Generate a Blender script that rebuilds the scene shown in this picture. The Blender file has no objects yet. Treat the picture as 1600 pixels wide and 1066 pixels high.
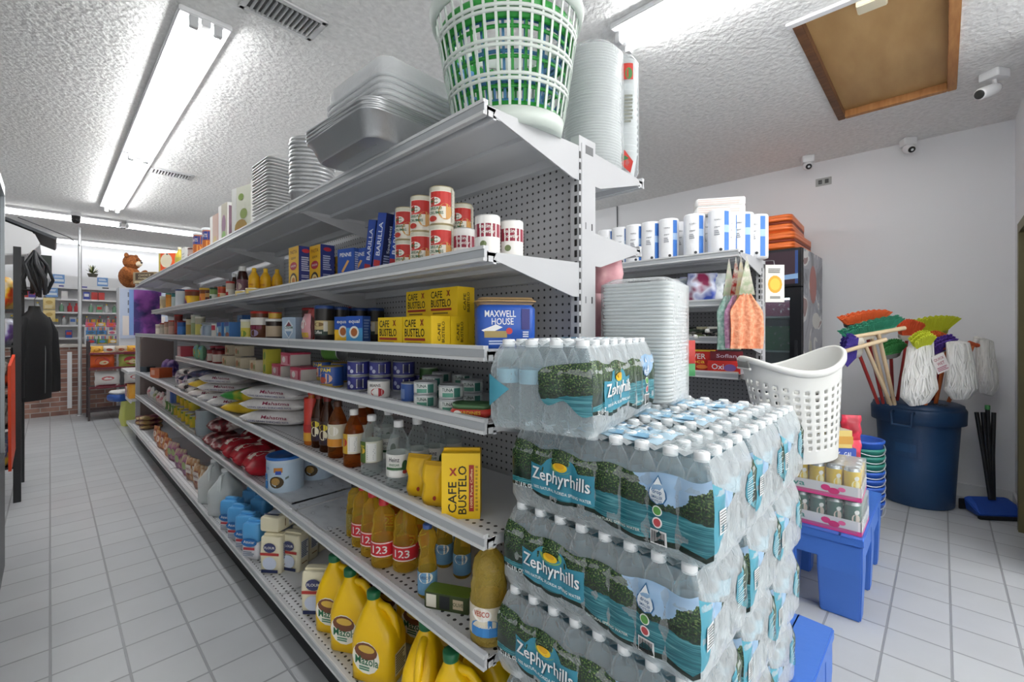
import bpy, bmesh, math, random
from math import sin, cos, pi, radians
from mathutils import Vector, Matrix
random.seed(7)
sc = bpy.context.scene
COL = sc.collection
# ---------------------------------------------------------------- camera, world, lights, exposure
FPX, HY, YAW, HC, CH = 697.0, 516.0, radians(46.0), 1.28, 2.82
CA, SA = cos(YAW), sin(YAW)
cam = bpy.data.cameras.new('camera'); camo = bpy.data.objects.new('camera', cam); COL.objects.link(camo)
cam.sensor_width = 36.0; cam.lens = 36.0 * FPX / 1600.0
cam.shift_y = -(533.0 - HY) / 1600.0
cam.clip_start = .03; cam.clip_end = 60
camo.location = (0, 0, HC); camo.rotation_euler = (pi / 2, 0, -YAW)
sc.camera = camo
sc.view_settings.view_transform = 'Standard'; sc.view_settings.look = 'None'
sc.view_settings.gamma = 1.0; sc.view_settings.use_curve_mapping = False
sc.view_settings.exposure = 1.2
sc.cycles.max_bounces = 10; sc.cycles.diffuse_bounces = 5; sc.cycles.glossy_bounces = 3
sc.cycles.transmission_bounces = 4; sc.cycles.transparent_max_bounces = 40
sc.cycles.caustics_reflective = False; sc.cycles.caustics_refractive = False
sc.cycles.sample_clamp_indirect = 4.0
w = bpy.data.worlds.new('world'); sc.world = w; w.use_nodes = True
bg = w.node_tree.nodes['Background']; bg.inputs[0].default_value = (1, .985, .96, 1); bg.inputs[1].default_value = 1.1
TUBE = 14.0

def lamp_area(name, x, y, z, sx, sy, power, parent=None):
    l = bpy.data.lights.new(name, 'AREA'); l.shape = 'RECTANGLE'; l.size = sx; l.size_y = sy; l.energy = power
    l.color = (1, .985, .96)
    o = bpy.data.objects.new(name, l); COL.objects.link(o); o.location = (x, y, z)
    if parent: o.parent = parent
    return o

# pixel of the photograph -> a point of the room (calibration only)
def tpx(px): return (px - 800.0) / FPX
def rr(px):
    t = tpx(px); return (CA - t * SA) / (SA + t * CA)
def yp(px, X): return rr(px) * X
def on(px, py, Z):
    d = (HC - Z) * FPX / (py - HY); u = tpx(px) * d
    return (u * CA + d * SA, d * CA - u * SA)
def zat(py, X, Y): return HC - (py - HY) * (X * SA + Y * CA) / FPX

# ---------------------------------------------------------------- materials
def lin(h):
    h = h.lstrip('#'); v = [int(h[i:i + 2], 16) / 255.0 for i in (0, 2, 4)]
    return tuple(((c / 12.92) if c <= .04045 else ((c + .055) / 1.055) ** 2.4) for c in v) + (1,)
MC = {}
def new_mat(name):
    m = bpy.data.materials.new(name); m.use_nodes = True; nt = m.node_tree
    return m, nt, nt.nodes['Principled BSDF']
def M(h, rough=.45, metal=0.0, emit=0.0, bump=0.0, bscale=60.0, spec=.5):
    k = (h, rough, metal, emit, bump, bscale, spec)
    if k in MC: return MC[k]
    m, nt, b = new_mat('colour_' + h.strip('#'))
    b.inputs['Base Color'].default_value = lin(h); b.inputs['Roughness'].default_value = rough
    b.inputs['Metallic'].default_value = metal; b.inputs['Specular IOR Level'].default_value = spec
    if emit:
        b.inputs['Emission Color'].default_value = lin(h); b.inputs['Emission Strength'].default_value = emit
    if bump:
        tc = nt.nodes.new('ShaderNodeTexCoord'); n = nt.nodes.new('ShaderNodeTexNoise'); bp = nt.nodes.new('ShaderNodeBump')
        n.inputs['Scale'].default_value = bscale; n.inputs['Detail'].default_value = 3
        bp.inputs['Strength'].default_value = bump; bp.inputs['Distance'].default_value = .01
        nt.links.new(tc.outputs['Object'], n.inputs['Vector']); nt.links.new(n.outputs[0], bp.inputs['Height'])
        nt.links.new(bp.outputs[0], b.inputs['Normal'])
    MC[k] = m; return m
def noise_mat(name, stops, scale=20, detail=4, rough=.5, bump=0, stretch=(1, 1, 1), metal=0, dist=.01, coord='Object'):
    if name in MC: return MC[name]
    m, nt, b = new_mat(name); N = nt.nodes; L = nt.links
    tc = N.new('ShaderNodeTexCoord'); mp = N.new('ShaderNodeMapping'); n = N.new('ShaderNodeTexNoise'); cr = N.new('ShaderNodeValToRGB')
    mp.inputs['Scale'].default_value = stretch
    n.inputs['Scale'].default_value = scale; n.inputs['Detail'].default_value = detail
    L.new(tc.outputs[coord], mp.inputs[0]); L.new(mp.outputs[0], n.inputs['Vector']); L.new(n.outputs[0], cr.inputs[0])
    e = cr.color_ramp.elements
    while len(e) < len(stops): e.new(.5)
    for i, (p, h) in enumerate(stops): e[i].position = p; e[i].color = lin(h)
    L.new(cr.outputs[0], b.inputs['Base Color']); b.inputs['Roughness'].default_value = rough; b.inputs['Metallic'].default_value = metal
    if bump:
        bp = N.new('ShaderNodeBump'); bp.inputs['Strength'].default_value = bump; bp.inputs['Distance'].default_value = dist
        L.new(n.outputs[0], bp.inputs['Height']); L.new(bp.outputs[0], b.inputs['Normal'])
    MC[name] = m; return m
def clear_mat(name, tint='#eef6f8', body='#dfe8ea', lo=.12, hi=.75, rough=.12, bump=0.0, bscale=40, power=2.0):
    """thin clear plastic or liquid: see-through head on, whiter and glossier toward its edges"""
    if name in MC: return MC[name]
    m, nt, b = new_mat(name); N = nt.nodes; L = nt.links
    b.inputs['Base Color'].default_value = lin(body); b.inputs['Roughness'].default_value = rough
    b.inputs['Specular IOR Level'].default_value = .8
    tr = N.new('ShaderNodeBsdfTransparent'); tr.inputs[0].default_value = lin(tint)
    lw = N.new('ShaderNodeLayerWeight'); lw.inputs['Blend'].default_value = .5
    pw = N.new('ShaderNodeMath'); pw.operation = 'POWER'; pw.inputs[1].default_value = power
    mr = N.new('ShaderNodeMapRange'); mr.inputs[3].default_value = lo; mr.inputs[4].default_value = hi
    mx = N.new('ShaderNodeMixShader')
    L.new(lw.outputs['Facing'], pw.inputs[0]); L.new(pw.outputs[0], mr.inputs[0]); L.new(mr.outputs[0], mx.inputs[0])
    L.new(tr.outputs[0], mx.inputs[1]); L.new(b.outputs[0], mx.inputs[2])
    L.new(mx.outputs[0], N['Material Output'].inputs[0])
    if bump:
        tc = N.new('ShaderNodeTexCoord'); n = N.new('ShaderNodeTexNoise'); bp = N.new('ShaderNodeBump')
        n.inputs['Scale'].default_value = bscale; n.inputs['Detail'].default_value = 2; n.inputs['Distortion'].default_value = 1.5
        bp.inputs['Strength'].default_value = bump; bp.inputs['Distance'].default_value = .01
        L.new(tc.outputs['Object'], n.inputs['Vector']); L.new(n.outputs[0], bp.inputs['Height'])
        L.new(bp.outputs[0], b.inputs['Normal']); L.new(bp.outputs[0], lw.inputs['Normal'])
    MC[name] = m; return m
def dots_mat(name, base, dot, pitch, rad, axes=(1, 2), rough=.5, band=None):
    """painted sheet metal with punched holes on a square grid (object coordinates)"""
    if name in MC: return MC[name]
    m, nt, b = new_mat(name); N = nt.nodes; L = nt.links
    tc = N.new('ShaderNodeTexCoord'); sp = N.new('ShaderNodeSeparateXYZ'); L.new(tc.outputs['Object'], sp.inputs[0])
    sq = []
    for a in axes:
        d = N.new('ShaderNodeMath'); d.operation = 'DIVIDE'; d.inputs[1].default_value = pitch; L.new(sp.outputs[a], d.inputs[0])
        f = N.new('ShaderNodeMath'); f.operation = 'FRACT'; L.new(d.outputs[0], f.inputs[0])
        s = N.new('ShaderNodeMath'); s.operation = 'SUBTRACT'; s.inputs[1].default_value = .5; L.new(f.outputs[0], s.inputs[0])
        q = N.new('ShaderNodeMath'); q.operation = 'MULTIPLY'; L.new(s.outputs[0], q.inputs[0]); L.new(s.outputs[0], q.inputs[1]); sq.append(q)
    a = N.new('ShaderNodeMath'); a.operation = 'ADD'; L.new(sq[0].outputs[0], a.inputs[0]); L.new(sq[1].outputs[0], a.inputs[1])
    lt = N.new('ShaderNodeMath'); lt.operation = 'LESS_THAN'; lt.inputs[1].default_value = (rad / pitch) ** 2; L.new(a.outputs[0], lt.inputs[0])
    out = lt
    if band:
        ax, lo, hi = band
        g = N.new('ShaderNodeMath'); g.operation = 'GREATER_THAN'; g.inputs[1].default_value = lo; L.new(sp.outputs[ax], g.inputs[0])
        g2 = N.new('ShaderNodeMath'); g2.operation = 'LESS_THAN'; g2.inputs[1].default_value = hi; L.new(sp.outputs[ax], g2.inputs[0])
        m1 = N.new('ShaderNodeMath'); m1.operation = 'MULTIPLY'; L.new(g.outputs[0], m1.inputs[0]); L.new(g2.outputs[0], m1.inputs[1])
        m2 = N.new('ShaderNodeMath'); m2.operation = 'MULTIPLY'; L.new(m1.outputs[0], m2.inputs[0]); L.new(lt.outputs[0], m2.inputs[1]); out = m2
    mx = N.new('ShaderNodeMixRGB'); L.new(out.outputs[0], mx.inputs[0]); mx.inputs[1].default_value = lin(base); mx.inputs[2].default_value = lin(dot)
    L.new(mx.outputs[0], b.inputs['Base Color']); b.inputs['Roughness'].default_value = rough
    MC[name] = m; return m

# ---------------------------------------------------------------- text outlines
TX = {}
def text_geo(s):
    if s in TX: return TX[s]
    cu = bpy.data.curves.new('t', 'FONT'); cu.body = s; cu.size = 1.0; cu.resolution_u = 2; cu.offset = .012
    o = bpy.data.objects.new('t', cu); COL.objects.link(o)
    me = bpy.data.meshes.new_from_object(o)
    vs = [(v.co.x, v.co.y) for v in me.vertices]; fs = [tuple(p.vertices) for p in me.polygons]
    bpy.data.objects.remove(o); bpy.data.curves.remove(cu); bpy.data.meshes.remove(me)
    if vs:
        x0 = min(v[0] for v in vs); x1 = max(v[0] for v in vs); y0 = min(v[1] for v in vs); y1 = max(v[1] for v in vs)
    else: x0 = x1 = y0 = y1 = 0
    vs = [(v[0] - (x0 + x1) / 2, v[1] - (y0 + y1) / 2) for v in vs]
    TX[s] = (vs, fs, max(x1 - x0, 1e-4), max(y1 - y0, 1e-4)); return TX[s]

# ---------------------------------------------------------------- mesh builder
class MB:
    def __init__(s): s.v = []; s.f = []; s.mi = []; s.ms = []; s.uv = None; s.sm = []
    def mat(s, m):
        if isinstance(m, str): m = M(m)
        if m not in s.ms: s.ms.append(m)
        return s.ms.index(m)
    def add(s, vs, fs, m, smooth=False):
        o = len(s.v); s.v += [tuple(v) for v in vs]; i = s.mat(m)
        for f in fs: s.f.append(tuple(o + k for k in f)); s.mi.append(i); s.sm.append(smooth)
        return s
    def box(s, x0, y0, z0, x1, y1, z1, m, mats=None, rz=0, piv=None):
        vs = [(x0, y0, z0), (x1, y0, z0), (x1, y1, z0), (x0, y1, z0), (x0, y0, z1), (x1, y0, z1), (x1, y1, z1), (x0, y1, z1)]
        if rz:
            px, py = piv or ((x0 + x1) / 2, (y0 + y1) / 2); c, n = cos(rz), sin(rz)
            vs = [(px + (x - px) * c - (y - py) * n, py + (x - px) * n + (y - py) * c, z) for x, y, z in vs]
        F = {'B': (0, 3, 2, 1), 'T': (4, 5, 6, 7), 'F': (0, 1, 5, 4), 'R': (1, 2, 6, 5), 'K': (2, 3, 7, 6), 'L': (3, 0, 4, 7)}
        for k, f in F.items(): s.add([vs[i] for i in f], [(0, 1, 2, 3)], (mats or {}).get(k, m))
        return s
    def rbox(s, x0, y0, z0, x1, y1, z1, r, m, n=4, puff=0, top=None):
        """box with rounded vertical corners and slightly rounded rims"""
        lv = [(z0, r * .35), (z0 + r * .35, 0), ((z0 + z1) / 2, -puff), (z1 - r * .35, 0), (z1, r * .35)]
        loops = []
        for z, ins in lv:
            L = []
            for cx, cy, a0 in ((x1 - r, y1 - r, 0), (x0 + r, y1 - r, pi / 2), (x0 + r, y0 + r, pi), (x1 - r, y0 + r, 1.5 * pi)):
                for k in range(n + 1):
                    a = a0 + k / n * pi / 2; L.append((cx + (r - ins) * cos(a), cy + (r - ins) * sin(a), z))
            loops.append(L)
        return s.loft(loops, m, cap=True, capm=top)
    def loft(s, loops, m, cap=False, closed=True, smooth=True, capm=None):
        n = len(loops[0]); vs = [p for L in loops for p in L]; fs = []
        for j in range(len(loops) - 1):
            for i in range(n if closed else n - 1):
                a = j * n + i; b = j * n + (i + 1) % n; fs.append((a, b, b + n, a + n))
        s.add(vs, fs, m, smooth)
        if cap:
            s.add(loops[0], [tuple(range(n))[::-1]], m); s.add(loops[-1], [tuple(range(n))], capm or m)
        return s
    def lathe(s, prof, m, seg=16, c=(0, 0, 0), cap=True, sx=1, sy=1):
        """prof: (r, z) points, or (r, z, material) to change colour above that point"""
        cur = m; run = []
        def flush(run, mm):
            if len(run) > 1:
                s.loft([[(c[0] + r * cos(2 * pi * k / seg) * sx, c[1] + r * sin(2 * pi * k / seg) * sy, c[2] + z) for k in range(seg)] for r, z in run], mm)
        for p in prof:
            run.append((p[0], p[1]))
            if len(p) > 2: flush(run, cur); run = [(p[0], p[1])]; cur = p[2]
        flush(run, cur)
        if cap:
            for p, fl, mm in ((prof[0], True, m), (prof[-1], False, cur)):
                if p[0] > 1e-5:
                    L = [(c[0] + p[0] * cos(2 * pi * k / seg) * sx, c[1] + p[0] * sin(2 * pi * k / seg) * sy, c[2] + p[1]) for k in range(seg)]
                    s.add(L, [tuple(range(seg))[::-1] if fl else tuple(range(seg))], mm)
        return s
    def tube(s, pts, r, m, seg=8, cap=True, radii=None, flat=1):
        P = [Vector(p) for p in pts]; loops = []; up = Vector((0, 0, 1)); pn = None
        for i, p in enumerate(P):
            d = (P[min(i + 1, len(P) - 1)] - P[max(i - 1, 0)]).normalized()
            if pn is None:
                a = up if abs(d.z) < .9 else Vector((1, 0, 0)); n = (a - d * a.dot(d)).normalized()
            else: n = (pn - d * pn.dot(d)).normalized()
            pn = n; b = d.cross(n); R = radii[i] if radii else r
            loops.append([tuple(p + (n * cos(2 * pi * k / seg) + b * sin(2 * pi * k / seg) * flat) * R) for k in range(seg)])
        return s.loft(loops, m, cap=cap)
    def grid(s, nx, ny, fn, m, smooth=True, uv=False):
        vs = [fn(i / nx, j / ny) for j in range(ny + 1) for i in range(nx + 1)]
        fs = [(j * (nx + 1) + i, j * (nx + 1) + i + 1, (j + 1) * (nx + 1) + i + 1, (j + 1) * (nx + 1) + i) for j in range(ny) for i in range(nx)]
        return s.add(vs, fs, m, smooth)
    def deco(s, fn, items, nseg=1, base=.0006, step=.0003):
        """flat print on a surface: fn(u, v, off) -> point; u, v in metres"""
        for k, it in enumerate(items):
            off = base + step * k; t = it[0]
            if t == 'r':
                _, u0, v0, u1, v1, c = it[:6]
                vs = []; fs = []
                for i in range(nseg + 1):
                    u = u0 + (u1 - u0) * i / nseg; vs += [fn(u, v0, off), fn(u, v1, off)]
                for i in range(nseg): fs.append((2 * i, 2 * i + 2, 2 * i + 3, 2 * i + 1))
                s.add(vs, fs, c)
            elif t == 'e':
                _, cu, cv, ru, rv, c = it[:6]; n = 14
                s.add([fn(cu + ru * cos(2 * pi * i / n), cv + rv * sin(2 * pi * i / n), off) for i in range(n)], [tuple(range(n))], c)
            elif t == 'p':
                s.add([fn(u, v, off) for u, v in it[1]], [tuple(range(len(it[1])))], it[2])
            elif t == 't':
                _, tx, cu, cv, hh, c = it[:6]; wd = it[6] if len(it) > 6 else None; ro = it[7] if len(it) > 7 else 0
                vs, fs, tw, th = text_geo(tx); sy = hh / th; sx = (wd / tw) if wd else sy
                cr, sr = cos(ro), sin(ro)
                s.add([fn(cu + x * sx * cr - y * sy * sr, cv + x * sx * sr + y * sy * cr, off) for x, y in vs], fs, c)
            elif t == 'l':      # lines of tiny print: grey dashes
                _, u0, v0, u1, v1, c, n = it[:7]
                for q in range(n):
                    v = v1 - (v1 - v0) * (q + .5) / n; e = u1 - (u1 - u0) * random.random() * .3; hh = (v1 - v0) / n * .3
                    s.add([fn(u0, v - hh, off), fn(e, v - hh, off), fn(e, v + hh, off), fn(u0, v + hh, off)], [(0, 1, 2, 3)], c)
            elif t == 'bar':
                _, u0, v0, u1, v1 = it[:5]
                s.add([fn(u0, v0, off), fn(u1, v0, off), fn(u1, v1, off), fn(u0, v1, off)], [(0, 1, 2, 3)], '#f4f4f2')
                n = 11; dw = (u1 - u0) / (2 * n + 1)
                for q in range(n):
                    a = u0 + dw * (1 + 2 * q); b = a + dw * (.6 + .7 * ((q * 7) % 3) / 2)
                    s.add([fn(a, v0 + (v1 - v0) * .12, off + .0002), fn(b, v0 + (v1 - v0) * .12, off + .0002), fn(b, v1 - (v1 - v0) * .1, off + .0002), fn(a, v1 - (v1 - v0) * .1, off + .0002)], [(0, 1, 2, 3)], '#1a1a1a')
        return s
    def xf(s, mt, i0=0):
        for i in range(i0, len(s.v)): s.v[i] = tuple(mt @ Vector(s.v[i]))
        return s
    def build(s, name, parent=None, bevel=0, label=None):
        me = bpy.data.meshes.new(name); me.from_pydata(s.v, [], s.f)
        for m in s.ms: me.materials.append(m)
        me.polygons.foreach_set('material_index', s.mi); me.polygons.foreach_set('use_smooth', s.sm)
        if s.uv: 
            ul = me.uv_layers.new(name='UVMap')
            for p in me.polygons:
                for li in p.loop_indices:
                    ul.data[li].uv = s.uv.get(me.loops[li].vertex_index, (0, 0))
        me.update()
        o = bpy.data.objects.new(name, me); COL.objects.link(o)
        if parent: o.parent = parent
        if bevel:
            b = bmesh.new(); b.from_mesh(me); bmesh.ops.remove_doubles(b, verts=b.verts, dist=1e-5)
            es = [e for e in b.edges if len(e.link_faces) == 2 and e.calc_face_angle(0) > .6]
            bmesh.ops.bevel(b, geom=es, offset=bevel, segments=2, affect='EDGES', clamp_overlap=True); b.to_mesh(me); b.free()
        if label: o['label'] = label
        return o

def F_front(w, d, h, cx=0, cz=0): return lambda u, v, o: (cx + u, -d / 2 - o, cz + v)     # faces -Y, u right, v up
def F_right(w, d, h): return lambda u, v, o: (w / 2 + o, u, v)                             # faces +X
def F_left(w, d, h): return lambda u, v, o: (-w / 2 - o, -u, v)
def F_top(w, d, h): return lambda u, v, o: (u, v, h + o)
def F_cyl(r, a0=0): return lambda u, v, o: ((r + o) * sin(u / r + a0), -(r + o) * cos(u / r + a0), v)

# ---------------------------------------------------------------- things, copies, labels
def thing(name, cat, label, loc=(0, 0, 0), rz=0, group=None):
    o = bpy.data.objects.new(name, None); COL.objects.link(o); o.empty_display_size = .05
    o.location = loc; o.rotation_euler = (0, 0, rz); o['label'] = label; o['category'] = cat
    if group: o['group'] = group
    return o
def tag(o, cat, label, group=None):
    o['category'] = cat; o['label'] = label
    if group: o['group'] = group
    return o
def struct(o): o['kind'] = 'structure'; return o
def kids(o): return CH_MAP.get(o.name, [])
CH_MAP = {}
def copy_tree(o, parent=None):
    c = o.copy(); COL.objects.link(c)
    if parent: c.parent = parent
    for ch in list(o.children): copy_tree(ch, c)
    return c
PR = {}; PLACED = []
def put(key, fn, loc, rz=0, base='', where='', group=None, lean=(0, 0), order=None, cat=None, name=None, mode=0):
    """first use builds the thing, later ones copy it and its parts"""
    if key in PR: r = copy_tree(PR[key])
    else: r = fn(); PR[key] = r
    r.location = loc; r.rotation_euler = (lean[0], lean[1], rz)
    if group: r['group'] = group
    elif 'group' in r: del r['group']
    PLACED.append((r, base, where, order if order is not None else loc[1], mode))
    return r
ORD = ['first', 'second', 'third', 'fourth', 'fifth', 'sixth', 'seventh', 'eighth', 'ninth', 'tenth', 'eleventh', 'twelfth', 'thirteenth', 'fourteenth', 'fifteenth', 'sixteenth', 'seventeenth', 'eighteenth', 'nineteenth', 'twentieth']
def ordw(i):
    if i < 20: return ORD[i]
    T = {2: 'twent', 3: 'thirt', 4: 'fort'}[(i + 1) // 10]
    return T + 'ieth' if (i + 1) % 10 == 0 else T + 'y-' + ORD[(i + 1) % 10 - 1]
def finish_labels():
    D = {}
    for r, b, w_, y, mo in PLACED: D.setdefault((b, w_, mo), []).append((y, r))
    for (b, w_, mo), L in D.items():
        L.sort(key=lambda q: q[0])
        for i, (y, r) in enumerate(L):
            t = (b + ' ' + w_).strip()
            if mo: t = ((b + ' ' + w_).strip() + ', ' + (ordw(i) + ' from the bottom' if i < len(L) - 1 else 'topmost'))
            elif len(L) > 1: t += ', nearest' if i == 0 else (', farthest' if i == len(L) - 1 else ', ' + ORD[min(i, 19)] + ' nearest')
            r['label'] = t
# ================================================================ the room
XW, YF = 4.89, 10.95          # right wall, far wall
m_ceil = noise_mat('ceiling_texture', [(.3, '#e6e6e4'), (.7, '#f6f6f4')], scale=34, detail=2.5, rough=.9, bump=.75, dist=.014)
m_wall = M('#e9eaec', .6, bump=.05, bscale=30)
m_white = M('#e6e7e8', .4)
def floor_mat():
    m, nt, b = new_mat('grey_floor_tiles'); N = nt.nodes; L = nt.links
    tc = N.new('ShaderNodeTexCoord'); mp = N.new('ShaderNodeMapping'); mp.inputs['Location'].default_value = (.0, .025, 0)
    br = N.new('ShaderNodeTexBrick'); br.offset = 0; br.inputs['Scale'].default_value = 1
    br.inputs['Brick Width'].default_value = .2085; br.inputs['Row Height'].default_value = .2; br.inputs['Mortar Size'].default_value = .0048
    br.inputs['Mortar Smooth'].default_value = .3
    br.inputs['Color1'].default_value = lin('#c0c3c5'); br.inputs['Color2'].default_value = lin('#b8bbbe'); br.inputs['Mortar'].default_value = lin('#939598')
    L.new(tc.outputs['Object'], mp.inputs[0]); L.new(mp.outputs[0], br.inputs[0])
    n = N.new('ShaderNodeTexNoise'); n.inputs['Scale'].default_value = 3; n.inputs['Detail'].default_value = 6; L.new(tc.outputs['Object'], n.inputs[0])
    mr = N.new('ShaderNodeMapRange'); mr.inputs[3].default_value = .88; mr.inputs[4].default_value = 1.1; L.new(n.outputs[0], mr.inputs[0])
    mx = N.new('ShaderNodeMixRGB'); mx.blend_type = 'MULTIPLY'; mx.inputs[0].default_value = 1; L.new(br.outputs[0], mx.inputs[1]); L.new(mr.outputs[0], mx.inputs[2])
    L.new(mx.outputs[0], b.inputs['Base Color']); b.inputs['Roughness'].default_value = .38
    bp = N.new('ShaderNodeBump'); bp.inputs['Strength'].default_value = .5; bp.inputs['Distance'].default_value = .003; bp.invert = True
    L.new(br.outputs['Fac'], bp.inputs['Height']); L.new(bp.outputs[0], b.inputs['Normal'])
    return m
def plank(name, *a, m=m_wall): return struct(MB().box(*a, m).build(name))
plank('floor', -2.3, -4.5, -.08, XW + .15, YF + .15, 0, m=floor_mat())
# ceiling with the hatch opening cut out
HX0, HX1, HY0, HY1 = 2.6, 4.0, -.065, .55
cm = MB()
for a in ((-2.3, -4.5, HX0, YF + .15), (HX1, -4.5, XW + .15, YF + .15), (HX0, -4.5, HX1, HY0), (HX0, HY1, HX1, YF + .15)):
    cm.box(a[0], a[1], CH, a[2], a[3], CH + .12, m_ceil)
struct(cm.build('ceiling'))
plank('wall_right', XW, -.6, 0, XW + .12, YF, CH)
plank('wall_far', -2.3, YF, 0, XW + .12, YF + .12, CH)
plank('wall_left', -2.3, -4.5, 0, -2.18, YF, CH)
plank('wall_near', 3.5, -.5, 0, XW, -.38, CH)
plank('wall_side', 3.5, -4.5, 0, 3.62, -.5, CH)
plank('baseboard_right', XW - .014, -.378, 0, XW, YF, .1, m=m_white)
plank('baseboard_near', 4.32, -.38, 0, XW - .014, -.366, .1, m=m_white)
# framed dark door in the near wall
d = MB().box(3.7, -.39, .02, 4.26, -.372, 1.9, M('#3a3d3c', .2)).build('door_1'); struct(d)
f = MB(); om = M('#6d6542', .5)
f.box(4.26, -.385, 0, 4.32, -.345, 1.96, om); f.box(3.66, -.385, 0, 3.7, -.345, 1.96, om); f.box(3.7, -.385, 1.9, 4.26, -.345, 1.96, om)
struct(f.build('trim_1'))
# plywood hatch
g = thing('attic_hatch', 'hatch', 'large square plywood attic hatch with bare wood frame in the textured ceiling', ((HX0 + HX1) / 2, (HY0 + HY1) / 2, CH))
hx, hy = (HX1 - HX0) / 2, (HY1 - HY0) / 2
ply = noise_mat('plywood', [(.3, '#b48d58'), (.7, '#c8a26c')], scale=2.2, detail=7, rough=.6, stretch=(1, 4, 1))
dk = noise_mat('dark_frame_wood', [(.3, '#5a3a22'), (.7, '#7a5232')], scale=8, detail=5, rough=.6, stretch=(4, 1, 1))
lt_ = noise_mat('light_frame_wood', [(.3, '#a86f3c'), (.7, '#c08a52')], scale=8, detail=5, rough=.6, stretch=(1, 6, 1))
MB().box(-hx + .0, -hy, .035, hx, hy, .05, ply).build('panel', g)
MB().box(-hx, hy - .045, -.012, hx, hy - .001, .035, dk).build('frame_board', g, .003)
MB().box(-hx, -hy + .001, -.012, hx, -hy + .045, .035, lt_).build('frame_board', g, .003)
MB().box(hx - .045, -hy + .045, -.012, hx, hy - .045, .035, lt_).build('frame_board', g, .003)
MB().box(-hx - .03, -hy - .02, -.014, -hx + .01, hy + .02, .034, m_white).build('white_trim', g, .003)
MB().box(-hx + .01, -.06, -.035, -hx + .09, .05, -.0, M('#e6dcc0', .5)).build('catch_block', g, .004)

# ================================================================ ceiling lights
def ceiling_light(x, y, along, label, rz=0, tube_gap=.1, length=2.4, power=1.0):
    g = thing('ceiling_light', 'ceiling light', label, (x, y, CH), rz, 'twin tube ceiling lights')
    L = length / 2
    b = MB(); b.box(-.11, -L, -.03, .11, L, -.001, m_white); b.box(-.02, -L, -.06, .02, L, -.03, m_white)
    b.build('housing', g, .004)
    for s in (-1, 1):
        MB().tube([(s * tube_gap / 2, -L + .03, -.062), (s * tube_gap / 2, L - .03, -.062)], .0145, M('#ffffff', emit=TUBE * power), 10).build('tube', g)
    for q in (-1, 1):
        for s in (-1, 1): MB().box(s * tube_gap / 2 - .018, q * (L - .015) - .014, -.085, s * tube_gap / 2 + .018, q * (L - .015) + .014, -.03, M('#c9cbcc', .4)).build('lamp_holder', g, .003)
    return g
ceiling_light(.53, 3.78, 1, 'long twin tube light over the left aisle, nearest of the two in line')
ceiling_light(.53, 6.2, 1, 'long twin tube light over the left aisle, joined to the far end of another')
ceiling_light(-.5, 8.38, 0, 'twin tube light crossing the ceiling before the counter, left half', pi / 2, power=.5)
ceiling_light(1.95, 8.38, 0, 'twin tube light crossing the ceiling before the counter, right half', pi / 2, power=.5)
ceiling_light(.6, 10.6, 0, 'twin tube light along the far wall above the white shelves', pi / 2, power=.25)
ceiling_light(2.06, .0, 0, 'twin tube light over the stacked foam plates and right aisle', power=1.1)
ceiling_light(3.2, 4.6, 0, 'twin tube light far along the right aisle behind the shelving')
ceiling_light(.53, -1.9, 0, 'unseen twin tube light added over the front of the left aisle', power=1.5)  # added behind the camera, made stronger to brighten the near left floor
ceiling_light(2.9, -1.8, 0, 'unseen twin tube light added over the front of the store', power=.9)  # extra fixture out of view, added to lighten the right wall
# vents
def vent(x, y, w, d, n, label, rz=0):
    g = thing('ceiling_vent', 'vent', label, (x, y, CH), rz, 'ceiling vents')
    fr = MB()
    for a in ((-w / 2, -d / 2, w / 2, -d / 2 + .025), (-w / 2, d / 2 - .025, w / 2, d / 2), (-w / 2, -d / 2, -w / 2 + .025, d / 2), (w / 2 - .025, -d / 2, w / 2, d / 2)):
        fr.box(a[0], a[1], -.014, a[2], a[3], -.001, M('#d5d6d6', .4))
    fr.build('frame', g, .003)
    MB().box(-w / 2 + .02, -d / 2 + .02, -.004, w / 2 - .02, d / 2 - .02, -.001, '#2c2d2e').build('duct_opening', g)
    sl = MB()
    for k in range(n):
        x0 = -w / 2 + .03 + (w - .06) * (k + .5) / n
        sl.add([(x0 - .003, -d / 2 + .025, -.006), (x0 + .003, -d / 2 + .025, -.02), (x0 + .006, d / 2 - .025, -.02), (x0 - .001, d / 2 - .025, -.006)], [(0, 1, 2, 3), (3, 2, 1, 0)], M('#c4c6c6', .4))
    sl.build('louvres', g)
vent(.79, 2.3, .34, .2, 12, 'white slatted vent beside the near end of the left tube light', radians(2))
vent(.83, 5.44, .34, .18, 12, 'white slatted vent beside the joint of the tube lights', 0)
vent(.75, 8.85, .5, .16, 16, 'white slatted vent behind the crossing tube light before the counter', 0)
# cable and dome camera at the crossing lights
x, y = on(118, 336, CH)
g = thing('dome_camera', 'camera', 'small black dome camera hanging at the crossing tube light', (x, 8.2, CH - .09))
MB().box(-.05, -.04, .05, .05, .04, .09, m_white).build('mount', g, .004)
MB().lathe([(.0, -.05), (.025, -.045), (.045, -.02), (.05, .01), (.045, .05)], M('#1c1c1e', .2), 14).build('dome', g)
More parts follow.
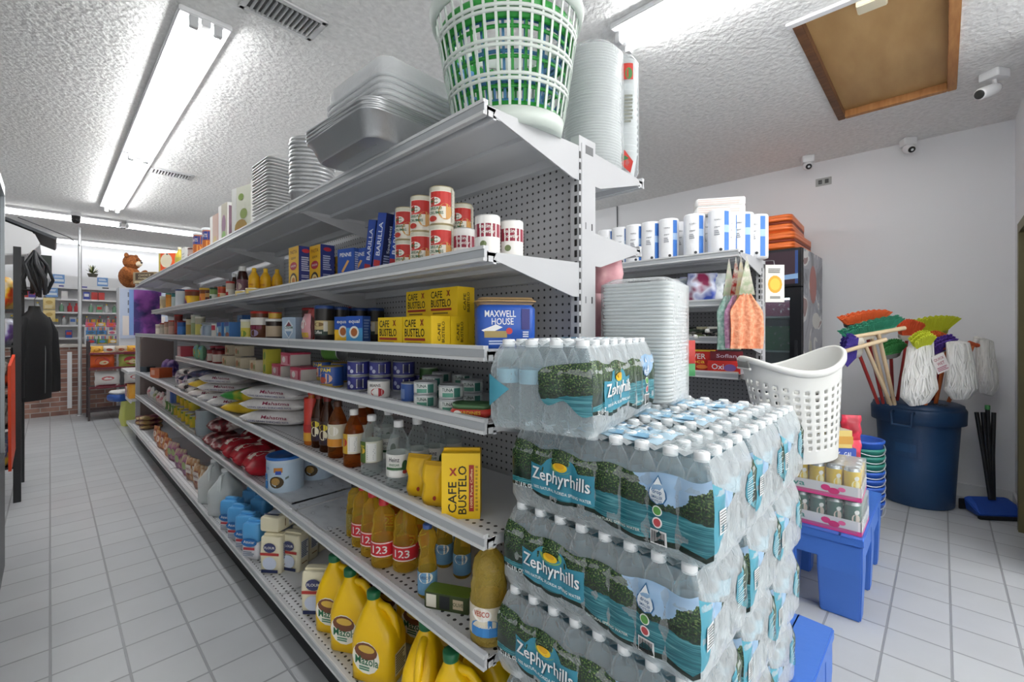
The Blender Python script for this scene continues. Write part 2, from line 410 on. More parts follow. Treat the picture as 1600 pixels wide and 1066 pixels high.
# turret cameras by the right wall
def turret(x, y, label, yaw=0, lens=True):
    g = thing('security_camera', 'camera', label, (x, y, CH), yaw, 'white security cameras')
    MB().rbox(-.045, -.04, -.06, .045, .04, -.001, .012, m_white).build('mount', g)
    b = MB(); b.lathe([(.0, -.045), (.02, -.044), (.032, -.03), (.04, 0), (.034, .028), (.0, .045)], m_white, 16)
    R = Matrix.Translation((0, -.01, -.085)) @ Matrix.Rotation(radians(-60), 4, 'X'); b.xf(R); b.build('ball', g)
    e = MB(); e.lathe([(.021, -.05), (.024, -.044), (.024, -.04)], '#17181a', 14).lathe([(.0, -.054), (.008, -.053), (.01, -.05)], '#dfe3e6', 10)
    e.xf(R); e.build('lens', g)
turret(4.66, .86, 'white ball camera with black lens on the ceiling, above the small wall plate', radians(-70))
turret(4.79, .2, 'white ball camera hanging by a stained patch near the right corner', radians(-60))
# bullet camera
g = thing('bullet_camera', 'camera', 'white bullet camera on a bracket at the right edge of the ceiling', (3.9, -.22, CH), radians(-35))
MB().rbox(-.05, -.05, -.05, .05, .05, -.001, .012, m_white).build('mount', g)
MB().tube([(0, 0, -.05), (-.01, -.01, -.09), (-.03, -.0, -.11)], .012, m_white).build('arm', g)
b = MB().lathe([(.0, -.07), (.03, -.068), (.034, -.06), (.034, .05), (.028, .075), (.0, .078)], m_white, 16)
b.lathe([(.0, -.072), (.022, -.0715), (.026, -.0685)], '#26282a', 14)
b.xf(Matrix.Translation((-.05, .0, -.125)) @ Matrix.Rotation(radians(68), 4, 'Y')); b.build('barrel', g)
# wall plate
g = thing('wall_plate', 'outlet', 'small grey double outlet plate high on the right wall below a camera', (XW - .001, .78, 2.63), -pi / 2)
MB().box(-.06, -.006, -.035, .06, 0, .035, M('#a9aba9', .4)).build('plate', g, .002)
for s in (-.025, .025): MB().rbox(s - .014, -.009, -.018, s + .014, -.005, .018, .005, M('#5c5e5e', .5)).build('socket', g)

# ================================================================ gondola shelving
m_sh = M('#c8c9cb', .42); m_shu = M('#d0d2d5', .45); m_up = M('#bcbdbf', .4)
m_rail = M('#b4b8bb', .35); m_edge = M('#dcdddd', .3)
m_deck = dots_mat('shelf_deck_metal', '#dcdddf', '#2e2f31', .026, .0052, (0, 1), .45, (0, 0, .085))
m_peg = dots_mat('pegboard_panel', '#bdbec1', '#37383a', .0245, .004, (1, 2), .5)
m_peg2 = dots_mat('pegboard_grey', '#85868a', '#3c3d40', .0245, .004, (1, 2), .5)
def shelf(parent, X, y0, y1, z, depth, face=-1, lip=.036):
    """one shelf section; its front edge faces -X (face -1) or +X"""
    s = -face
    b = MB()
    def bx(xa, xb, ya, yb, za, zb, m, mm=None):
        xa, xb = xa * s, xb * s; b.box(min(xa, xb), ya, za, max(xa, xb), yb, zb, m, mm)
    L = y1 - y0 - .004
    bx(.0, depth, 0, L, -.022, -.014, m_shu, {'T': m_deck})
    bx(.02, .03, 0, L, -.04, -.022, m_shu); bx(depth * .45, depth * .45 + .06, 0, L, -.034, -.022, m_shu); bx(depth - .03, depth, 0, L, -.05, -.022, m_shu)
    bx(.0, depth, .0, .003, -.036, -.012, m_sh); bx(.0, depth, L - .003, L, -.036, -.012, m_sh)
    o = b.build('shelf', parent); o.location = (X, y0 + .002, z)
    r = MB()
    def rx(xa, xb, za, zb, m): 
        xa, xb = xa * s, xb * s; r.box(min(xa, xb), 0, za, max(xa, xb), L, zb, m)
    rx(-.008, .004, -lip, -.0, m_sh); rx(-.0095, -.0082, -lip + .009, -.009, m_rail)
    rx(-.0115, -.0075, -.008, .0, m_edge); rx(-.0115, -.0075, -lip, -lip + .008, m_edge)
    q = r.build('price_rail', o)
    return o
def bracket(parent, X, y, z, depth, face=-1):
    s = -face; b = MB(); t = .0025
    pr = [(.02, -.030), (.03, -.012), (depth, .0), (depth, -.10), (depth - .03, -.10)]
    vs = [(p * s, -t, q) for p, q in pr] + [(p * s, t, q) for p, q in pr]; n = len(pr)
    b.add(vs, [tuple(range(n)), tuple(range(n, 2 * n))[::-1]] + [(i, (i + 1) % n, (i + 1) % n + n, i + n) for i in range(n)], m_up)
    o = b.build('bracket', parent); o.location = (X, y, z); return o
def gondola(label, XF, xpost, pw, Y0, n, shelves, baseX, zb, top, peg, back=None, sec=1.22, ends=0, name='gondola_shelving'):
    g = thing(name, 'shelving', label, (xpost + pw / 2, Y0, 0))
    ox, oy = -(xpost + pw / 2), -Y0
    def P(o): o.location.x += ox; o.location.y += oy; return o
    for k in range(n + 1):
        y = Y0 + k * sec
        b = MB(); b.box(xpost, y, 0, xpost + pw, y + .03, top, m_up)
        if k == 0:
            b.box(xpost + .012, y - .0015, .1, xpost + .03, y + .0, top - .02, M('#bcbdbf', .4))
            b.box(xpost + pw * .3, y - .0006, top - .045, xpost + pw * .85, y, top - .02, '#5e6062')
            for q in range(4): b.box(xpost + pw * (.35 + .4 * (q % 2)), y - .0008, top - .27 - .22 * (q // 2), xpost + pw * (.35 + .4 * (q % 2)) + .005, y, top - .25 - .22 * (q // 2), '#2a2b2c')
        if k == 0:
            zz = .15
            while zz < top - .06:
                for xx, fc in ((xpost, -1), (xpost + pw, 1)):
                    b.box(min(xx, xx + fc * .001), y + .007, zz, max(xx, xx + fc * .001), y + .016, zz + .02, '#1c1d1e')
                b.box(xpost + .001, y - .0022, zz, xpost + .006, y - .0, zz + .02, '#1c1d1e')
                zz += .032
        P(b.build('upright', g))
    yE = Y0 + n * sec
    b = MB(); b.box(xpost + pw * .35, Y0 + .03, zb, xpost + pw * .6, yE, top - .03, m_up, {'L': peg, 'R': peg}); P(b.build('back_panel', g))
    b = MB(); b.box(xpost + pw * .2, Y0 + .03, top - .03, xpost + pw * .8, yE, top, m_up); P(b.build('top_rail', g))
    for z, n0, n1, tilt in shelves:
        for k in range(n0, n1):
            y0 = Y0 + k * sec
            P(shelf(g, XF, y0, y0 + sec, z, xpost - XF, -1)); 
        for k in range(n0, n1 + 1): P(bracket(g, XF, Y0 + k * sec + (0 if k else .003), z, xpost - XF, -1))
    for z, n0, n1, X in (back or []):
        for k in range(n0, n1):
            P(shelf(g, X, Y0 + k * sec, Y0 + (k + 1) * sec, z, X - xpost - pw, 1))
        for k in range(n0, n1 + 1): P(bracket(g, X, Y0 + k * sec + (0 if k else .003), z, X - xpost - pw, 1))
    # base deck and kick plate
    for k in range(n):
        P(shelf(g, baseX, Y0 + k * sec, Y0 + (k + 1) * sec, zb, xpost - baseX, -1))
    b = MB(); b.box(baseX + .05, Y0 + .02, 0, baseX + .056, yE - .02, zb - .04, M('#16181b', .5)); P(b.build('kick_plate', g))
    if back:
        X = back[0][3]
        for k in range(n): P(shelf(g, X + .08, Y0 + k * sec, Y0 + (k + 1) * sec, zb, X + .08 - xpost - pw, 1))
    return g
XF, XP, PW, Y0, SEC = .708, 1.071, .085, .7625, 1.22
S1, S2, S3, S4, S5, S6, S7 = 1.818, 1.477, 1.2435, 1.073, .8045, .524, .19
BX = .655
gondola('long white pegboard gondola shelving full of groceries along the left aisle', XF, XP, PW, Y0, 5,
        [(S1, 0, 5, 0), (S2, 0, 4, 0), (S3, 0, 5, 0), (S4, 0, 3, 0), (S5, 0, 5, 0), (S6, 0, 5, 0)], BX, S7, 1.85, m_peg,
        back=[(1.818, 0, 5, 1.457), (1.575, 0, 5, 1.44)])
G2X, G2P, G2Y = 2.476, 2.876, .758
T1, T2, T3, T4 = 1.70, 1.446, 1.247, 1.06
KG = 1.111
gondola('white shelving of household goods with a grey pegboard back across the right aisle', G2X, G2P, .075, G2Y, 3,
        [(T1, 0, 3, 0), (T2, 0, 3, 0), (T3, 0, 3, 0), (T4, 0, 3, 0), (.62, 0, 3, 0)], G2X - .05, .19, 1.69, m_peg2)
# ================================================================ product builders (front faces local -Y, base at z = 0)
RZF = -pi / 2                 # front towards the left aisle
def boxp(key, cat, name, w, d, h, front, side, top=None, F=(), R=(), T=(), L=(), soft=0, rough=.45):
    def fn():
        b = MB(); f, s_, t_ = M(front, rough), M(side, rough), M(top or side, rough)
        b.box(-w / 2, -d / 2, 0, w / 2, d / 2, h, s_, {'F': f, 'K': f, 'T': t_})
        o = b.build(name)
        i0 = MB(); i0.deco(F_front(w, d, h), F); i0.deco(F_right(w, d, h), R); i0.deco(F_left(w, d, h), L); i0.deco(F_top(w, d, h), T)
        # print shares the carton mesh
        if i0.v:
            bpy.data.objects.remove(o); 
            for m, f0, sm in zip(i0.mi, i0.f, i0.sm): pass
            off = len(b.v); b.v += i0.v
            for m, f0, sm in zip(i0.mi, i0.f, i0.sm): b.f.append(tuple(off + q for q in f0)); b.mi.append(b.mat(i0.ms[m])); b.sm.append(sm)
            o = b.build(name)
        o['category'] = cat; return o
    return key, fn
def merge(b, i0):
    off = len(b.v); b.v += i0.v
    for m, f0, sm in zip(i0.mi, i0.f, i0.sm): b.f.append(tuple(off + q for q in f0)); b.mi.append(b.mat(i0.ms[m])); b.sm.append(sm)
def canp(key, cat, name, r, h, body, rim='#c9cbcc', label=None, lab=(.0, 1.0), items=(), a0=0, lid=None, metal=.0, seg=20):
    """straight can: rim, body, printed band; with a plastic lid as its own part when lid is given"""
    def fn():
        b = MB(); rm = M(rim, .3, .6) if lid is None else M(body, .4)
        z0, z1 = h * lab[0] + .003, h * lab[1] - .003
        b.lathe([(r * .96, 0, rm), (r, .002), (r, z0, M(label or body, .4)), (r, z1, M(body, .4)), (r, h - .003, rm), (r * .985, h), (r * .93, h), (r * .92, h - .002), (0, h - .002)], rm, seg)
        b.deco(F_cyl(r, a0), items, 6)
        if lid is None:
            o = b.build(name); o['category'] = cat; return o
        g = thing(name, cat, ''); b.build('body', g)
        hl = min(.012, h * .12)
        MB().lathe([(r * 1.03, h - hl), (r * 1.04, h - hl * .2), (r, h + .001), (r * .9, h + .001), (r * .88, h - .001), (0, h - .001)], M(lid, .35), seg, cap=False).build('lid', g)
        return g
    return key, fn
def bottlep(key, cat, name, prof, liquid, cap, capc, label=None, items=(), a0=0, seg=20, labm=None, level=None):
    """prof (r, z); cap (r, z0, z1); label (z0, z1, colour)"""
    def fn():
        g = thing(name, cat, ''); MB().lathe(prof, liquid, seg).build('body', g)
        MB().lathe([(cap[0], cap[1]), (cap[0], cap[2] - .003), (cap[0] * .85, cap[2]), (0, cap[2])], M(capc, .35), 14).build('cap', g)
        if label:
            def rad(z):
                for (ra, za), (rb, zb) in zip(prof, prof[1:]):
                    if za <= z <= zb and zb > za: return ra + (rb - ra) * (z - za) / (zb - za)
                return prof[0][0]
            R = max(rad(label[0]), rad(label[1]), rad((label[0] + label[1]) / 2)) + .0008
            b = MB(); b.lathe([(R, label[0]), (R, label[1])], M(label[2], .4), seg, cap=False); b.deco(F_cyl(R, a0), items, 6); b.build('label', g)
        return g
    return key, fn
def bagp(key, cat, name, w, d, h, m, items=(), seed=1, puff=.3, ends=True, titems=(), crimp=.0):
    """soft pack lying or standing: pillow shaped, crimped along its ends; front -Y"""
    def fn():
        rnd = random.Random(seed)
        b = MB(); nu, nv = 14, 6
        ph = [rnd.uniform(0, 6) for _ in range(4)]
        def P(u, v, sgn):      # u along width, v across height; thickness along Y
            x = (u - .5) * w; e = 1 - abs(2 * u - 1) ** 4; e2 = 1 - abs(2 * v - 1) ** 3
            t = d / 2 * (e * .9 + .1) * (e2 * .9 + .1) * (1 + .06 * sin(9 * u + ph[0]) + .05 * sin(11 * v + ph[1]))
            z = h * v + .0 * sin(8 * u)
            return (x + .004 * sin(12 * v + ph[2]), -sgn * t, z)
        b.grid(nu, nv, lambda u, v: P(u, v, 1), m); b.grid(nu, nv, lambda u, v: P(1 - u, v, -1), m)
        def fs(u, v, o): 
            p = P(min(max(u / w + .5, 0), 1), min(max(v / h, 0), 1), 1); return (p[0], p[1] - o - .0008, p[2])
        b.deco(fs, items, 5); o = b.build(name); o['category'] = cat; return o
    return key, fn
def lying(key, cat, name, L, W, H, m, items=(), seed=1, enditems=()):
    """filled bag lying flat: long side along Y (local), ends crimped; top and front show print"""
    def fn():
        rnd = random.Random(seed); ph = [rnd.uniform(0, 6) for _ in range(4)]; b = MB()
        def P(a, t):   # a around section, t along width (x)
            x = (t - .5) * L; e = max(1 - abs(2 * t - 1) ** 5, .05); ca, sa = cos(2 * pi * a), sin(2 * pi * a)
            y = W / 2 * math.copysign(abs(ca) ** .55, ca) * (.88 + .12 * e); z = H / 2 + H / 2 * math.copysign(abs(sa) ** .7, sa) * e * (1 + .06 * sin(14 * t + ph[0] + 3 * ca)) 
            return (x + .004 * sin(5 * a * 6 + ph[1]), y, max(z, .0005))
        b.grid(26, 14, lambda a, t: P(-a, t), m)
        def ft(u, v, o):
            t = min(max(u / L + .5, .02), .98); y = min(max(v / (W / 2), -.98), .98)
            ca = math.copysign(abs(y) ** (1 / .55), y); a = math.acos(max(-1, min(1, ca))) / (2 * pi); p = P(a, t); return (p[0], p[1], p[2] + o + .001)
        def ff(u, v, o):
            t = min(max(u / L + .5, .02), .98); sa = math.copysign(min(abs(v) / (H / 2), .98) ** (1 / .7), v); th = math.asin(sa); e = max(1 - abs(2 * t - 1) ** 5, .05)
            return (u, -W / 2 * abs(cos(th)) ** .55 * (.88 + .12 * e) - o - .002, H / 2 + v * e)
        b.deco(ff, enditems, 5)
        b.deco(ft, items, 5); 
        o = b.build(name); o['category'] = cat; return o
    return key, fn
G1 = 'on the '
SH = {1: 'top shelf', 2: 'second shelf', 3: 'third shelf', 4: 'fourth shelf', 5: 'fifth shelf', 6: 'sixth shelf', 7: 'bottom shelf'}
SZ = {1: S1, 2: S2, 3: S3, 4: S4, 5: S5, 6: S6, 7: S7}
def at(n, px, X, dz=0): return (X, yp(px, X), SZ[n] - .0138 + dz)
def row(n, proto, spots, base, rz=RZF, group=None, where=None, lean=(0, 0), jit=.0):
    """stand copies of one product on shelf n of the long gondola; spots (px, X[, dz[, where]])"""
    key, fn = proto
    for s in spots:
        dz = s[2] if len(s) > 2 else 0; wh = s[3] if len(s) > 3 else (where or '')
        put(key, fn, at(n, s[0], s[1], dz), rz + random.uniform(-jit, jit), base, (wh + ' ' if wh else '') + 'on the ' + SH[n], group, lean)
WT, BK, RD, YL, NV, GR = '#eceae4', '#1c1b1b', '#c0262b', '#f2c417', '#1d2f7d', '#2f7d3a'

# ---------------------------------------------------------------- second shelf
bp = canp('baking', 'can', 'baking_powder_can', .031, .096, '#f1efeb', label='#f1efeb', lab=(0, .9), rim='#d8d8d6',
          items=[('r', -.045, .042, .045, .074, '#8f2038'), ('t', 'baking', -.006, .066, .012, WT, .034), ('t', 'powder', -.002, .053, .013, WT, .036), ('l', -.02, .044, .02, .048, '#d9b0b8', 1), ('e', -.012, .024, .008, .008, '#6d7a52'), ('r', .045, .01, .07, .08, '#e4e2dc'), ('l', .047, .012, .068, .078, '#7a7a78', 8)], a0=.0)
row(2, bp, [(799, .83), (762, .75), (725, .80)], 'white baking powder can with maroon band', rz=radians(-40), group='baking powder cans')
bc = canp('crumbs', 'can', 'breadcrumb_canister', .0335, .104, '#d9d6c2', label='#efe9da', lab=(0, .9), rim='#cdbf98',
          items=[('r', -.03, .048, .033, .088, '#c8322b'), ('e', .015, .034, .02, .022, '#d9a15a'), ('e', -.018, .062, .02, .011, '#f3f0e6'), ('t', '4C', -.018, .062, .012, '#2d6a37', .024), ('t', 'BREAD', -.012, .042, .008, '#24613a'), ('t', 'CRUMBS', -.012, .03, .008, '#24613a'), ('r', .034, .006, .06, .096, '#e9e4d4'), ('l', .036, .01, .058, .09, '#6a6450', 9), ('e', -.02, .014, .012, .008, '#c33b2c')], a0=.1)
row(2, bc, [(690, .755), (659, .765), (634, .80), (722, .90)], 'breadcrumb canister with tan rim, lower one of a pair', rz=radians(-50), group='breadcrumb canisters')
row(2, bc, [(690, .755, .1045), (659, .765, .1045), (634, .80, .1045), (722, .90, .1045)], 'breadcrumb canister with tan rim, stacked on another', rz=radians(-50), group='breadcrumb canisters')
row(2, bc, [(748, .97, .0)], 'breadcrumb canister half hidden behind the baking powder cans', rz=radians(-50), group='breadcrumb canisters')
sp = boxp('spag', 'box', 'spaghetti_box', .046, .046, .205, '#24479f', '#1b2350', F=[('t', 'BARILLA', 0, .12, .022, '#e8ecf5', .11, pi / 2), ('r', -.018, .03, .018, .05, '#b5302e'), ('l', -.016, .01, .016, .028, '#c9d3ea', 3)], R=[('t', 'Spaghetti', 0, .12, .014, '#d8def0', .09, pi / 2), ('l', -.016, .02, .016, .07, '#9aa6cc', 6)])
row(2, sp, [(621, .80), (607, .83), (596, .775), (581, .80)], 'tall blue spaghetti box leaning beside the breadcrumbs', group='leaning spaghetti boxes', rz=radians(-85), lean=(0, radians(11)))
eb = boxp('elbow', 'box', 'macaroni_box', .085, .034, .112, '#2a4f9e', '#31549c', F=[('t', 'PENNE', 0, .09, .014, WT, .06), ('p', [(-.022, .03), (-.012, .026), (.02, .066), (.01, .07)], '#d9a35c'), ('l', -.03, .008, .03, .018, '#c5cde4', 1)], R=[('l', -.013, .02, .013, .1, '#b7c1de', 10)])
row(2, eb, [(546, .76), (577, .83), (566, .79)], 'small blue pasta box with a penne picture', rz=radians(-75), group='small blue pasta boxes')
db = boxp('dkbox', 'box', 'dark_pasta_box', .06, .04, .16, '#c9a02c', '#32262a', F=[('t', 'PASTA', 0, .12, .014, BK, .04)], R=[('l', -.014, .05, .014, .13, '#8d6a3a', 4)])
row(2, db, [(520, .93), (536, .95), (552, .98)], 'yellow and dark brown box behind the blue pasta boxes', rz=radians(-80), group='dark boxes behind the pasta')
ny = boxp('ronzoni', 'box', 'yellow_pasta_box', .105, .062, .185, '#e9b81f', '#27337c', top='#27337c', F=[('t', 'PASTA', 0, .162, .016, '#8c4a1a', .07), ('t', 'ELBOW', 0, .135, .010, '#7a3f18', .05), ('e', 0, .10, .036, .018, '#b3283a'), ('t', 'RONZONI', 0, .10, .009, WT, .05), ('e', 0, .036, .036, .034, '#3a2a1a'), ('e', 0, .034, .028, .026, '#e8cf8a'), ('e', .004, .036, .016, .013, '#c67a35')],
          R=[('e', 0, .165, .018, .009, '#b3283a'), ('l', -.02, .075, .018, .14, '#b9c0de', 7), ('r', -.02, .02, .006, .038, '#c8cde2'), ('l', -.02, .045, .02, .06, '#aab2d6', 2)])
row(2, ny, [(469, .775)], 'yellow fronted pasta box with navy sides, beside the mustard', rz=radians(-85), cat='box') if False else None
put(ny[0], ny[1], at(2, 470, .78), radians(-88), 'yellow pasta box with navy side and food picture', 'on the second shelf', 'yellow and navy pasta boxes')
put(ny[0], ny[1], at(2, 503, .83), radians(-88), 'yellow pasta box with navy side and food picture', 'on the second shelf', 'yellow and navy pasta boxes')
mp_ = [(.021, 0), (.026, .004), (.027, .03), (.024, .06), (.027, .085), (.026, .105), (.016, .122), (.012, .13)]
mu = bottlep('mustard', 'bottle', 'mustard_bottle', mp_, M('#e9b21c', .35), (.011, .128, .152), '#f0c02a', (.03, .085, '#e3ac18'), items=[('t', 'MUSTARD', 0, .06, .009, '#a33220', .034)])
for px, X in ((397, .765), (416, .82), (434, .88)): pass
row(2, mu, [(397, .765), (415, .815), (433, .87)], 'bright yellow mustard squeeze bottle', group='mustard bottles', rz=radians(-60))
dk = bottlep('bbq', 'bottle', 'dark_sauce_bottle', [(.026, 0), (.03, .004), (.03, .06), (.026, .09), (.03, .12), (.024, .15), (.016, .165)], M('#3a1a14', .15), (.02, .16, .188), '#e9e9e6', (.02, .11, '#7d5560'), items=[('e', 0, .07, .02, .02, '#d8c4b4')])
row(2, dk, [(379, .78)], 'dark brown sauce bottle with a big white cap', rz=radians(-60))
row(2, bottlep('ketch', 'bottle', 'thin_sauce_bottle', [(.018, 0), (.02, .004), (.02, .09), (.012, .13), (.009, .15)], M('#4b2b22', .2), (.011, .148, .17), '#e9e9e6', (.02, .08, '#9c6b5c')), [(366, .80)], 'thin dark sauce bottle with a white cap beside the wide one', rz=radians(-60))
row(2, canp('lowtin', 'bag', 'yellow_seasoning_pack', .05, .03, '#e0b848', label='#e8cf7c'), [(401, .74), (384, .745)], 'low yellow pack before the mustard bottles')
sj = [('#b4302a', '#c9b9a8', '#d7d2c4'), ('#1e6b60', '#9fc0b4', '#e0e4df'), ('#c85a28', '#b8452d', '#e8d8b0'), ('#8a3126', '#c44f38', '#3a2f2b'), ('#284e37', '#7c9a56', '#dfe3d4'), ('#5b2d1e', '#c99a5a', '#7a231c')]
for i, (px, X) in enumerate([(360, .77), (354, .80), (347, .77), (341, .81), (334, .775), (327, .80)]):
    c = sj[i]; key = 'spice%d' % i
    row(2, canp(key, 'jar', 'spice_jar', .024, .115 - .01 * (i % 3), c[1], label=c[2], lab=(.1, .6), lid=c[0], items=[('r', -.02, .03, .02, .05, c[0])]), [(px, X)],
        ['small red-lidded jar', 'green-lidded spice jar', 'orange-lidded spice jar', 'dark red spice jar', 'dark green-lidded seasoning jar', 'brown-lidded seasoning jar'][i] + ' between sauce bottle and orange jar')
row(2, canp('bigj', 'jar', 'mayonnaise_jar', .058, .13, '#7e3f24', label='#e3b32c', lab=(.05, .68), lid='#a83a2c', items=[('e', -.005, .04, .03, .03, '#b8342e'), ('e', .01, .03, .02, .02, '#28376e')]), [(303, .79)], 'big yellow-labelled jar with a dark red lid')
row(2, canp('bigk', 'jar', 'orange_jar', .04, .12, '#8a4a20', label='#dd8a36', lab=(.05, .7), lid='#e4bb3c', items=[('e', 0, .04, .02, .02, '#b8342e')]), [(322, .79)], 'orange-labelled jar with a yellow lid')
row(2, canp('bluw', 'can', 'white_powder_can', .045, .165, '#e8ecef', label='#dfe6ec', lab=(.0, .78), lid='#23427c', items=[('l', -.03, .05, .03, .12, '#7b8fae', 5)]), [(284, .79)], 'white can with a navy blue top')
row(2, canp('tealc', 'can', 'teal_can', .03, .155, '#2f7b7a', lab=(.1, .8), label='#c7d8d5', lid='#1f5f66'), [(274, .80)], 'teal can beside the white and navy can')
row(2, canp('orab', 'bottle', 'orange_bottle', .03, .16, '#e0912f', lab=(.1, .75), label='#e8a040', lid='#2c7a64'), [(265, .78)], 'orange bottle with a green cap')
row(2, canp('crmj', 'can', 'cream_can', .032, .15, '#e6dfc8', lab=(.1, .8), label='#d9c9a0', lid='#efefe8', items=[('e', 0, .06, .015, .02, '#9c6f3a')]), [(256, .78)], 'cream-coloured can at the far end')

# ---------------------------------------------------------------- third shelf
def tub(w, d, h, body, lid, name, cat, items, key, sideitems=(), hh=.02):
    def fn():
        g = thing(name, cat, '')
        b = MB(); b.rbox(-w / 2, -d / 2, 0, w / 2, d / 2, h - hh, .03, M(body, .35), n=5)
        b.deco(F_front(w, d, h), items); b.deco(F_right(w, d, h), sideitems); b.build('body', g)
        MB().rbox(-w / 2 - .003, -d / 2 - .003, h - hh, w / 2 + .003, d / 2 + .003, h, .033, M(lid, .4), n=5).build('lid', g); return g
    return key, fn
row(3, tub(.165, .12, .14, '#2a59b4', '#cfab78', 'coffee_tub', 'tub', [('t', 'MAXWELL', -.018, .095, .018, '#f0f0ee', .085), ('t', 'HOUSE', -.012, .074, .018, '#f0f0ee', .06), ('p', [(-.07, .05), (-.03, .066), (-.012, .058), (-.05, .04)], '#f0f0ee'), ('r', -.062, .03, .0, .048, '#a8945c'), ('e', .006, .048, .009, .009, '#c23a3a'), ('l', -.05, .01, .05, .024, '#b8c8e6', 2), ('r', .04, .052, .062, .108, '#3b3a7e'), ('l', .043, .03, .06, .048, '#dfe4f2', 3)], 'maxwell'),
    [(788, .90)], 'big blue coffee tub with a tan lid at the near end', rz=radians(-38))
CBF = [('t', 'CAFE', -.032, .07, .022, '#2c2413', .058), ('t', 'BUSTELO', -.01, .043, .024, '#2c2413', .10), ('t', 'x', .028, .072, .018, '#8f2a20', .018), ('r', -.06, .02, .044, .027, '#a32b22'), ('l', -.05, .008, .04, .016, '#8a6d14', 1)]
bus = boxp('bustelo', 'coffee brick', 'coffee_brick', .142, .066, .09, '#f0cb1c', '#ecc51a', F=CBF, R=[('t', 'CAFE', -.006, .045, .01, '#3a2c12', .05, pi / 2), ('t', 'BUSTELO', .008, .045, .01, '#3a2c12', .06, pi / 2)], soft=1)
def brick(X, Y, dz, wh, n=3, rz=RZF):
    put('bustelo', bus[1], (X, Y, SZ[n] - .0138 + dz), rz, 'yellow coffee brick with black lettering', wh, 'yellow coffee bricks')
ya = yp(674, .733)
for j in range(3):
    brick(.766 + .068 * j, ya + .072, 0, ['in the front row at shelf level, nearest one', 'behind the front row at shelf level', 'in the third row at shelf level'][j])
for j in range(3): brick(.766 + .068 * j, ya + .218, 0, ['in the front row, beside the blue sweetener boxes', 'at shelf level, behind the far front brick', 'at shelf level, farthest back'][j])
brick(.870, ya + .085, .0905, 'on top of the others, nearest one'); brick(.880, ya + .232, .0905, 'on top of the others, the farther one')
eq = boxp('equal', 'box', 'sweetener_box', .075, .04, .10, '#4d9cd0', '#2c4f9a', F=[('r', -.0375, .058, .0375, .1, '#2353ae'), ('t', 'equal', 0, .08, .017, WT, .05), ('e', 0, .043, .022, .022, '#f0ece2'), ('e', 0, .043, .015, .015, '#a8602e'), ('l', -.02, .006, .02, .014, '#dcebf5', 1)], R=[('l', -.014, .02, .014, .09, '#7d96c8', 7)])
row(3, eq, [(560, .765)], 'light blue sweetener box with a coffee cup picture', rz=radians(-70))
eq2 = boxp('equal2', 'box', 'sweetener_box', .075, .04, .10, '#eebc2a', '#2c4f9a', F=[('r', -.0375, .052, .0375, .1, '#2353ae'), ('t', 'equal', 0, .08, .017, WT, .05), ('e', .005, .045, .022, .022, '#f0ece2'), ('e', .005, .045, .015, .015, '#a8602e')])
row(3, eq2, [(541, .77)], 'blue and yellow sweetener box beside the light blue one', rz=radians(-70))
ic = canp('nescafe', 'jar', 'instant_coffee_jar', .037, .148, '#1f1a17', label='#c8b47e', lab=(.2, .62), lid='#22427e', items=[('r', -.036, .03, .036, .052, '#2a3d33'), ('t', 'Coffee', -.004, .042, .013, WT, .036), ('e', 0, .073, .022, .008, '#7c5f30'), ('r', .02, .045, .036, .085, '#d9d4c4')])
row(3, ic, [(507, .775), (530, .86)], 'dark instant coffee jar with a blue lid', rz=radians(-60), group='instant coffee jars')
row(3, ic, [(540, .93), (562, .97), (587, 1.02)], 'blue-lidded coffee jar behind the sweetener boxes', group='instant coffee jars')
row(3, canp('redl', 'jar', 'red_lid_jar', .04, .165, '#5b2a24', label='#c9b8a2', lab=(.2, .6), lid='#b8262a'), [(485, .95), (536, 1.02), (512, .96)], 'tall jar with a red lid behind the coffee jars')
row(3, bagp('pinkbag', 'bag', 'pink_snack_bag', .07, .04, .12, M('#d99aa0', .3), items=[('e', 0, .075, .025, .02, '#efe2de'), ('r', -.03, .02, .03, .04, '#d9b23c')]), [(481, .76)], 'pink snack bag beside the coffee jars')
row(3, bagp('redwhbag', 'bag', 'red_white_bag', .06, .04, .145, M('#c04a44', .3), items=[('e', 0, .1, .02, .02, '#efe2de'), ('e', 0, .05, .02, .02, '#e9d9c0')]), [(487, .82)], 'tall red and white bag behind the pink snack bag')
cr = boxp('arm', 'box', 'baking_soda_box', .085, .045, .108, '#a9bdd0', '#9db2c8', F=[('p', [(-.025, .04), (0, .012), (.025, .04), (.027, .07), (0, .098), (-.027, .07)], '#dde5ec'), ('p', [(-.018, .068), (0, .088), (.018, .068)], '#7d4650'), ('t', 'CREAM', 0, .062, .012, '#48705c', .05), ('p', [(-.02, .045), (0, .018), (.02, .045)], '#7d97b4')])
row(3, cr, [(458, .765)], 'pale blue carton with a crest design', rz=radians(-70))
row(3, canp('wl', 'jar', 'white_lid_jar', .042, .105, '#2c1a14', label='#b9a68c', lab=(.15, .7), lid='#e6e4de'), [(430, .775)], 'dark jar with a white lid below an orange one', rz=radians(-60))
row(3, canp('ol', 'jar', 'orange_lid_jar', .03, .03, '#d28a2c', label='#c8a43c', lid='#c8322b'), [(430, .775, .107)], 'low orange jar with a red lid stacked on the white-lidded jar')
row(3, canp('nut', 'jar', 'hazelnut_jar', .05, .15, '#6d3d22', label='#ece8e2', lab=(.5, .8), lid='#b82a22', items=[('r', -.04, .055, .04, .075, '#7f2742'), ('e', 0, .035, .025, .018, '#9f8fb0')]), [(408, .79)], 'brown spread jar with a wide red lid', rz=radians(-60))
row(3, canp('ylj', 'jar', 'yellow_lid_jar', .03, .12, '#8a4a1e', label='#b5652c', lid='#e0a82c'), [(421, .86)], 'amber jar with a yellow lid behind the red-lidded spread')
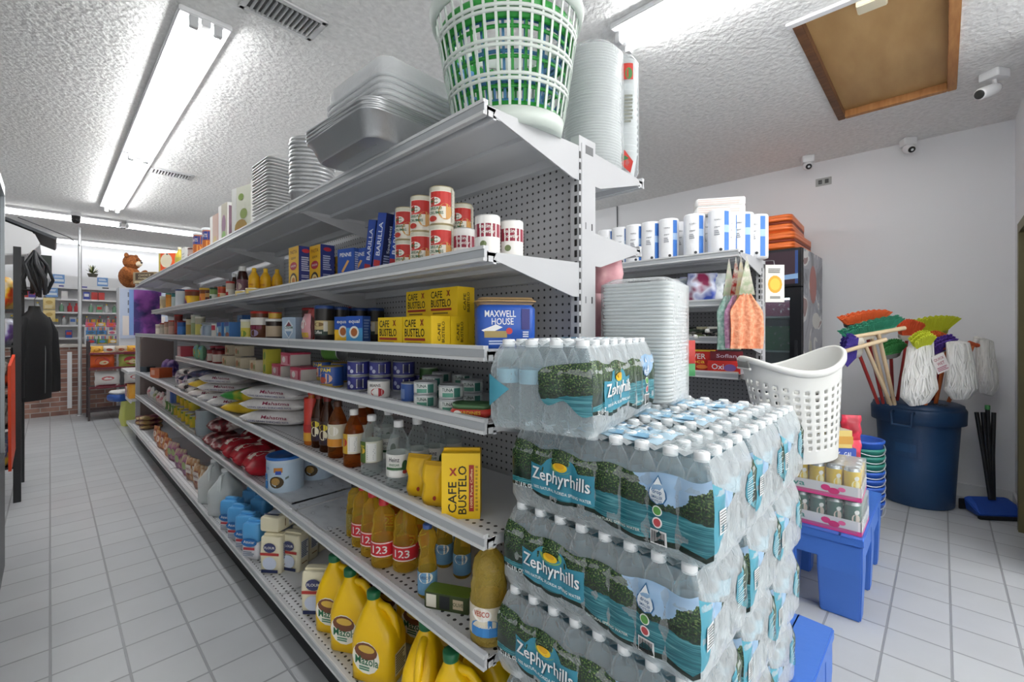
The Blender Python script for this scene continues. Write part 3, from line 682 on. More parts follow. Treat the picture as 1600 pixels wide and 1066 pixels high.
row(3, canp('lem', 'can', 'lemon_drink_can', .038, .11, '#e6e2b8', label='#dccb4c', lab=(.1, .6), lid='#eeeee2', items=[('e', 0, .03, .02, .018, '#7c9a3a')]), [(388, .78)], 'pale yellow drink mix can', rz=radians(-60))
row(3, boxp('bluecer', 'box', 'blue_box', .11, .05, .15, '#6c9fd2', '#3f6fb2', F=[('r', .0, .1, .05, .13, '#2a4fa0'), ('e', -.02, .05, .03, .03, '#e8e2d2')]), [(381, .90)], 'tall blue and white box behind the pale yellow can')
row(3, boxp('bluem', 'box', 'milk_powder_box', .12, .07, .10, '#6fb0d8', '#4a7fc0', F=[('r', -.05, .075, .05, .1, '#3a53b0'), ('e', .02, .02, .04, .018, '#a9604c'), ('e', -.03, .05, .02, .02, '#e9eff2')]), [(364, .79), (352, .79)], 'light blue powdered milk pack', group='light blue milk packs')
row(3, canp('rw', 'can', 'red_white_can', .045, .095, '#ece8e2', label='#eae6de', items=[('r', -.035, .05, .035, .082, '#c22c44'), ('l', -.03, .01, .03, .045, '#9a9a90', 5)]), [(343, .79)], 'white can with a crimson label')
row(3, tub(.11, .09, .105, '#c2d2e2', '#d9dfe2', 'wipes_tub', 'tub', [('e', -.02, .04, .03, .025, '#f0efe8'), ('r', .02, .02, .05, .09, '#9db4d0')], 'wip'), [(327, .80)], 'pale blue tub')
for i, (px, X, c1, c2, c3, h_) in enumerate([(313, .78, '#b9b49a', '#d6cc6a', '#e6e2d2', .15), (306, .80, '#c8cdb8', '#9fb07c', '#dfe4d8', .17), (298, .79, '#d2c8a8', '#b89a50', '#2a2a28', .15), (284, .79, '#3a66b0', '#4a8ad8', '#8c2c2a', .13), (279, .82, '#7c2c28', '#b04038', '#b03028', .19), (270, .79, '#b08a7a', '#d8b0a0', '#c44a34', .14), (263, .8, '#c9a088', '#e2cdb4', '#b86a48', .13), (256, .79, '#c7b8a6', '#d9d0c0', '#a8402c', .12), (249, .8, '#b9a698', '#e0d6c8', '#d0c8b8', .11)]):
    row(3, canp('fj%d' % i, 'jar', 'condiment_jar', .032, h_, c1, label=c2, lab=(.1, .65), lid=c3), [(px, X)], ['yellow-labelled jar', 'pale green jar', 'black-lidded tan jar', 'blue jar', 'tall dark red bottle', 'salmon jar with an orange-red lid', 'tan jar', 'beige jar with a brick red lid', 'small greyish beige jar'][i] + ' in the far section')

# ---------------------------------------------------------------- fourth shelf
tn = canp('tuna', 'can', 'tuna_can', .0335, .037, '#b9bdbe', label='#e2e6e2', lab=(.08, .92), items=[('r', -.018, .006, .012, .017, '#5fa08a'), ('t', 'TUNA', -.004, .025, .009, '#2d4a44', .03), ('r', .014, .006, .032, .03, '#3c7a6c')])
ty = yp(665, .755)
for px, X, nn in ((665, .755, 2), (705, .755, 2), (676, .86, 2), (706, .87, 1), (737, .87, 2), (690, .96, 2), (722, .97, 2)):
    for q in range(nn):
        fr = 'in front' if X < .8 else ('in the middle' if X < .9 else 'at the back')
        put(tn[0], tn[1], at(4, px, X, .0375 * q), radians(-50), 'silver and green tuna can %s, %s' % (fr, ('lower' if q == 0 else 'upper')), 'on the fourth shelf', 'tuna cans')
row(4, canp('milk', 'can', 'blue_milk_can', .028, .058, '#2b4c90', label='#3a5fa8', items=[('r', -.02, .01, .01, .04, '#7f97c8')]), [(641, .78)], 'blue can left of the front tuna cans')
def sardine():
    g = thing('sardine_tin', 'tin', ''); b = MB(); b.rbox(-.055, -.035, 0, .055, .035, .026, .028, M('#c9362c', .3), n=6, top=M('#3f6e46', .4))
    b.deco(F_front(.11, .07, .026), [('t', 'SARDINES', 0, .014, .009, '#e8c33c', .06), ('e', -.03, .012, .01, .008, '#e6e2d8')]); b.build('tin', g)
    b = MB().rbox(-.05, -.03, .0262, .05, .03, .0275, .024, M('#557a52', .3, .3), n=6); b.build('lid', g); return g
put('sard', sardine, at(4, 738, .755), radians(-55), 'flat red sardine tin with a green lid', 'at the near edge of the fourth shelf')
nb = canp('navy', 'can', 'navy_can', .039, .054, '#2c2f78', label='#3a3c8c', lab=(.06, .94), items=[('bar', .005, .012, .03, .044), ('e', -.025, .03, .008, .008, '#b8bde0'), ('e', -.012, .018, .007, .007, '#d0d4ea')])
for px, X in ((560, .79), (594, .84), (631, .90)):
    for q in (0, 1):
        put(nb[0], nb[1], at(4, px, X, .0545 * q), radians(-45), 'navy blue can with a barcode, %s of a pair' % ('lower', 'upper')[q], 'on the fourth shelf', 'navy blue cans')
put(nb[0], nb[1], at(4, 655, .98), radians(-45), 'navy blue can half hidden at the back', 'on the fourth shelf', 'navy blue cans')
row(4, canp('bean', 'can', 'bean_can', .036, .056, '#d8dcdc', label='#ece9e4', items=[('e', .008, .02, .022, .014, '#b52630'), ('t', 'BEANS', 0, .042, .009, '#333', .036), ('l', -.034, .01, -.018, .05, '#888', 6)]) if False else canp('bean', 'can', 'bean_can', .036, .056, '#d8dcdc', label='#ece9e4', items=[('e', .008, .02, .022, .014, '#b52630'), ('t', 'BEANS', 0, .042, .009, '#333333', .036)]), [(592, .755)], 'white can with red beans on its label before the navy cans', rz=radians(-50))
row(4, canp('tom', 'can', 'tomato_can', .034, .085, '#a8b89c', label='#4c7a44', lab=(.05, .95), items=[('e', 0, .03, .03, .024, '#b8352c')]), [(670, .985)], 'green can with red tomatoes behind the tuna', rz=radians(-45))
row(4, canp('spam', 'can', 'luncheon_meat_can', .042, .082, '#274a94', rim='#c9a54e', label='#3157a4', lab=(.05, .95), items=[('t', 'SPAM', -.012, .068, .015, '#e9cf3c', .05), ('e', -.012, .036, .032, .02, '#d8b09a'), ('e', -.02, .03, .016, .012, '#b5503c'), ('r', -.045, .006, .02, .016, '#b89a4a')]), [(519, .765)], 'blue and gold luncheon meat can', rz=radians(-50))
b_, f_ = canp('grc', 'can', 'green_lying_can', .037, .09, '#3c6b34', label='#5a8c3c', metal=.2)
o = put(b_, f_, at(4, 511, .86, .115), 0, 'green can lying on its side behind the luncheon meat', 'on the fourth shelf'); o.rotation_euler = (pi / 2, 0, radians(20)); o.location.z = S4 - .0138 + .0875 + .037
put('spam', None, at(4, 533, .87), radians(-50), 'luncheon meat can behind another, under the green one', 'on the fourth shelf')
put('spam', None, at(4, 505, .85), radians(-50), 'luncheon meat can tucked behind the blue and gold front one', 'on the fourth shelf')
pk = boxp('pink', 'box', 'pink_soap_box', .12, .09, .058, '#d9909c', '#c9c2ba', top='#c9506a', F=[('r', -.06, .044, .06, .058, '#c23c58'), ('e', -.02, .026, .02, .014, '#efe6e2'), ('r', .03, .008, .052, .05, '#b83450')], R=[('r', -.045, .05, .045, .058, '#c23c58')])
for px, X, dz, wh in ((478, .79, 0, 'lower pink box, nearest'), (447, .80, 0, 'lower pink box, farther'), (462, .80, .0585, 'pink box stacked on two others')):
    row(4, pk, [(px, X, dz)], wh, group='pink boxes')
ck = boxp('crm', 'box', 'cream_tea_box', .10, .08, .062, '#e0cfae', '#d6c9ae', F=[('e', -.015, .03, .022, .018, '#c98a5c'), ('e', .022, .026, .014, .014, '#8c9a5c')])
for px, X, dz, wh in ((408, .79, 0, 'lower cream box, nearest of the lower ones'), (384, .79, 0, 'lower cream box, in the middle'), (362, .79, 0, 'lower cream box, farthest'), (382, .83, .0625, 'cream box stacked on top, nearer'), (366, .83, .0625, 'cream box stacked on top, farther')):
    row(4, ck, [(px, X, dz)], wh, group='cream tea boxes')
yg = boxp('ygb', 'box', 'yellow_green_box', .05, .07, .062, '#cfc448', '#b8b23c', F=[('e', 0, .03, .016, .02, '#7ba03a')])
for dz, wh in ((0, 'lower yellow-green box beside the pink ones'), (.0625, 'upper yellow-green box beside the pink ones')): row(4, yg, [(425, .785, dz)], wh)
row(4, canp('jam', 'jar', 'red_jam_jar', .04, .085, '#8c2a26', label='#d8c8bc', lab=(.1, .75), lid='#7a1c24', items=[('e', -.01, .035, .016, .02, '#d03028')]), [(343, .785), (334, .785)], 'red preserve jar', group='red preserve jars')
row(4, canp('jam2', 'jar', 'dark_preserve_jar', .04, .1, '#5c2028', label='#8c3040', lab=(.1, .75), lid='#c8485a'), [(338, .88), (347, .88)], 'dark preserve jar behind the red ones', group='dark preserve jars')
row(4, bagp('juice', 'pouch', 'fruit_pouch', .08, .05, .11, M('#8cbf9a', .3), items=[('e', 0, .05, .03, .03, '#e8c83c'), ('r', -.035, .08, .035, .1, '#7ac0d8')]), [(316, .78), (308, .78)], 'green and yellow fruit pouch', group='fruit pouches')
row(4, boxp('pwb', 'box', 'pink_white_box', .14, .1, .085, '#d8909a', '#d0505f', F=[('l', -.06, .01, .06, .08, '#f0e4e2', 6)]), [(291, .80)], 'pink and white striped box at the far end')
# ---------------------------------------------------------------- fifth shelf: vinegars, rice, coffee
def bottle_prof(r, h): return [(r * .8, 0), (r, .005), (r * .98, h * .12), (r, h * .14), (r, h * .5), (r * .97, h * .58), (r * .8, h * .7), (r * .45, h * .84), (.013, h * .88), (.012, h * .93)]
pet_clear = clear_mat('clear_vinegar', '#f4f8f8', '#e9eeee', .08, .6, .06)
pet_amber = clear_mat('amber_vinegar', '#e0984a', '#b0682a', .2, .75, .06)
pet_dark = clear_mat('dark_vinegar', '#8a4a20', '#5a2f16', .35, .85, .06)
pet_oil = clear_mat('golden_oil', '#f7e27e', '#e8c448', .22, .8, .06)
cap5 = lambda h: (.0155, h * .9, h)
vin = bottlep('vinc', 'bottle', 'vinegar_bottle', bottle_prof(.038, .205), pet_clear, cap5(.205), '#f0f0f0', (.035, .105, '#e9e8e2'),
              items=[('t', 'Heinz', -.004, .09, .014, '#3a3a44', .034), ('t', 'VINEGAR', -.004, .074, .008, '#3a6b40', .034), ('r', -.02, .04, .02, .056, '#f7f6f2'), ('r', -.032, .058, .026, .066, '#3b6b3e'), ('e', .03, .07, .01, .018, '#3a5a34'), ('e', .03, .052, .008, .006, '#b03a34')])
row(5, vin, [(623, .765)], 'clear vinegar bottle, front one beside the coffee packs', rz=radians(-48), group='clear vinegar bottles')
row(5, vin, [(652, .83), (680, .89), (704, .96)], 'clear vinegar bottle behind the coffee packs', rz=radians(-48), group='clear vinegar bottles')
vin2 = bottlep('vind', 'bottle', 'vinegar_bottle', bottle_prof(.036, .2), pet_clear, cap5(.2), '#f0f0f0', (.045, .115, '#d9d8c4'), items=[('r', -.036, .045, -.006, .115, '#4e6a2c'), ('e', -.02, .085, .012, .01, '#e2b93c'), ('t', 'Goya', -.02, .1, .01, '#f0d84c', .02), ('r', -.002, .05, .03, .11, '#e9e9e4'), ('l', 0, .055, .028, .105, '#7a7a78', 8)])
row(5, vin2, [(581, .765)], 'clear vinegar bottle with a green and yellow label', rz=radians(-52), group='clear vinegar bottles')
row(5, vin, [(607, .85), (600, .93)], 'clear vinegar bottle, black and white label, second row,', rz=radians(-52), group='clear vinegar bottles')
am = bottlep('ama', 'bottle', 'cider_vinegar_bottle', bottle_prof(.037, .203), pet_amber, cap5(.203), '#efeee9', (.05, .12, '#e6dfc8'), items=[('r', -.034, .05, -.006, .12, '#c9a02c'), ('e', -.02, .09, .012, .014, '#b3322a'), ('r', -.004, .056, .028, .112, '#ece9e2'), ('l', 0, .06, .026, .108, '#7a7a78', 8)])
row(5, am, [(553, .765)], 'amber vinegar bottle with white cap and yellow label', rz=radians(-52), group='amber vinegar bottles')
am2 = bottlep('amb', 'bottle', 'cider_vinegar_bottle', bottle_prof(.037, .215), pet_amber, cap5(.215), '#4a2a1c', (.045, .13, '#d9d2ba'), items=[('e', 0, .105, .022, .018, '#f0ece0'), ('r', -.034, .046, .034, .075, '#d98f2a')])
row(5, am2, [(528, .775)], 'amber bottle with a pale label and orange band', rz=radians(-55), group='amber vinegar bottles')
row(5, am, [(566, .86), (573, .95)], 'amber vinegar bottle half hidden in the second row', rz=radians(-55), group='amber vinegar bottles')
dk2 = bottlep('dkb', 'bottle', 'dark_juice_bottle', bottle_prof(.031, .225), pet_dark, cap5(.225), '#7a1f1c', (.03, .125, '#3a2420'), items=[('e', 0, .1, .02, .013, '#e9d23c'), ('e', 0, .07, .018, .02, '#e9e0c4'), ('e', .003, .048, .022, .013, '#2c1c3a')])
row(5, dk2, [(512, .78), (499, .785)], 'dark bottle with a red cap and fruit label', rz=radians(-58), group='dark fruit label bottles')
rs = bottlep('rst', 'bottle', 'red_striped_bottle', bottle_prof(.03, .235), M('#c9722a', .2), cap5(.235), '#b3302a', (.02, .2, '#c23a2e'), items=[('p', [(-.03, .1 + .02 * k), (.03, .12 + .02 * k), (.03, .127 + .02 * k), (-.03, .107 + .02 * k)], '#e8cfc0') for k in range(3)] + [('r', -.028, .02, .02, .055, '#e0a83a'), ('r', -.028, .06, .02, .09, '#a82a28')])
row(5, rs, [(487, .78)], 'red striped bottle beside the rice bags', rz=radians(-58))
# coffee brick standing and two small packs
bb = boxp('bigb', 'coffee brick', 'coffee_pack', .10, .058, .17, '#efc51c', '#e8bd18', F=[('t', 'CAFE', -.022, .056, .022, '#2c2413', .08, pi / 2), ('t', 'BUSTELO', .004, .075, .022, '#2c2413', .125, pi / 2), ('t', 'x', -.02, .122, .02, '#a8352a', .02), ('r', .021, .02, .034, .14, '#a32b22'), ('t', '100% Pure Coffee', .0275, .08, .006, '#f2d9a0', .1, pi / 2), ('l', .038, .02, .045, .14, '#b8901a', 12)], T=[('r', -.045, -.004, .045, .004, '#d9ab14')])
def bb_fn():
    g = thing('coffee_pack', 'coffee brick', ''); o = bb[1](); o.name = 'foil_brick'; del o['category']; o.parent = g
    c = MB(); c.box(-.048, -.004, .17, .048, .004, .178, M('#e5b916', .35)); c.build('top_seal', g); return g
put('bigb', bb_fn, at(5, 722, .76), radians(-46), 'large upright yellow coffee pack with vertical lettering', 'at the fifth shelf near end')
sb = bagp('smallc', 'coffee pack', 'small_coffee_pack', .075, .05, .125, M('#e9bb1a', .3), items=[('e', .012, .03, .005, .007, '#a8352a'), ('r', -.034, .116, .034, .124, '#c99a12')], seed=4)
row(5, sb, [(680, .745), (655, .755)], 'small plain yellow coffee pack', rz=radians(-62), group='small yellow coffee packs')
# rice bags
m_rw = noise_mat('white_rice_bag', [(.35, '#cfcac6'), (.6, '#efeceb')], scale=9, detail=5, rough=.35, bump=.35, stretch=(1, 3, 1))
m_rg = noise_mat('green_yellow_rice_bag', [(.38, '#2f8a3e'), (.5, '#3f9a3e'), (.56, '#e3c833'), (.75, '#f0dc6a')], scale=5, detail=2, rough=.3, bump=.2)
m_ry = noise_mat('yellow_rice_bag', [(.3, '#d0a51a'), (.6, '#ecc92c'), (.8, '#f0e6b0')], scale=7, detail=3, rough=.3, bump=.2)
m_rb = noise_mat('black_white_rice_bag', [(.4, '#2e2e30'), (.5, '#dcdad6'), (.7, '#f0eeea')], scale=16, detail=3, rough=.35, bump=.2)
m_rd = noise_mat('dark_blue_bag', [(.35, '#20263c'), (.55, '#3a4a7a'), (.75, '#b9b9c4')], scale=12, detail=3, rough=.35)
rt = [('t', 'Mahatma', .04, .012, .016, '#8f2a4a', .16), ('t', 'LONG GRAIN ENRICHED RICE', .0, -.010, .009, '#2c3270', .26)]
rw = lying('ricew', 'rice bag', 'rice_bag', .40, .25, .07, m_rw, [('t', 'Mahatma', .0, .02, .05, '#8f2a4a', .2)], 3, rt)
rg = lying('riceg', 'rice bag', 'rice_bag', .38, .25, .07, m_rg, [('t', 'RICE', 0, 0, .04, '#c0302c', .14)], 5)
ry = lying('ricey', 'rice bag', 'rice_bag', .38, .25, .07, m_ry, [], 6)
rb = lying('riceb', 'rice bag', 'rice_bag', .34, .22, .065, m_rb, [], 7)
rd = lying('riced', 'rice bag', 'rice_bag', .30, .2, .06, m_rd, [], 8)
def stack(px, X, L, base, grp='rice bags', rz=radians(-62)):
    z = 0
    for i, (p, col, hh) in enumerate(L):
        put(p[0], p[1], at(5, px, X + (.015 if i % 2 else 0), z), rz + radians([0, 4, -5, 3][i % 4]), '%s rice bag %s' % (col, ['at the bottom of', 'second in', 'third in', 'topmost of'][i] if i < 3 else 'topmost of') + ' ' + base, 'on the fifth shelf', grp); z += hh
stack(447, .875, [(rw, 'white', .064), (rw, 'white', .064), (rw, 'white', .064)], 'the near stack')
stack(408, .88, [(ry, 'yellow', .066), (rg, 'green and yellow', .066)], 'the second stack')
stack(384, .875, [(rw, 'white', .064)], 'the gap pile')
stack(366, .875, [(rw, 'white', .064), (rw, 'white', .064), (rw, 'white', .064)], 'the middle stack')
stack(347, .87, [(rw, 'white', .064), (ry, 'yellow', .066)], 'the fourth stack')
stack(332, .87, [(rb, 'black and white', .062), (rb, 'black and white', .062), (rd, 'dark blue', .058)], 'the far stack')
stack(316, .87, [(rb, 'black and white', .062), (rd, 'dark blue', .058), (rb, 'black and white', .062)], 'the farthest stack')
for i, (px, X, nm, w_, h_, m, lb) in enumerate([(303, .78, 'candy_bag', .1, .12, '#b47aa8', 'purple and white candy bag'), (297, .86, 'candy_bag', .1, .16, '#c9c4cc', 'silver candy bag'), (291, .78, 'candy_bag', .1, .12, '#7a5aa8', 'violet candy bag'), (285, .8, 'candy_bag', .1, .11, '#d0a0a8', 'rose candy bag'),
                                                (279, .8, 'candy_bag', .1, .12, '#4a3a6a', 'dark purple candy bag')]):
    row(5, bagp('cb%d' % i, 'bag', nm, w_, .05, h_, noise_mat('bagprint%d' % i, [(.35, m), (.5, '#e6e0e4'), (.65, m)], scale=22, detail=3, rough=.3), seed=i), [(px, X)], lb + ' beyond the rice')
row(5, boxp('orc', 'box', 'orange_carton', .16, .12, .1, '#c8622e', '#b85428', F=[('r', -.06, .03, .0, .08, '#d9a088')]), [(252, .80)], 'orange carton at the far part', rz=radians(-70))
def fruit_fn():
    g = thing('toy_ball', 'toy', ''); MB().lathe([(0, 0), (.05, .012), (.075, .05), (.075, .08), (.05, .115), (0, .128)], M('#eca23a', .5), 18).build('ball', g); MB().box(-.05, -.09, 0, .05, -.07, .09, '#3a6a94').build('box_back', g); return g
put('ball', lambda: [setattr(o := MB().lathe([(0, 0), (.05, .012), (.075, .05), (.075, .08), (.05, .115), (0, .128)], M('#eca23a', .5), 18).build('toy_ball'), 'name', 'toy_ball'), o.__setitem__('category', 'toy'), o][2], at(5, 224, .82, .07), 0, 'round orange toy ball', 'at the far end of the fifth shelf')
row(5, boxp('blb', 'box', 'blue_toy_box', .12, .1, .07, '#4a7fae', '#39648c'), [(224, .82)], 'small blue carton under the orange ball', rz=radians(-60))
row(5, boxp('dkb2', 'box', 'dark_toy_box', .1, .1, .06, '#34404a', '#2a343c'), [(231, .80)], 'small dark carton beside the blue carton', rz=radians(-60))
for i, (px, X, c) in enumerate([(262, .9, '#6a4a9a'), (250, .95, '#37306a'), (242, .98, '#8a5ab0'), (270, .92, '#4a3a8a')]):
    row(5, bagp('purp%d' % i, 'toy', 'plush_pack', .16, .1, .17, noise_mat('plush%d' % i, [(.4, c), (.6, '#b48ac8')], scale=14, detail=2), seed=i + 20), [(px, X, .11 if i in (1, 2) else 0)], ['purple plush pack', 'dark blue plush pack', 'lilac plush pack', 'indigo plush pack'][i] + ' behind the orange carton')

# ---------------------------------------------------------------- sixth shelf: oils, tubs
def oilprof(r, h, waist=.62): return [(r * .75, 0), (r, .006), (r, h * .1), (r * .96, h * .12), (r, h * .14), (r, h * .44), (r * .95, h * .47), (r * .98, h * .55), (r * .86, h * waist), (r * .9, h * (waist + .07)), (r * .78, h * .8), (r * .4, h * .88), (.014, h * .9), (.013, h * .93)]
o123 = bottlep('o123', 'bottle', 'cooking_oil_bottle', oilprof(.041, .215), pet_oil, (.017, .196, .218), '#c2202c', (.04, .088, '#c8242e'), items=[('t', '123', -.004, .064, .024, WT, .05), ('r', -.042, .083, .042, .0865, '#ece6dc'), ('r', -.042, .0415, .042, .045, '#ece6dc'), ('e', .0, .125, .0, .0, WT)], seg=22)
row(6, o123, [(600, .765), (583, .775), (568, .785), (634, .80)], 'golden oil bottle, red numbered label and red cap,', rz=radians(-45), group='red label cooking oil bottles')
row(6, o123, [(651, .87), (612, .90)], 'golden oil bottle with a red label in the back row', rz=radians(-45), group='red label cooking oil bottles')
row(6, bottlep('obk', 'bottle', 'black_cap_oil_bottle', oilprof(.034, .2), pet_oil, (.017, .182, .2), '#1f1f22', (.03, .09, '#8a7a30'), items=[('l', -.02, .035, .02, .085, '#e0d8b0', 6)]), [(556, .80)], 'oil bottle with a black cap, farthest oil on the shelf')
vs = bottlep('vesc', 'bottle', 'olive_oil_bottle', [(.024, 0), (.028, .005), (.028, .06), (.026, .1), (.02, .13), (.028, .16), (.024, .18), (.013, .195)], pet_oil, (.014, .192, .206), '#3a5a9a', (.012, .075, '#6fa0c4'), items=[('e', 0, .062, .022, .016, '#efeadd'), ('t', 'VESCO', 0, .062, .008, '#2c3f6a', .03)])
row(6, vs, [(668, .765)], 'slim oil bottle with a blue label', rz=radians(-48), group='slim blue label oil bottles')
row(6, vs, [(722, .90), (694, .90), (707, .97)], 'slim blue-labelled oil bottle behind the green tin', rz=radians(-48), group='slim blue label oil bottles')
row(6, boxp('olt', 'tin', 'olive_oil_tin', .13, .05, .045, '#3c4a26', '#4f6428', top='#66802e', F=[('r', -.06, .005, -.03, .04, '#e3dfcf'), ('r', -.02, .005, .01, .04, '#23262a'), ('r', .02, .01, .05, .036, '#c9b89a'), ('t', 'OLIVE', .035, .023, .01, '#3c4a26', .03)]), [(703, .775)], 'dark green olive oil tin lying flat', rz=radians(-62))
def canola():
    g = thing('canola_bottle', 'bottle', ''); b = MB()
    b.lathe(oilprof(.047, .25), clear_mat('wrapped_oil', '#f2e290', '#e0c664', .3, .85, .12, bump=.5, bscale=35), 26); b.build('body', g)
    MB().lathe([(.019, .228), (.019, .25), (0, .252)], M('#e2d9b8', .4), 16).build('cap', g)
    b = MB(); b.lathe([(.0482, .03), (.0482, .1)], M('#e6dcc6', .35), 24, cap=False)
    b.deco(F_cyl(.0485), [('r', -.05, .03, .05, .052, '#3b86c8'), ('e', -.01, .052, .04, .02, '#3b86c8'), ('e', -.02, .084, .026, .017, '#f3efe6'), ('t', 'VESCO', -.02, .086, .013, '#b8442c', .04), ('t', 'CANOLA', -.012, .056, .007, WT, .034), ('e', .03, .078, .012, .02, '#5b8a3a'), ('e', .032, .066, .009, .008, '#b8342a'), ('r', .045, .06, .062, .09, '#e8e6de')], 6); b.build('label', g)
    return g
row(6, ('canola', canola), [(764, .765)], 'large wrapped canola oil bottle at the near end', rz=radians(-42))
ct = canp('cookie', 'tub', 'cookie_tub', .083, .165, '#c9d9e6', label='#bfd3e4', lab=(0, .86), lid='#2f6fc0', items=[('e', -.02, .055, .001, .001, WT), ('t', 'Goya', -.052, .115, .022, '#6f9fc8', .05), ('r', .0, .098, .04, .12, '#c9822e'), ('r', .008, .088, .034, .105, '#2b4fae'), ('e', .012, .052, .034, .028, '#4a3a20'), ('e', .008, .056, .02, .018, '#b08a4a'), ('p', [(.02, .045), (.066, .07), (.066, .08), (.02, .056)], '#5a6a6a'), ('r', -.075, .06, -.04, .088, '#3a8ad0'), ('r', -.07, .02, -.035, .055, '#2f7fc4')], seg=30)
row(6, ct, [(446, .80)], 'blue-lidded round cookie tub at the front', rz=radians(-55))
row(6, ct, [(497, .985)], 'blue-lidded round cookie tub half hidden behind another', rz=radians(-55))
# printed paper lying on the empty shelf
m_pap = noise_mat('sketched_paper', [(.44, '#dfe3e8'), (.655, '#d3d7dd'), (.665, '#5a5c65'), (.68, '#dfe3e8')], scale=14, detail=1.5, rough=.6, stretch=(1.6, 1, 1))
for i, (px, X) in enumerate(((530, .875), (478, .875))):
    o = MB().box(-.14, -.19, 0, .14, .19, .0012, m_pap).build('paper_sheet'); o.location = at(6, px, X, 0); o.rotation_euler.z = radians(3 * i)
    tag(o, 'paper', ['pale sketched paper sheet on the empty sixth shelf beside the oil bottles', 'pale sketched paper sheet on the sixth shelf beside the cookie tub'][i])
m_red = noise_mat('red_foil_pack', [(.35, '#8e1420'), (.6, '#c52434'), (.85, '#e9b8b4')], scale=9, detail=3, rough=.25, bump=.4)
m_red2 = noise_mat('dark_red_print', [(.35, '#4a1c20'), (.5, '#8c2c34'), (.6, '#d9ccc6')], scale=18, detail=2, rough=.35, bump=.2)
rp = lying('redp', 'bag', 'red_coffee_bag', .2, .12, .12, m_red, [('r', -.08, -.04, .08, .0, '#e6c8bc')], 12)
for px, X, dz, wh in ((414, .80, 0, 'front red foil pack, nearest'), (393, .80, 0, 'front red foil pack, in the middle'), (376, .80, 0, 'front red foil pack, farthest'), (425, .95, 0, 'rear red foil pack, nearest'), (402, .95, 0, 'rear red foil pack, farther')): row(6, rp, [(px, X, dz)], wh, rz=radians(-4), group='red foil packs')
bp2 = lying('brnp', 'bag', 'dark_printed_bag', .2, .11, .09, m_red2, [], 13)
for px, X, dz, wh in ((357, .80, 0, 'dark printed pack at the bottom, nearest'), (346, .80, 0, 'dark printed pack at the bottom, farther'), (352, .82, .09, 'dark printed pack on top')): row(6, bp2, [(px, X, dz)], wh + ' of the pile', rz=radians(-4), group='dark printed packs')
row(6, canp('lgcan', 'can', 'large_milk_can', .065, .185, '#b9c4c8', label='#a9b6bb', lab=(.02, .97), items=[('r', -.08, .12, -.035, .15, '#d08a3c'), ('r', -.08, .04, -.04, .115, '#d9dcdc'), ('t', 'NIDO', -.058, .08, .018, '#34383c', .06, pi / 2), ('r', -.08, .01, -.045, .035, '#d9963c')], a0=0), [(322, .80)], 'large grey can with orange bands', rz=radians(-50))
row(6, canp('lgcan2', 'can', 'white_formula_can', .05, .14, '#dcd9de', label='#e3dfe2', lab=(.02, .97), items=[('e', -.01, .1, .03, .014, '#c9a03c'), ('r', -.03, .03, .02, .07, '#c8b4d0')]), [(340, .93), (354, .97)], 'white can behind the dark printed packs', group='white formula cans')
yc = canp('yelc', 'can', 'yellow_vegetable_can', .04, .1, '#b9bfae', label='#c8bc30', lab=(.05, .95), items=[('e', 0, .04, .03, .025, '#e6c22c'), ('r', -.03, .075, .03, .09, '#5f8a3a')])
for px, X, dz in ((306, .80, 0), (299, .80, 0), (292, .80, 0), (286, .81, 0), (280, .81, 0), (304, .83, .101), (297, .83, .101), (290, .83, .101), (284, .84, .101)):
    row(6, yc, [(px, X, dz)], 'yellow vegetable can, ' + ('lower layer' if dz == 0 else 'upper layer'), group='yellow vegetable cans')
gc = canp('grnc', 'can', 'green_vegetable_can', .04, .1, '#b9bfae', label='#5f8f4a', lab=(.05, .95), items=[('e', 0, .05, .02, .03, '#e6e2c2')])
row(6, gc, [(276, .80), (271, .81), (266, .81)], 'green vegetable can, lower layer', group='green vegetable cans')
for i, (px, X, c) in enumerate([(274, .80, '#3f63a8'), (268, .80, '#d9dde0'), (279, .93, '#4a6cae')]): row(6, canp('blc%d' % i, 'can', 'tall_can', .04, .17, c, label=c), [(px, X, .101)], ['tall blue can', 'tall white can', 'tall bright blue can'][i] + ' on top of the green cans')
for i, (px, c, h_) in enumerate([(260, '#d8dad2', .12), (255, '#d88a92', .14), (250, '#c45a5e', .12), (245, '#9fae6a', .12), (240, '#cfd3d8', .14), (235, '#d07f86', .12)]):
    row(6, bagp('fb%d' % i, 'bag', 'snack_bag', .11, .06, h_, noise_mat('fbp%d' % i, [(.4, c), (.55, '#e6e2da'), (.7, c)], scale=20, detail=2, rough=.35), seed=40 + i), [(px, .80)], ['white', 'rose', 'dark pink', 'olive green', 'pale blue', 'salmon'][i] + ' snack bag in the far section')

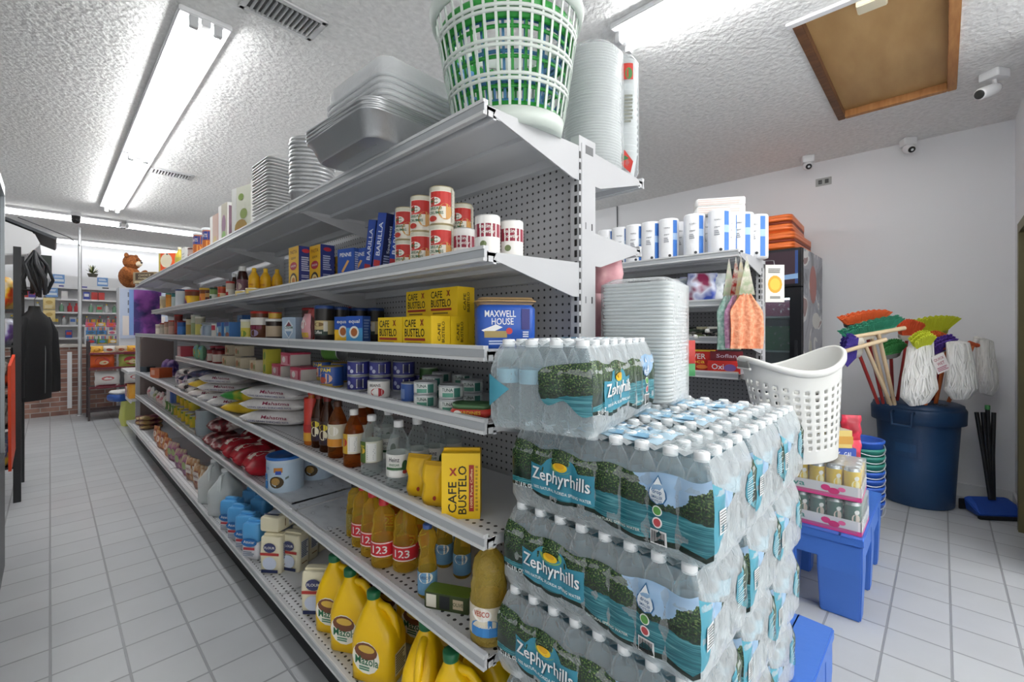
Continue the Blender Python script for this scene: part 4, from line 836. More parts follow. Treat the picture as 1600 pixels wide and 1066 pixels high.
# ---------------------------------------------------------------- bottom shelf: jugs, flour, water
def jug():
    g = thing('oil_jug', 'jug', ''); Y = M('#f0c30e', .28); b = MB(); w, d = .155, .105
    L = []
    def rect(hw, hd, z, r, ox=0):
        P = []
        for cx, cy, a0 in ((hw - r, hd - r, 0), (-hw + r, hd - r, pi / 2), (-hw + r, -hd + r, pi), (hw - r, -hd + r, 1.5 * pi)):
            for k in range(5): a = a0 + k / 4 * pi / 2; P.append((ox + cx + r * cos(a), cy + r * sin(a), z))
        return P
    for z, hw, hd, r, ox in ((0, .066, .042, .02, 0), (.008, .076, .051, .025, 0), (.05, .0775, .0525, .028, 0), (.13, .0775, .0525, .028, 0), (.165, .068, .049, .03, -.0), (.2, .045, .038, .03, -.012), (.225, .026, .026, .024, -.02), (.238, .019, .019, .018, -.022), (.246, .018, .018, .017, -.022)): L.append(rect(hw, hd, z, r, ox))
    b.loft(L, Y, cap=True); b.build('body', g)
    h = MB(); h.tube([(.0, 0, .222), (.03, 0, .219), (.052, 0, .195), (.064, 0, .16), (.066, 0, .125)], .0125, Y, 10); h.build('handle', g)
    MB().lathe([(.021, .243), (.022, .247), (.022, .264), (.019, .267), (0, .267)], M('#1d6b46', .35), 20, c=(-.022, 0, 0)).build('cap', g)
    l = MB(); l.deco(lambda u, v, o: (u, -.0528 - o, v), [('e', -.012, .085, .05, .05, '#f1ede0'), ('e', -.012, .105, .042, .026, '#7a4a30'), ('e', -.01, .112, .03, .012, '#d9b24a'), ('t', 'Mazola', -.008, .076, .026, '#1f6a44', .085), ('l', -.036, .045, .016, .06, '#4a8a6a', 2)])
    l.deco(lambda u, v, o: (u, .0528 + o, v), [('e', 0, .085, .045, .05, '#f1ede0')]); l.deco(lambda u, v, o: (.0778 + o, u, v), [('r', -.03, .03, .03, .1, '#f3e9c0'), ('l', -.026, .035, .026, .095, '#7a6a2a', 8)]); l.build('label', g)
    return g
JY = [(717, .74), (663, .74), (593, .735), (556, .745), (531, .75)]
for i, (px, X) in enumerate(JY): put('jug', jug, at(7, px, X), radians([-62, -140, -65, -60, -60][i]), 'yellow oil jug with green cap, front row,', 'on the bottom shelf', 'yellow oil jugs')
for i, (px, X) in enumerate([(762, .86), (709, .92), (664, .93), (622, .92), (588, .92)]): put('jug', jug, at(7, px, X), radians(-70), 'yellow oil jug with green cap, back row,', 'on the bottom shelf', 'yellow oil jugs')
def flour_fn(col, band):
    def fn():
        g = thing('flour_bag', 'flour bag', ''); b = MB()
        b.rbox(-.05, -.034, 0, .05, .034, .165, .012, M(col, .6, bump=.15, bscale=30), n=3, puff=.004)
        b.deco(F_front(.1, .076, .165), [('e', 0, .12, .03, .022, '#3a3f6a'), ('t', 'FLOUR', 0, .12, .011, WT, .05), ('r', -.045, .085, .045, .097, band), ('e', 0, .05, .034, .03, '#c9d2e4'), ('r', -.04, .008, .04, .022, '#2b3458')], base=.003)
        b.deco(F_right(.108, .068, .165), [('r', -.024, .06, .022, .14, '#dfe0dc'), ('l', -.022, .064, .02, .136, '#55607e', 9), ('r', -.02, .035, .014, .04, '#8a6a3a')], base=.001); b.build('bag', g)
        MB().box(-.045, -.012, .165, .045, .012, .172, M(col, .6)).build('folded_top', g); return g
    return fn
FL = flour_fn('#e6dfc2', '#b03a34'); FP = ('flour', FL)
row(7, FP, [(430, .72)], 'cream flour bag standing under another, at the front', rz=radians(-52))
o = put('flour', FL, at(7, 434, .74, .187), radians(-10), 'cream flour bag lying on top of another', 'on the bottom shelf'); o.rotation_euler = (-pi / 2, 0, radians(-58)); o.location = (.70, yp(428, .72), S7 + .158 + .036)
row(7, FP, [(497, .735)], 'cream flour bag standing alone beside the yellow jugs', rz=radians(-48))
for px, X in ((461, .79), (477, .86), (494, .935), (512, 1.01)): row(7, FP, [(px, X)], 'cream flour bag in the row going back', rz=radians(-62), group='flour bags in a row going back')
def sugar_fn():
    g = thing('sugar_bag', 'sugar bag', ''); b = MB(); mb_ = M('#5ba6de', .35, bump=.3, bscale=25); mw = M('#e6e6ea', .45, bump=.2, bscale=25)
    b.rbox(-.045, -.04, 0, .045, .04, .085, .015, mw, n=4, puff=.003); b.rbox(-.046, -.041, .083, .046, .041, .17, .016, mb_, n=4, puff=.003)
    b.deco(F_front(.09, .086, .17), [('e', 0, .085, .042, .02, '#2a6fb4'), ('t', 'Azucar', 0, .088, .014, WT, .06), ('r', -.03, .05, .03, .062, '#b8404a'), ('l', -.03, .02, .03, .045, '#8c94a4', 3)], base=.004); b.build('bag', g)
    MB().rbox(-.036, -.012, .168, .036, .012, .182, .006, mb_).build('folded_top', g); return g
row(7, ('sugar', sugar_fn), [(400, .70), (388, .70), (375, .70), (363, .70)], 'white and blue topped bag', rz=radians(-55), group='blue topped bags in the front')
row(7, ('sugar', sugar_fn), [(409, .82), (396, .83)], 'white and blue topped bag in the back row', rz=radians(-55), group='blue topped bags in the back')
m_jug = clear_mat('milky_jug_plastic', '#f0f5f5', '#eef3f3', .6, .95, .3)
def wjug():
    g = thing('water_jug', 'jug', ''); b = MB(); L = []
    for z, hw in ((0, .06), (.008, .072), (.14, .073), (.155, .07), (.205, .038), (.235, .022), (.255, .019)):
        P = []; r = min(.028, hw * .9)
        for cx, cy, a0 in ((hw - r, hw - r, 0), (-hw + r, hw - r, pi / 2), (-hw + r, -hw + r, pi), (hw - r, -hw + r, 1.5 * pi)):
            for k in range(5): a = a0 + k / 4 * pi / 2; P.append((cx + r * cos(a), cy + r * sin(a), z))
        L.append(P)
    b.loft(L, m_jug, cap=True); b.build('body', g)
    MB().tube([(0, -.018, .235), (0, -.05, .232), (0, -.062, .2), (0, -.064, .15)], .011, m_jug, 10).build('handle', g)
    MB().lathe([(.02, .25), (.021, .254), (.021, .268), (0, .27)], M('#eef0f0', .35), 18).build('cap', g); return g
row(7, ('wjug', wjug), [(352, .735), (335, .74), (358, .90)], 'milky white gallon water jug', rz=radians(-40), group='gallon water jugs')
m_pb = noise_mat('pasta_bag_print', [(.4, '#7a2e26'), (.5, '#b98a58'), (.62, '#e2d6bc')], scale=13, detail=2, rough=.35, bump=.2)
m_pv = noise_mat('violet_bag_print', [(.38, '#6a2f5c'), (.5, '#a8608c'), (.62, '#c9c89a')], scale=15, detail=2, rough=.35, bump=.2)
m_po = noise_mat('orange_bag_print', [(.38, '#a83a24'), (.5, '#d98a3a'), (.65, '#f0d9a8')], scale=12, detail=2, rough=.35, bump=.2)
bg1 = [bagp('pb', 'bag', 'pasta_bag', .14, .042, .17, m_pb, [('r', -.04, .06, .04, .12, '#e9e4dc'), ('t', 'PASTA', 0, .09, .018, '#8c2a28', .06)], 31), bagp('pv', 'bag', 'bean_bag', .13, .042, .16, m_pv, [('e', 0, .08, .035, .03, '#9fb878')], 32), bagp('po', 'bag', 'noodle_bag', .13, .042, .16, m_po, [('e', 0, .09, .035, .03, '#f3dcc8')], 33)]
for i, (px, X, k) in enumerate([(322, .72, 0), (317, .735, 0), (311, .72, 0), (305, .735, 0), (299, .72, 0), (292, .72, 1), (286, .735, 1), (281, .72, 1), (275, .735, 1), (269, .72, 1), (263, .72, 2), (257, .735, 2), (251, .72, 2), (246, .735, 2)]):
    row(7, bg1[k], [(px, X)], ['brown and cream pasta bag with white label', 'violet printed bean bag', 'orange and red noodle bag'][k], rz=radians(-78), group=['pasta bags', 'bean bags', 'noodle bags'][k])
m_mr = noise_mat('maroon_pack_print', [(.4, '#5c2430'), (.5, '#8a4a5a'), (.6, '#b9a06a')], scale=11, detail=2, rough=.35)
lp = lying('lpk', 'bag', 'flat_maroon_pack', .18, .2, .05, m_mr, [], 34)
for i, (px, dz) in enumerate([(236, 0), (229, 0), (236, .05), (229, .05), (236, .1), (252, .16)][:5]): row(7, lp, [(px, .79, dz)], 'flat maroon pack, ' + ['lowest', 'second', 'topmost'][int(dz / .045)] + ' in its pile', group='flat maroon packs')

# ---------------------------------------------------------------- top shelf
def basket():
    """round slatted laundry basket with a green and a blue one nested inside"""
    pass
def slat_basket(name, mat, r0, r1, h, nsl, rings, rimr, cx, cy, z, tilt, label, band=.035, seg=48, solid=.12):
    g = thing(name, 'basket', label, (cx, cy, z)); g.rotation_euler = tilt
    R = lambda t: r0 + (r1 - r0) * t ** .9
    b = MB(); b.lathe([(0, .004), (r0 * .9, .002), (r0, .0), (R(solid), h * solid), (R(solid) - .003, h * solid), (r0 - .004, .006), (0, .007)], mat, seg, cap=False); b.build('base', g)
    for t in rings:
        q = MB(); zz = h * t; r = R(t); q.lathe([(r - .002, zz - .004), (r + .002, zz - .004), (r + .002, zz + .004), (r - .002, zz + .004), (r - .002, zz - .004)], mat, seg, cap=False); q.build('ring', g)
    for k in range(nsl):
        a = 2 * pi * k / nsl; q = MB(); n = 4; w_ = .0045
        for s_ in (0,):
            vs = []
            for j in range(n + 1):
                t = solid + (1 - solid) * j / n; r = R(t); zz = h * t
                for ro, da in ((-.0014, -w_), (.0014, -w_), (.0014, w_), (-.0014, w_)):
                    aa = a + da / r * .75; vs.append(((r + ro) * cos(aa), (r + ro) * sin(aa), zz))
            fs = [(4 * j + i, 4 * j + (i + 1) % 4, 4 * j + 4 + (i + 1) % 4, 4 * j + 4 + i) for j in range(n) for i in range(4)]
            q.add(vs, fs, mat)
        q.build('slat', g)
    q = MB(); r = R(1); q.lathe([(r - .004, h - band), (r + .004, h - band), (r + rimr * .9, h - band * .25), (r + rimr, h - .006), (r + rimr * .6, h), (r - .002, h - .004), (r - .006, h - band)], mat, seg, cap=False); q.build('rim', g)
    return g
bx_, by_ = .90, yp(796, .90)
TL = (radians(2), radians(-4), 0)
slat_basket('laundry_basket', M('#d5ded6', .4), .145, .20, .33, 40, (.3, .335, .52, .555, .74, .775), .012, bx_, by_, S1 - .008, TL, 'pale round slatted laundry basket on the near end of the top shelf')
slat_basket('laundry_basket', M('#2f9a3e', .4), .138, .178, .26, 30, (.25, .5, .75), .008, bx_, by_, S1 + .015, TL, 'green round slatted basket nested inside the pale one', band=.05)
slat_basket('laundry_basket', M('#5a94c8', .4), .129, .164, .22, 18, (.3, .6, .85), .006, bx_, by_, S1 + .03, TL, 'blue slatted basket nested innermost, seen through the green one', band=.02)
# foil pans
foil = M('#d2d4d6', .3, .8, bump=.15, bscale=50); foil2 = M('#c9cacb', .35, .55, bump=.3, bscale=80)
film = clear_mat('clear_wrap', '#f4f7f8', '#eef1f2', .14, .6, .18, bump=.45, bscale=22)
lidp = clear_mat('clear_lid_plastic', '#f4f6f7', '#f2f4f5', .5, .9, .22, bump=.2, bscale=18)
def rrect(hx, hy, r, z, n=5):
    P = []
    for cx, cy, a0 in ((hx - r, hy - r, 0), (-hx + r, hy - r, pi / 2), (-hx + r, -hy + r, pi), (hx - r, -hy + r, 1.5 * pi)):
        for k in range(n + 1): a = a0 + k / n * pi / 2; P.append((cx + r * cos(a), cy + r * sin(a), z))
    return P
def foil_pan(hx, hy, h):
    b = MB(); b.loft([rrect(hx * .8, hy * .8, .04, 0), rrect(hx * .84, hy * .84, .045, .004), rrect(hx * .96, hy * .96, .05, h - .006), rrect(hx, hy, .05, h - .004), rrect(hx + .002, hy + .002, .05, h), rrect(hx * .95, hy * .95, .05, h)], foil); b.add(rrect(hx * .8, hy * .8, .04, 0), [tuple(range(24))[::-1]], foil)
    for k in range(5): b.tube([(-hx * .5 + k * hx * .25, -hy * .6, -.0005), (-hx * .5 + k * hx * .25, hy * .6, -.0005)], .0022, foil, 5)
    o = b.build('foil_roasting_pan'); o['category'] = 'foil pan'; return o
fx, fy = .735, 1.30
for k in range(6):
    put('pan', lambda: foil_pan(.16, .205, .062), (fx, fy, S1 - .0 + .006 * k), radians(3 if k % 2 else 1), 'silver foil roasting pan overhanging the top shelf', '', 'nested foil roasting pans', order=k, mode=1)
def clear_lid(hx, hy, h):
    b = MB(); b.loft([rrect(hx, hy, .04, 0), rrect(hx + .005, hy + .005, .04, .003), rrect(hx + .004, hy + .004, .04, .007), rrect(hx * .985, hy * .985, .04, .009), rrect(hx * .975, hy * .975, .04, h * .9), rrect(hx * .95, hy * .95, .04, h)], lidp, cap=True); o = b.build('clear_pan_lid'); o['category'] = 'pan lid'; return o
for k in range(5):
    put('plid', lambda: clear_lid(.138, .172, .06), (fx + .025, fy - .03, S1 + .094 + .018 * k), radians(2), 'clear plastic pan lid on the foil pans', '', 'clear pan lids', order=k, mode=1)
def tin_stack_fn(r, h):
    b = MB(); n = 48
    L = []
    for z, rad, amp in ((0, r * .78, .001), (.006, r * .82, .0025), (h * .8, r * .97, .0025), (h * .82, r * 1.03, .0), (h, r * 1.05, .0), (h, r, 0)):
        L.append([((rad + amp * (1 if k % 2 else -1)) * cos(2 * pi * k / n), (rad + amp * (1 if k % 2 else -1)) * sin(2 * pi * k / n), z) for k in range(n)])
    b.loft(L, foil2, cap=True); o = b.build('round_foil_tin'); o['category'] = 'foil pan'; return o
ty_ = yp(488, .80)
for k in range(14): put('rtin', lambda: tin_stack_fn(.088, .07), (.80 + .002 * sin(k * 2), ty_, S1 - .013 + .017 * k), k * .3, 'round foil tin in the round stack', '', 'stacked round foil tins', order=k, mode=1)
def rect_tin():
    b = MB(); b.loft([rrect(.075, .1, .03, 0), rrect(.08, .105, .03, .004), rrect(.095, .12, .03, .045), rrect(.105, .13, .03, .047), rrect(.106, .131, .03, .052), rrect(.095, .12, .03, .052)], M('#cfd0d0', .35, .4, bump=.2), cap=True); o = b.build('rectangular_foil_tin'); o['category'] = 'foil pan'; return o
for k in range(18): put('sqtin', rect_tin, (.83, yp(440, .83), S1 - .013 + .0155 * k), radians(2 * (k % 2)), 'rectangular foil tin in the rectangular stack', '', 'stacked rectangular foil tins', order=k, mode=1)
row(1, boxp('foamb', 'box', 'white_foam_box', .16, .14, .11, '#eceeee', '#e6e8e8'), [(703, .95)], 'white foam container behind the pan lids', rz=radians(-80))
def cereal(key, w_, d_, h_, fr, sd, F, R): return boxp(key, 'cereal box', 'cereal_box', w_, d_, h_, fr, sd, F=F, R=R)
row(1, cereal('cer1', .2, .055, .29, '#c9bb6c', '#e9e6dc', [('r', -.1, .0, .0, .29, '#ece9df'), ('e', .04, .08, .05, .06, '#a8704a'), ('t', 'GRANOLA', .04, .2, .03, '#7a6a2a', .1)], [('r', -.02, .1, .02, .25, '#c9bf70')]), [(409, .785)], 'cream and olive cereal box, nearest the foil tins', rz=radians(-92))
row(1, cereal('cer2', .21, .06, .31, '#dfe0cf', '#eeeee9', [('r', -.1, 0, -.05, .31, '#eeeee9'), ('e', 0, .25, .03, .02, '#8fa85a'), ('e', 0, .07, .07, .05, '#a8884a'), ('e', .03, .15, .04, .03, '#8a9a5a'), ('e', -.02, .05, .03, .02, '#c04a3a')], [('e', -.018, .295, .012, .006, '#c23a48'), ('t', 'Great', 0, .262, .018, '#3a3a3a', .042), ('t', 'Grains', 0, .24, .018, '#3a3a3a', .045), ('l', -.025, .03, .025, .19, '#a9a9a4', 14)]), [(385, .80)], 'large white granola cereal box', rz=radians(-78))
row(1, cereal('cer3', .18, .055, .27, '#b9b2a0', '#eae8e4', [('r', -.09, 0, -.03, .27, '#efede8'), ('e', .02, .14, .04, .06, '#8a5a7a'), ('e', .02, .06, .04, .04, '#7aa84a')], [('r', -.02, .02, .02, .25, '#7a5a6a')]), [(356, .785)], 'white cereal box with green and plum picture', rz=radians(-88))
row(1, cereal('cer4', .18, .055, .24, '#c9a898', '#a8243a', [('r', -.09, 0, -.03, .24, '#e9e6e0'), ('e', .02, .06, .04, .04, '#c9b070')], [('t', 'K', 0, .19, .03, WT), ('t', 'GRAIN', 0, .1, .02, WT, .08, pi / 2)]), [(342, .785)], 'cereal box with a crimson spine', rz=radians(-88))
oat = canp('oats', 'canister', 'oats_canister', .05, .2, '#e6e9ee', label='#b8622c', lab=(.02, .93), lid='#eef2f6', items=[('r', -.06, .115, .06, .175, '#24408a'), ('t', 'OATS', -.012, .145, .024, WT, .05), ('e', 0, .08, .04, .03, '#e2a050'), ('r', -.06, .006, .06, .04, '#7c3626'), ('r', .05, .01, .08, .18, '#dfe3ea')])
row(1, oat, [(314, .79), (329, .80)], 'oats canister with a navy and orange label', rz=radians(-50), group='oats canisters')
row(1, canp('bj', 'jar', 'brown_jar', .04, .12, '#8a6a62', label='#b9a49c', lid='#5a2f2c', items=[('e', 0, .05, .02, .02, '#8c2f34')]), [(303, .79)], 'small brown jar beside the oats')
row(1, boxp('wb', 'box', 'white_carton', .14, .06, .16, '#dcdcd8', '#cfcfca', F=[('l', -.05, .03, .05, .12, '#a9a9a2', 4)]), [(293, .80)], 'plain white carton')
row(1, bottlep('yb', 'bottle', 'yellow_syrup_bottle', bottle_prof(.035, .2), M('#d9c048', .25), cap5(.2), '#efe9c8', (.03, .11, '#b9b24a')), [(281, .79)], 'yellow syrup bottle')
row(1, boxp('oc', 'box', 'orange_cereal_box', .2, .06, .2, '#e0561f', '#d9a02c', F=[('e', -.01, .13, .07, .065, '#efe6cc'), ('r', -.1, .0, -.08, .2, '#c9b85c'), ('e', 0, .19, .01, .008, '#3a3a3a')]), [(266, .79)], 'orange box with a pale round picture', rz=radians(-60))
row(1, bagp('ygb2', 'bag', 'yellow_flat_bag', .1, .05, .15, M('#d9bc4a', .4)), [(255, .80)], 'yellow bag beside the orange box')
row(1, boxp('bc_', 'box', 'brown_case', .3, .2, .13, '#9f8f72', '#8c7c62', top='#c9b894', F=[('r', -.12, .04, .12, .12, '#4a3a2c'), ('t', 'CHOICE', 0, .095, .024, '#c9bd9c', .16), ('t', 'PREMIUM', 0, .06, .02, '#c9bd9c', .16), ('l', -.13, .008, .13, .03, '#d6cba6', 1)]), [(239, .82)], 'brown printed carton at the far end', rz=radians(-55))
# ================================================================ bottled water
CW, CL, CHH = .232, .45, .19        # case width (X), length (Y), height
pw_, pl_ = CW / 4, CL / 8
pet = clear_mat('bottle_plastic', '#e9f1f3', '#dce6ea', .10, .72, .07, power=1.6)
wrap = clear_mat('shrink_wrap', '#f4f8f9', '#f2f6f7', .17, .65, .14, bump=.8, bscale=26, power=1.4)
def print_mat():
    """printed film: forest, sky and a teal river, laid out on the case's own UV map"""
    m, nt, b = new_mat('printed_film'); N = nt.nodes; L = nt.links
    uv = N.new('ShaderNodeUVMap'); uv.uv_map = 'UVMap'; sp = N.new('ShaderNodeSeparateXYZ'); L.new(uv.outputs[0], sp.inputs[0])
    def noise(sx, sy, scale, det=4, dist=0):
        mp = N.new('ShaderNodeMapping'); mp.inputs['Scale'].default_value = (sx, sy, 1); L.new(uv.outputs[0], mp.inputs[0])
        n = N.new('ShaderNodeTexNoise'); n.inputs['Scale'].default_value = scale; n.inputs['Detail'].default_value = det; n.inputs['Distortion'].default_value = dist
        L.new(mp.outputs[0], n.inputs[0]); return n.outputs[0]
    def math(op, a, b_=None):
        q = N.new('ShaderNodeMath'); q.operation = op
        for i, x in enumerate((a, b_)):
            if x is None: continue
            if isinstance(x, (int, float)): q.inputs[i].default_value = x
            else: L.new(x, q.inputs[i])
        return q.outputs[0]
    def ramp(f, stops):
        r = N.new('ShaderNodeValToRGB'); L.new(f, r.inputs[0]); e = r.color_ramp.elements
        while len(e) < len(stops): e.new(.5)
        for i, (p, h) in enumerate(stops): e[i].position = p; e[i].color = lin(h)
        return r.outputs[0]
    def mix(f, a, b_):
        x = N.new('ShaderNodeMixRGB'); L.new(f, x.inputs[0]); L.new(a, x.inputs[1]); L.new(b_, x.inputs[2]); return x.outputs[0]
    def curve(pts):
        c = N.new('ShaderNodeFloatCurve'); L.new(sp.outputs[0], c.inputs['Value']); cc = c.mapping.curves[0]
        cc.points[0].location = pts[0]; cc.points[1].location = pts[-1]
        for p in pts[1:-1]: cc.points.new(*p)
        c.mapping.update(); return c.outputs[0]
    v = sp.outputs[1]
    trees = ramp(noise(3, 1, 44, 10), [(.38, '#12281a'), (.5, '#27452a'), (.58, '#4f6a38'), (.68, '#8f9f62')])
    dark = ramp(noise(2, 1, 14, 5), [(.35, '#0b1a15'), (.6, '#1c3626')])
    forest = mix(math('MULTIPLY', math('SUBTRACT', v, .48), 2.6), dark, trees)
    water = ramp(noise(.9, 6, 5, 5, 1.5), [(.3, '#165462'), (.5, '#27727e'), (.62, '#4a949c'), (.8, '#86b8b6')])
    sky = ramp(noise(1, 1, 3, 2), [(.3, '#86acd0'), (.7, '#b4cde4')])
    bank = ramp(noise(1, 2, 18, 4), [(.4, '#14261e'), (.6, '#3b5230')])
    ftop = curve([(0, 1), (.55, 1), (.68, .92), (.76, .70), (.86, .62), (.93, .78), (1, .9)])
    wtop = curve([(0, .42), (.3, .46), (.5, .56), (.75, .55), (1, .50)])
    nz = math('MULTIPLY', math('SUBTRACT', noise(3, 1, 12, 5), .5), .18)
    m1 = math('LESS_THAN', math('ADD', v, nz), ftop)
    c = mix(m1, sky, forest)
    m2 = math('LESS_THAN', math('ADD', v, math('MULTIPLY', nz, .3)), wtop); c = mix(m2, c, water)
    L.new(c, b.inputs['Base Color']); b.inputs['Roughness'].default_value = .22; b.inputs['Specular IOR Level'].default_value = .7
    return m
m_print = print_mat()
def case_bottle(parent, x, y, first=[None]):
    if first[0] is None:
        r, h = .0268, .188; pr = [(r * .85, 0), (r, .006)]
        z = .012
        while z < .085: pr += [(r, z), (r * .93, z + .005), (r, z + .01)]; z += .0125
        pr += [(r * .99, .095), (r * .99, .125), (r, .13), (r * .93, .143), (r * .72, .157), (r * .5, .167), (.0115, .172), (.0115, .176)]
        o = MB().lathe(pr, pet, 16).build('water_bottle')
        c = MB().lathe([(.0135, .172), (.0138, .174), (.0138, .186), (.0125, .188), (0, .188)], M('#eef1f3', .3), 14).build('cap', o)
        l = MB().lathe([(r + .0004, .095), (r + .0004, .125)], M('#8fc0d2', .3), 16, cap=False).build('label', o)
        first[0] = o; q = o
    else: q = copy_tree(first[0])
    q.parent = parent; q.location = (x, y, .001); return q
def water_case(key_rows, seed, hole=True):
    """bottles standing 4 x 8 in film printed on the long side that faces -X"""
    rnd = random.Random(seed)
    g = thing('water_case', 'case of water', '')
    for i in range(4):
        for j in range(8):
            if key_rows == 'all' or i <= 1 or j == 0: case_bottle(g, (i + .5) * pw_, (j + .5) * pl_)
    sc_ = .0045
    def wall(s):   # perimeter position -> point; s in metres from the far end of the front face
        s = s % (2 * (CW + CL))
        if s < CL: return (-sc_ * abs(sin(pi * s / pl_)) ** .7, CL - s, -1, 0)
        s -= CL
        if s < CW: return (s, -sc_ * abs(sin(pi * s / pw_)) ** .7, 0, -1)
        s -= CW
        if s < CL: return (CW + sc_ * abs(sin(pi * s / pl_)) ** .7, s, 1, 0)
        s -= CL
        return (CW - s, CL + sc_ * abs(sin(pi * s / pw_)) ** .7, 0, 1)
    def skin(s, z, o):
        ins = -.001
        if z > .125: t = (z - .125) / .06; ins = .001 + .018 * t ** 1.4
        if z < .02: ins = .006 * (1 - z / .02)
        x, y, nx, ny = wall(s)
        cx = min(max(x, .02), CW - .02); cy = min(max(y, .02), CL - .02)
        wv = .0012 * sin(s * 90 + seed) * sin(z * 120 + seed * 2)
        return (x + (cx - x) * min(ins / .02, 1) * 1.0 + nx * (o + wv), y + (cy - y) * min(ins / .02, 1) + ny * (o + wv), z)
    per = 2 * (CW + CL); n = 96
    f = MB(); lv = [0, .008, .02, .06, .1, .125, .145, .165, .178]
    f.loft([[skin(per * k / n, z, .0012) for k in range(n)] for z in lv], wrap)
    def topz(x, y):
        ux, uy = x / pw_ - .5, y / pl_ - .5; c = cos(pi * (ux - round(ux))) * cos(pi * (uy - round(uy)))
        return .176 + .0145 * max(0, c) ** 1.1
    f.grid(20, 36, lambda u, v: (.02 + (CW - .04) * u, .02 + (CL - .04) * v, topz(.02 + (CW - .04) * u, .02 + (CL - .04) * v)), wrap)
    f.build('shrink_wrap', g)
    # printed area: long side with wavy lower edge, short returns at both ends
    p = MB(); uvs = {}; nu, nv = 56, 10; ph = rnd.random()
    def bot(u): return .046 - .036 * max(0, (u - .25)) ** 1 + .007 * sin(u * 15 + ph * 3) + (.012 if u > .985 else 0)
    def top(u): return .150 - .012 * (1 - abs(2 * u - 1)) ** .5 + .004 * sin(u * 25)
    def strip(s0, s1, u0, u1, bfn, tfn, m, nu_=nu):
        o = len(p.v)
        vs = []; fs = []
        for i in range(nu_ + 1):
            a = i / nu_; s = s0 + (s1 - s0) * a; u = u0 + (u1 - u0) * a
            for j in range(nv + 1):
                z = bfn(a) + (tfn(a) - bfn(a)) * j / nv; vs.append(skin(s, z, .0024)); uvs[o + len(vs) - 1] = (u, z / .15)
        for i in range(nu_):
            for j in range(nv): q = i * (nv + 1) + j; fs.append((q, q + nv + 1, q + nv + 2, q + 1))
        p.add(vs, fs, m, True)
    strip(0, CL, 0, 1, bot, top, m_print)
    strip(0, CL, 0, 1, lambda a: bot(a) - .007 - .006 * max(0, a - .3), lambda a: bot(a), m_print if False else M('#16281f', .25))
    tl = M('#4a98ac', .3); 
    strip(CL, CL + CW * .16, .95, 1.0, lambda a: bot(1) + .05 * a ** 2, lambda a: .145 - .015 * a, tl, 8); strip(CL + CW * .16, CL + CW * .38, .8, .95, lambda a: bot(1) + .05 + .03 * a, lambda a: .13 - .02 * a, m_print, 8)
    strip(CL + CW * .66, CL + CW * .84, .0, .1, lambda a: .085 - .03 * a, lambda a: .11 + .02 * a, tl, 8); strip(CL + CW * .84, CL + CW, .05, .15, lambda a: .055 - .02 * a, lambda a: .13 + .015 * a, m_print, 8)
    strip(per - CW * .48, per, .30, .52, lambda a: .085 - .035 * a ** .5 - .01 * sin(a * 9), lambda a: .125 + .022 * a ** .4, m_print, 14)
    strip(per - CW, per - CW * .78, .9, 1.0, lambda a: .045 + .04 * a, lambda a: .115 - .03 * a, tl, 8)
    p.uv = uvs
    fn = lambda u, v, o: skin(min(max(u * CL, 0), per), v, .0030 + o)
    d = MB(); P = []
    T1_ = '#3a8aa0'
    plate = [(.13, .05), (.5, .05), (.5, .105), (.41, .107), (.385, .122), (.34, .131), (.285, .131), (.24, .122), (.215, .108), (.13, .108)]
    # plate as a strip so that it follows the bulges
    for a, b_ in ((.13, .5),):
        nn = 26; vs = []; fs = []
        for i in range(nn + 1):
            u = a + (b_ - a) * i / nn; tt = .106 + (.026 * max(0, 1 - ((u - .312) / .1) ** 2) ** .5 if abs(u - .312) < .1 else 0)
            for j in range(4): vs.append(fn(u, .046 + (tt - .046) * j / 3 - .004 * sin((u - .13) * 10), 0))
        for i in range(nn):
            for j in range(3): q = i * 4 + j; fs.append((q, q + 4, q + 5, q + 1))
        d.add(vs, fs, M(T1_, .25), True)
    U = lambda m_: m_ / CL
    def ell(cu, cv, ru, rv, c, k): d.add([fn(cu + U(ru) * cos(2 * pi * i / 16), cv + rv * sin(2 * pi * i / 16), .0004 * k) for i in range(16)], [tuple(range(16))], M(c, .3))
    ell(.312, .112, .03, .0165, '#7fae5a', 1); ell(.312, .109, .019, .0095, '#f2c81e', 2); ell(.312, .112, .012, .006, '#e0a818', 3)
    def txt(s, cu, cv, h_, w_, c, k, ro=0):
        vs, fs, tw, th = text_geo(s); sy = h_ / th; sx = w_ / tw
        d.add([fn(cu + U(x * sx * cos(ro) - y * sy * sin(ro)), cv + x * sx * sin(ro) + y * sy * cos(ro), .0004 * k) for x, y in vs], fs, M(c, .3))
    txt('Zephyrhills', .317, .080, .035, .152, '#1d5266', 3); txt('Zephyrhills', .313, .0815, .035, .152, '#f4f8f8', 5)
    txt('100% NATURAL FLORIDA SPRING WATER', .32, .0555, .0065, .15, '#e6f2f2', 3)
    txt('32 | 8 FL OZ', .085, .048, .012, .05, '#f0f4f4', 3)
    dr = [(0, .034), (.006, .022), (.0145, .006), (.016, -.004), (.012, -.013), (.0, -.018), (-.012, -.013), (-.016, -.004), (-.0145, .006), (-.006, .022)]
    d.add([fn(.795 + U(x * 1.15), .108 + y * 1.0, .0004) for x, y in dr], [tuple(range(10))[::-1]], M('#2c6a9c', .3)); d.add([fn(.795 + U(x), .108 + y * .9, .0008) for x, y in dr], [tuple(range(10))[::-1]], M('#eef4f8', .3))
    txt('drop', .795, .112, .009, .018, '#28608f', 4); txt('SMALLER', .795, .1035, .005, .022, '#28608f', 4); txt('BOTTLES', .795, .0965, .005, .022, '#28608f', 4)
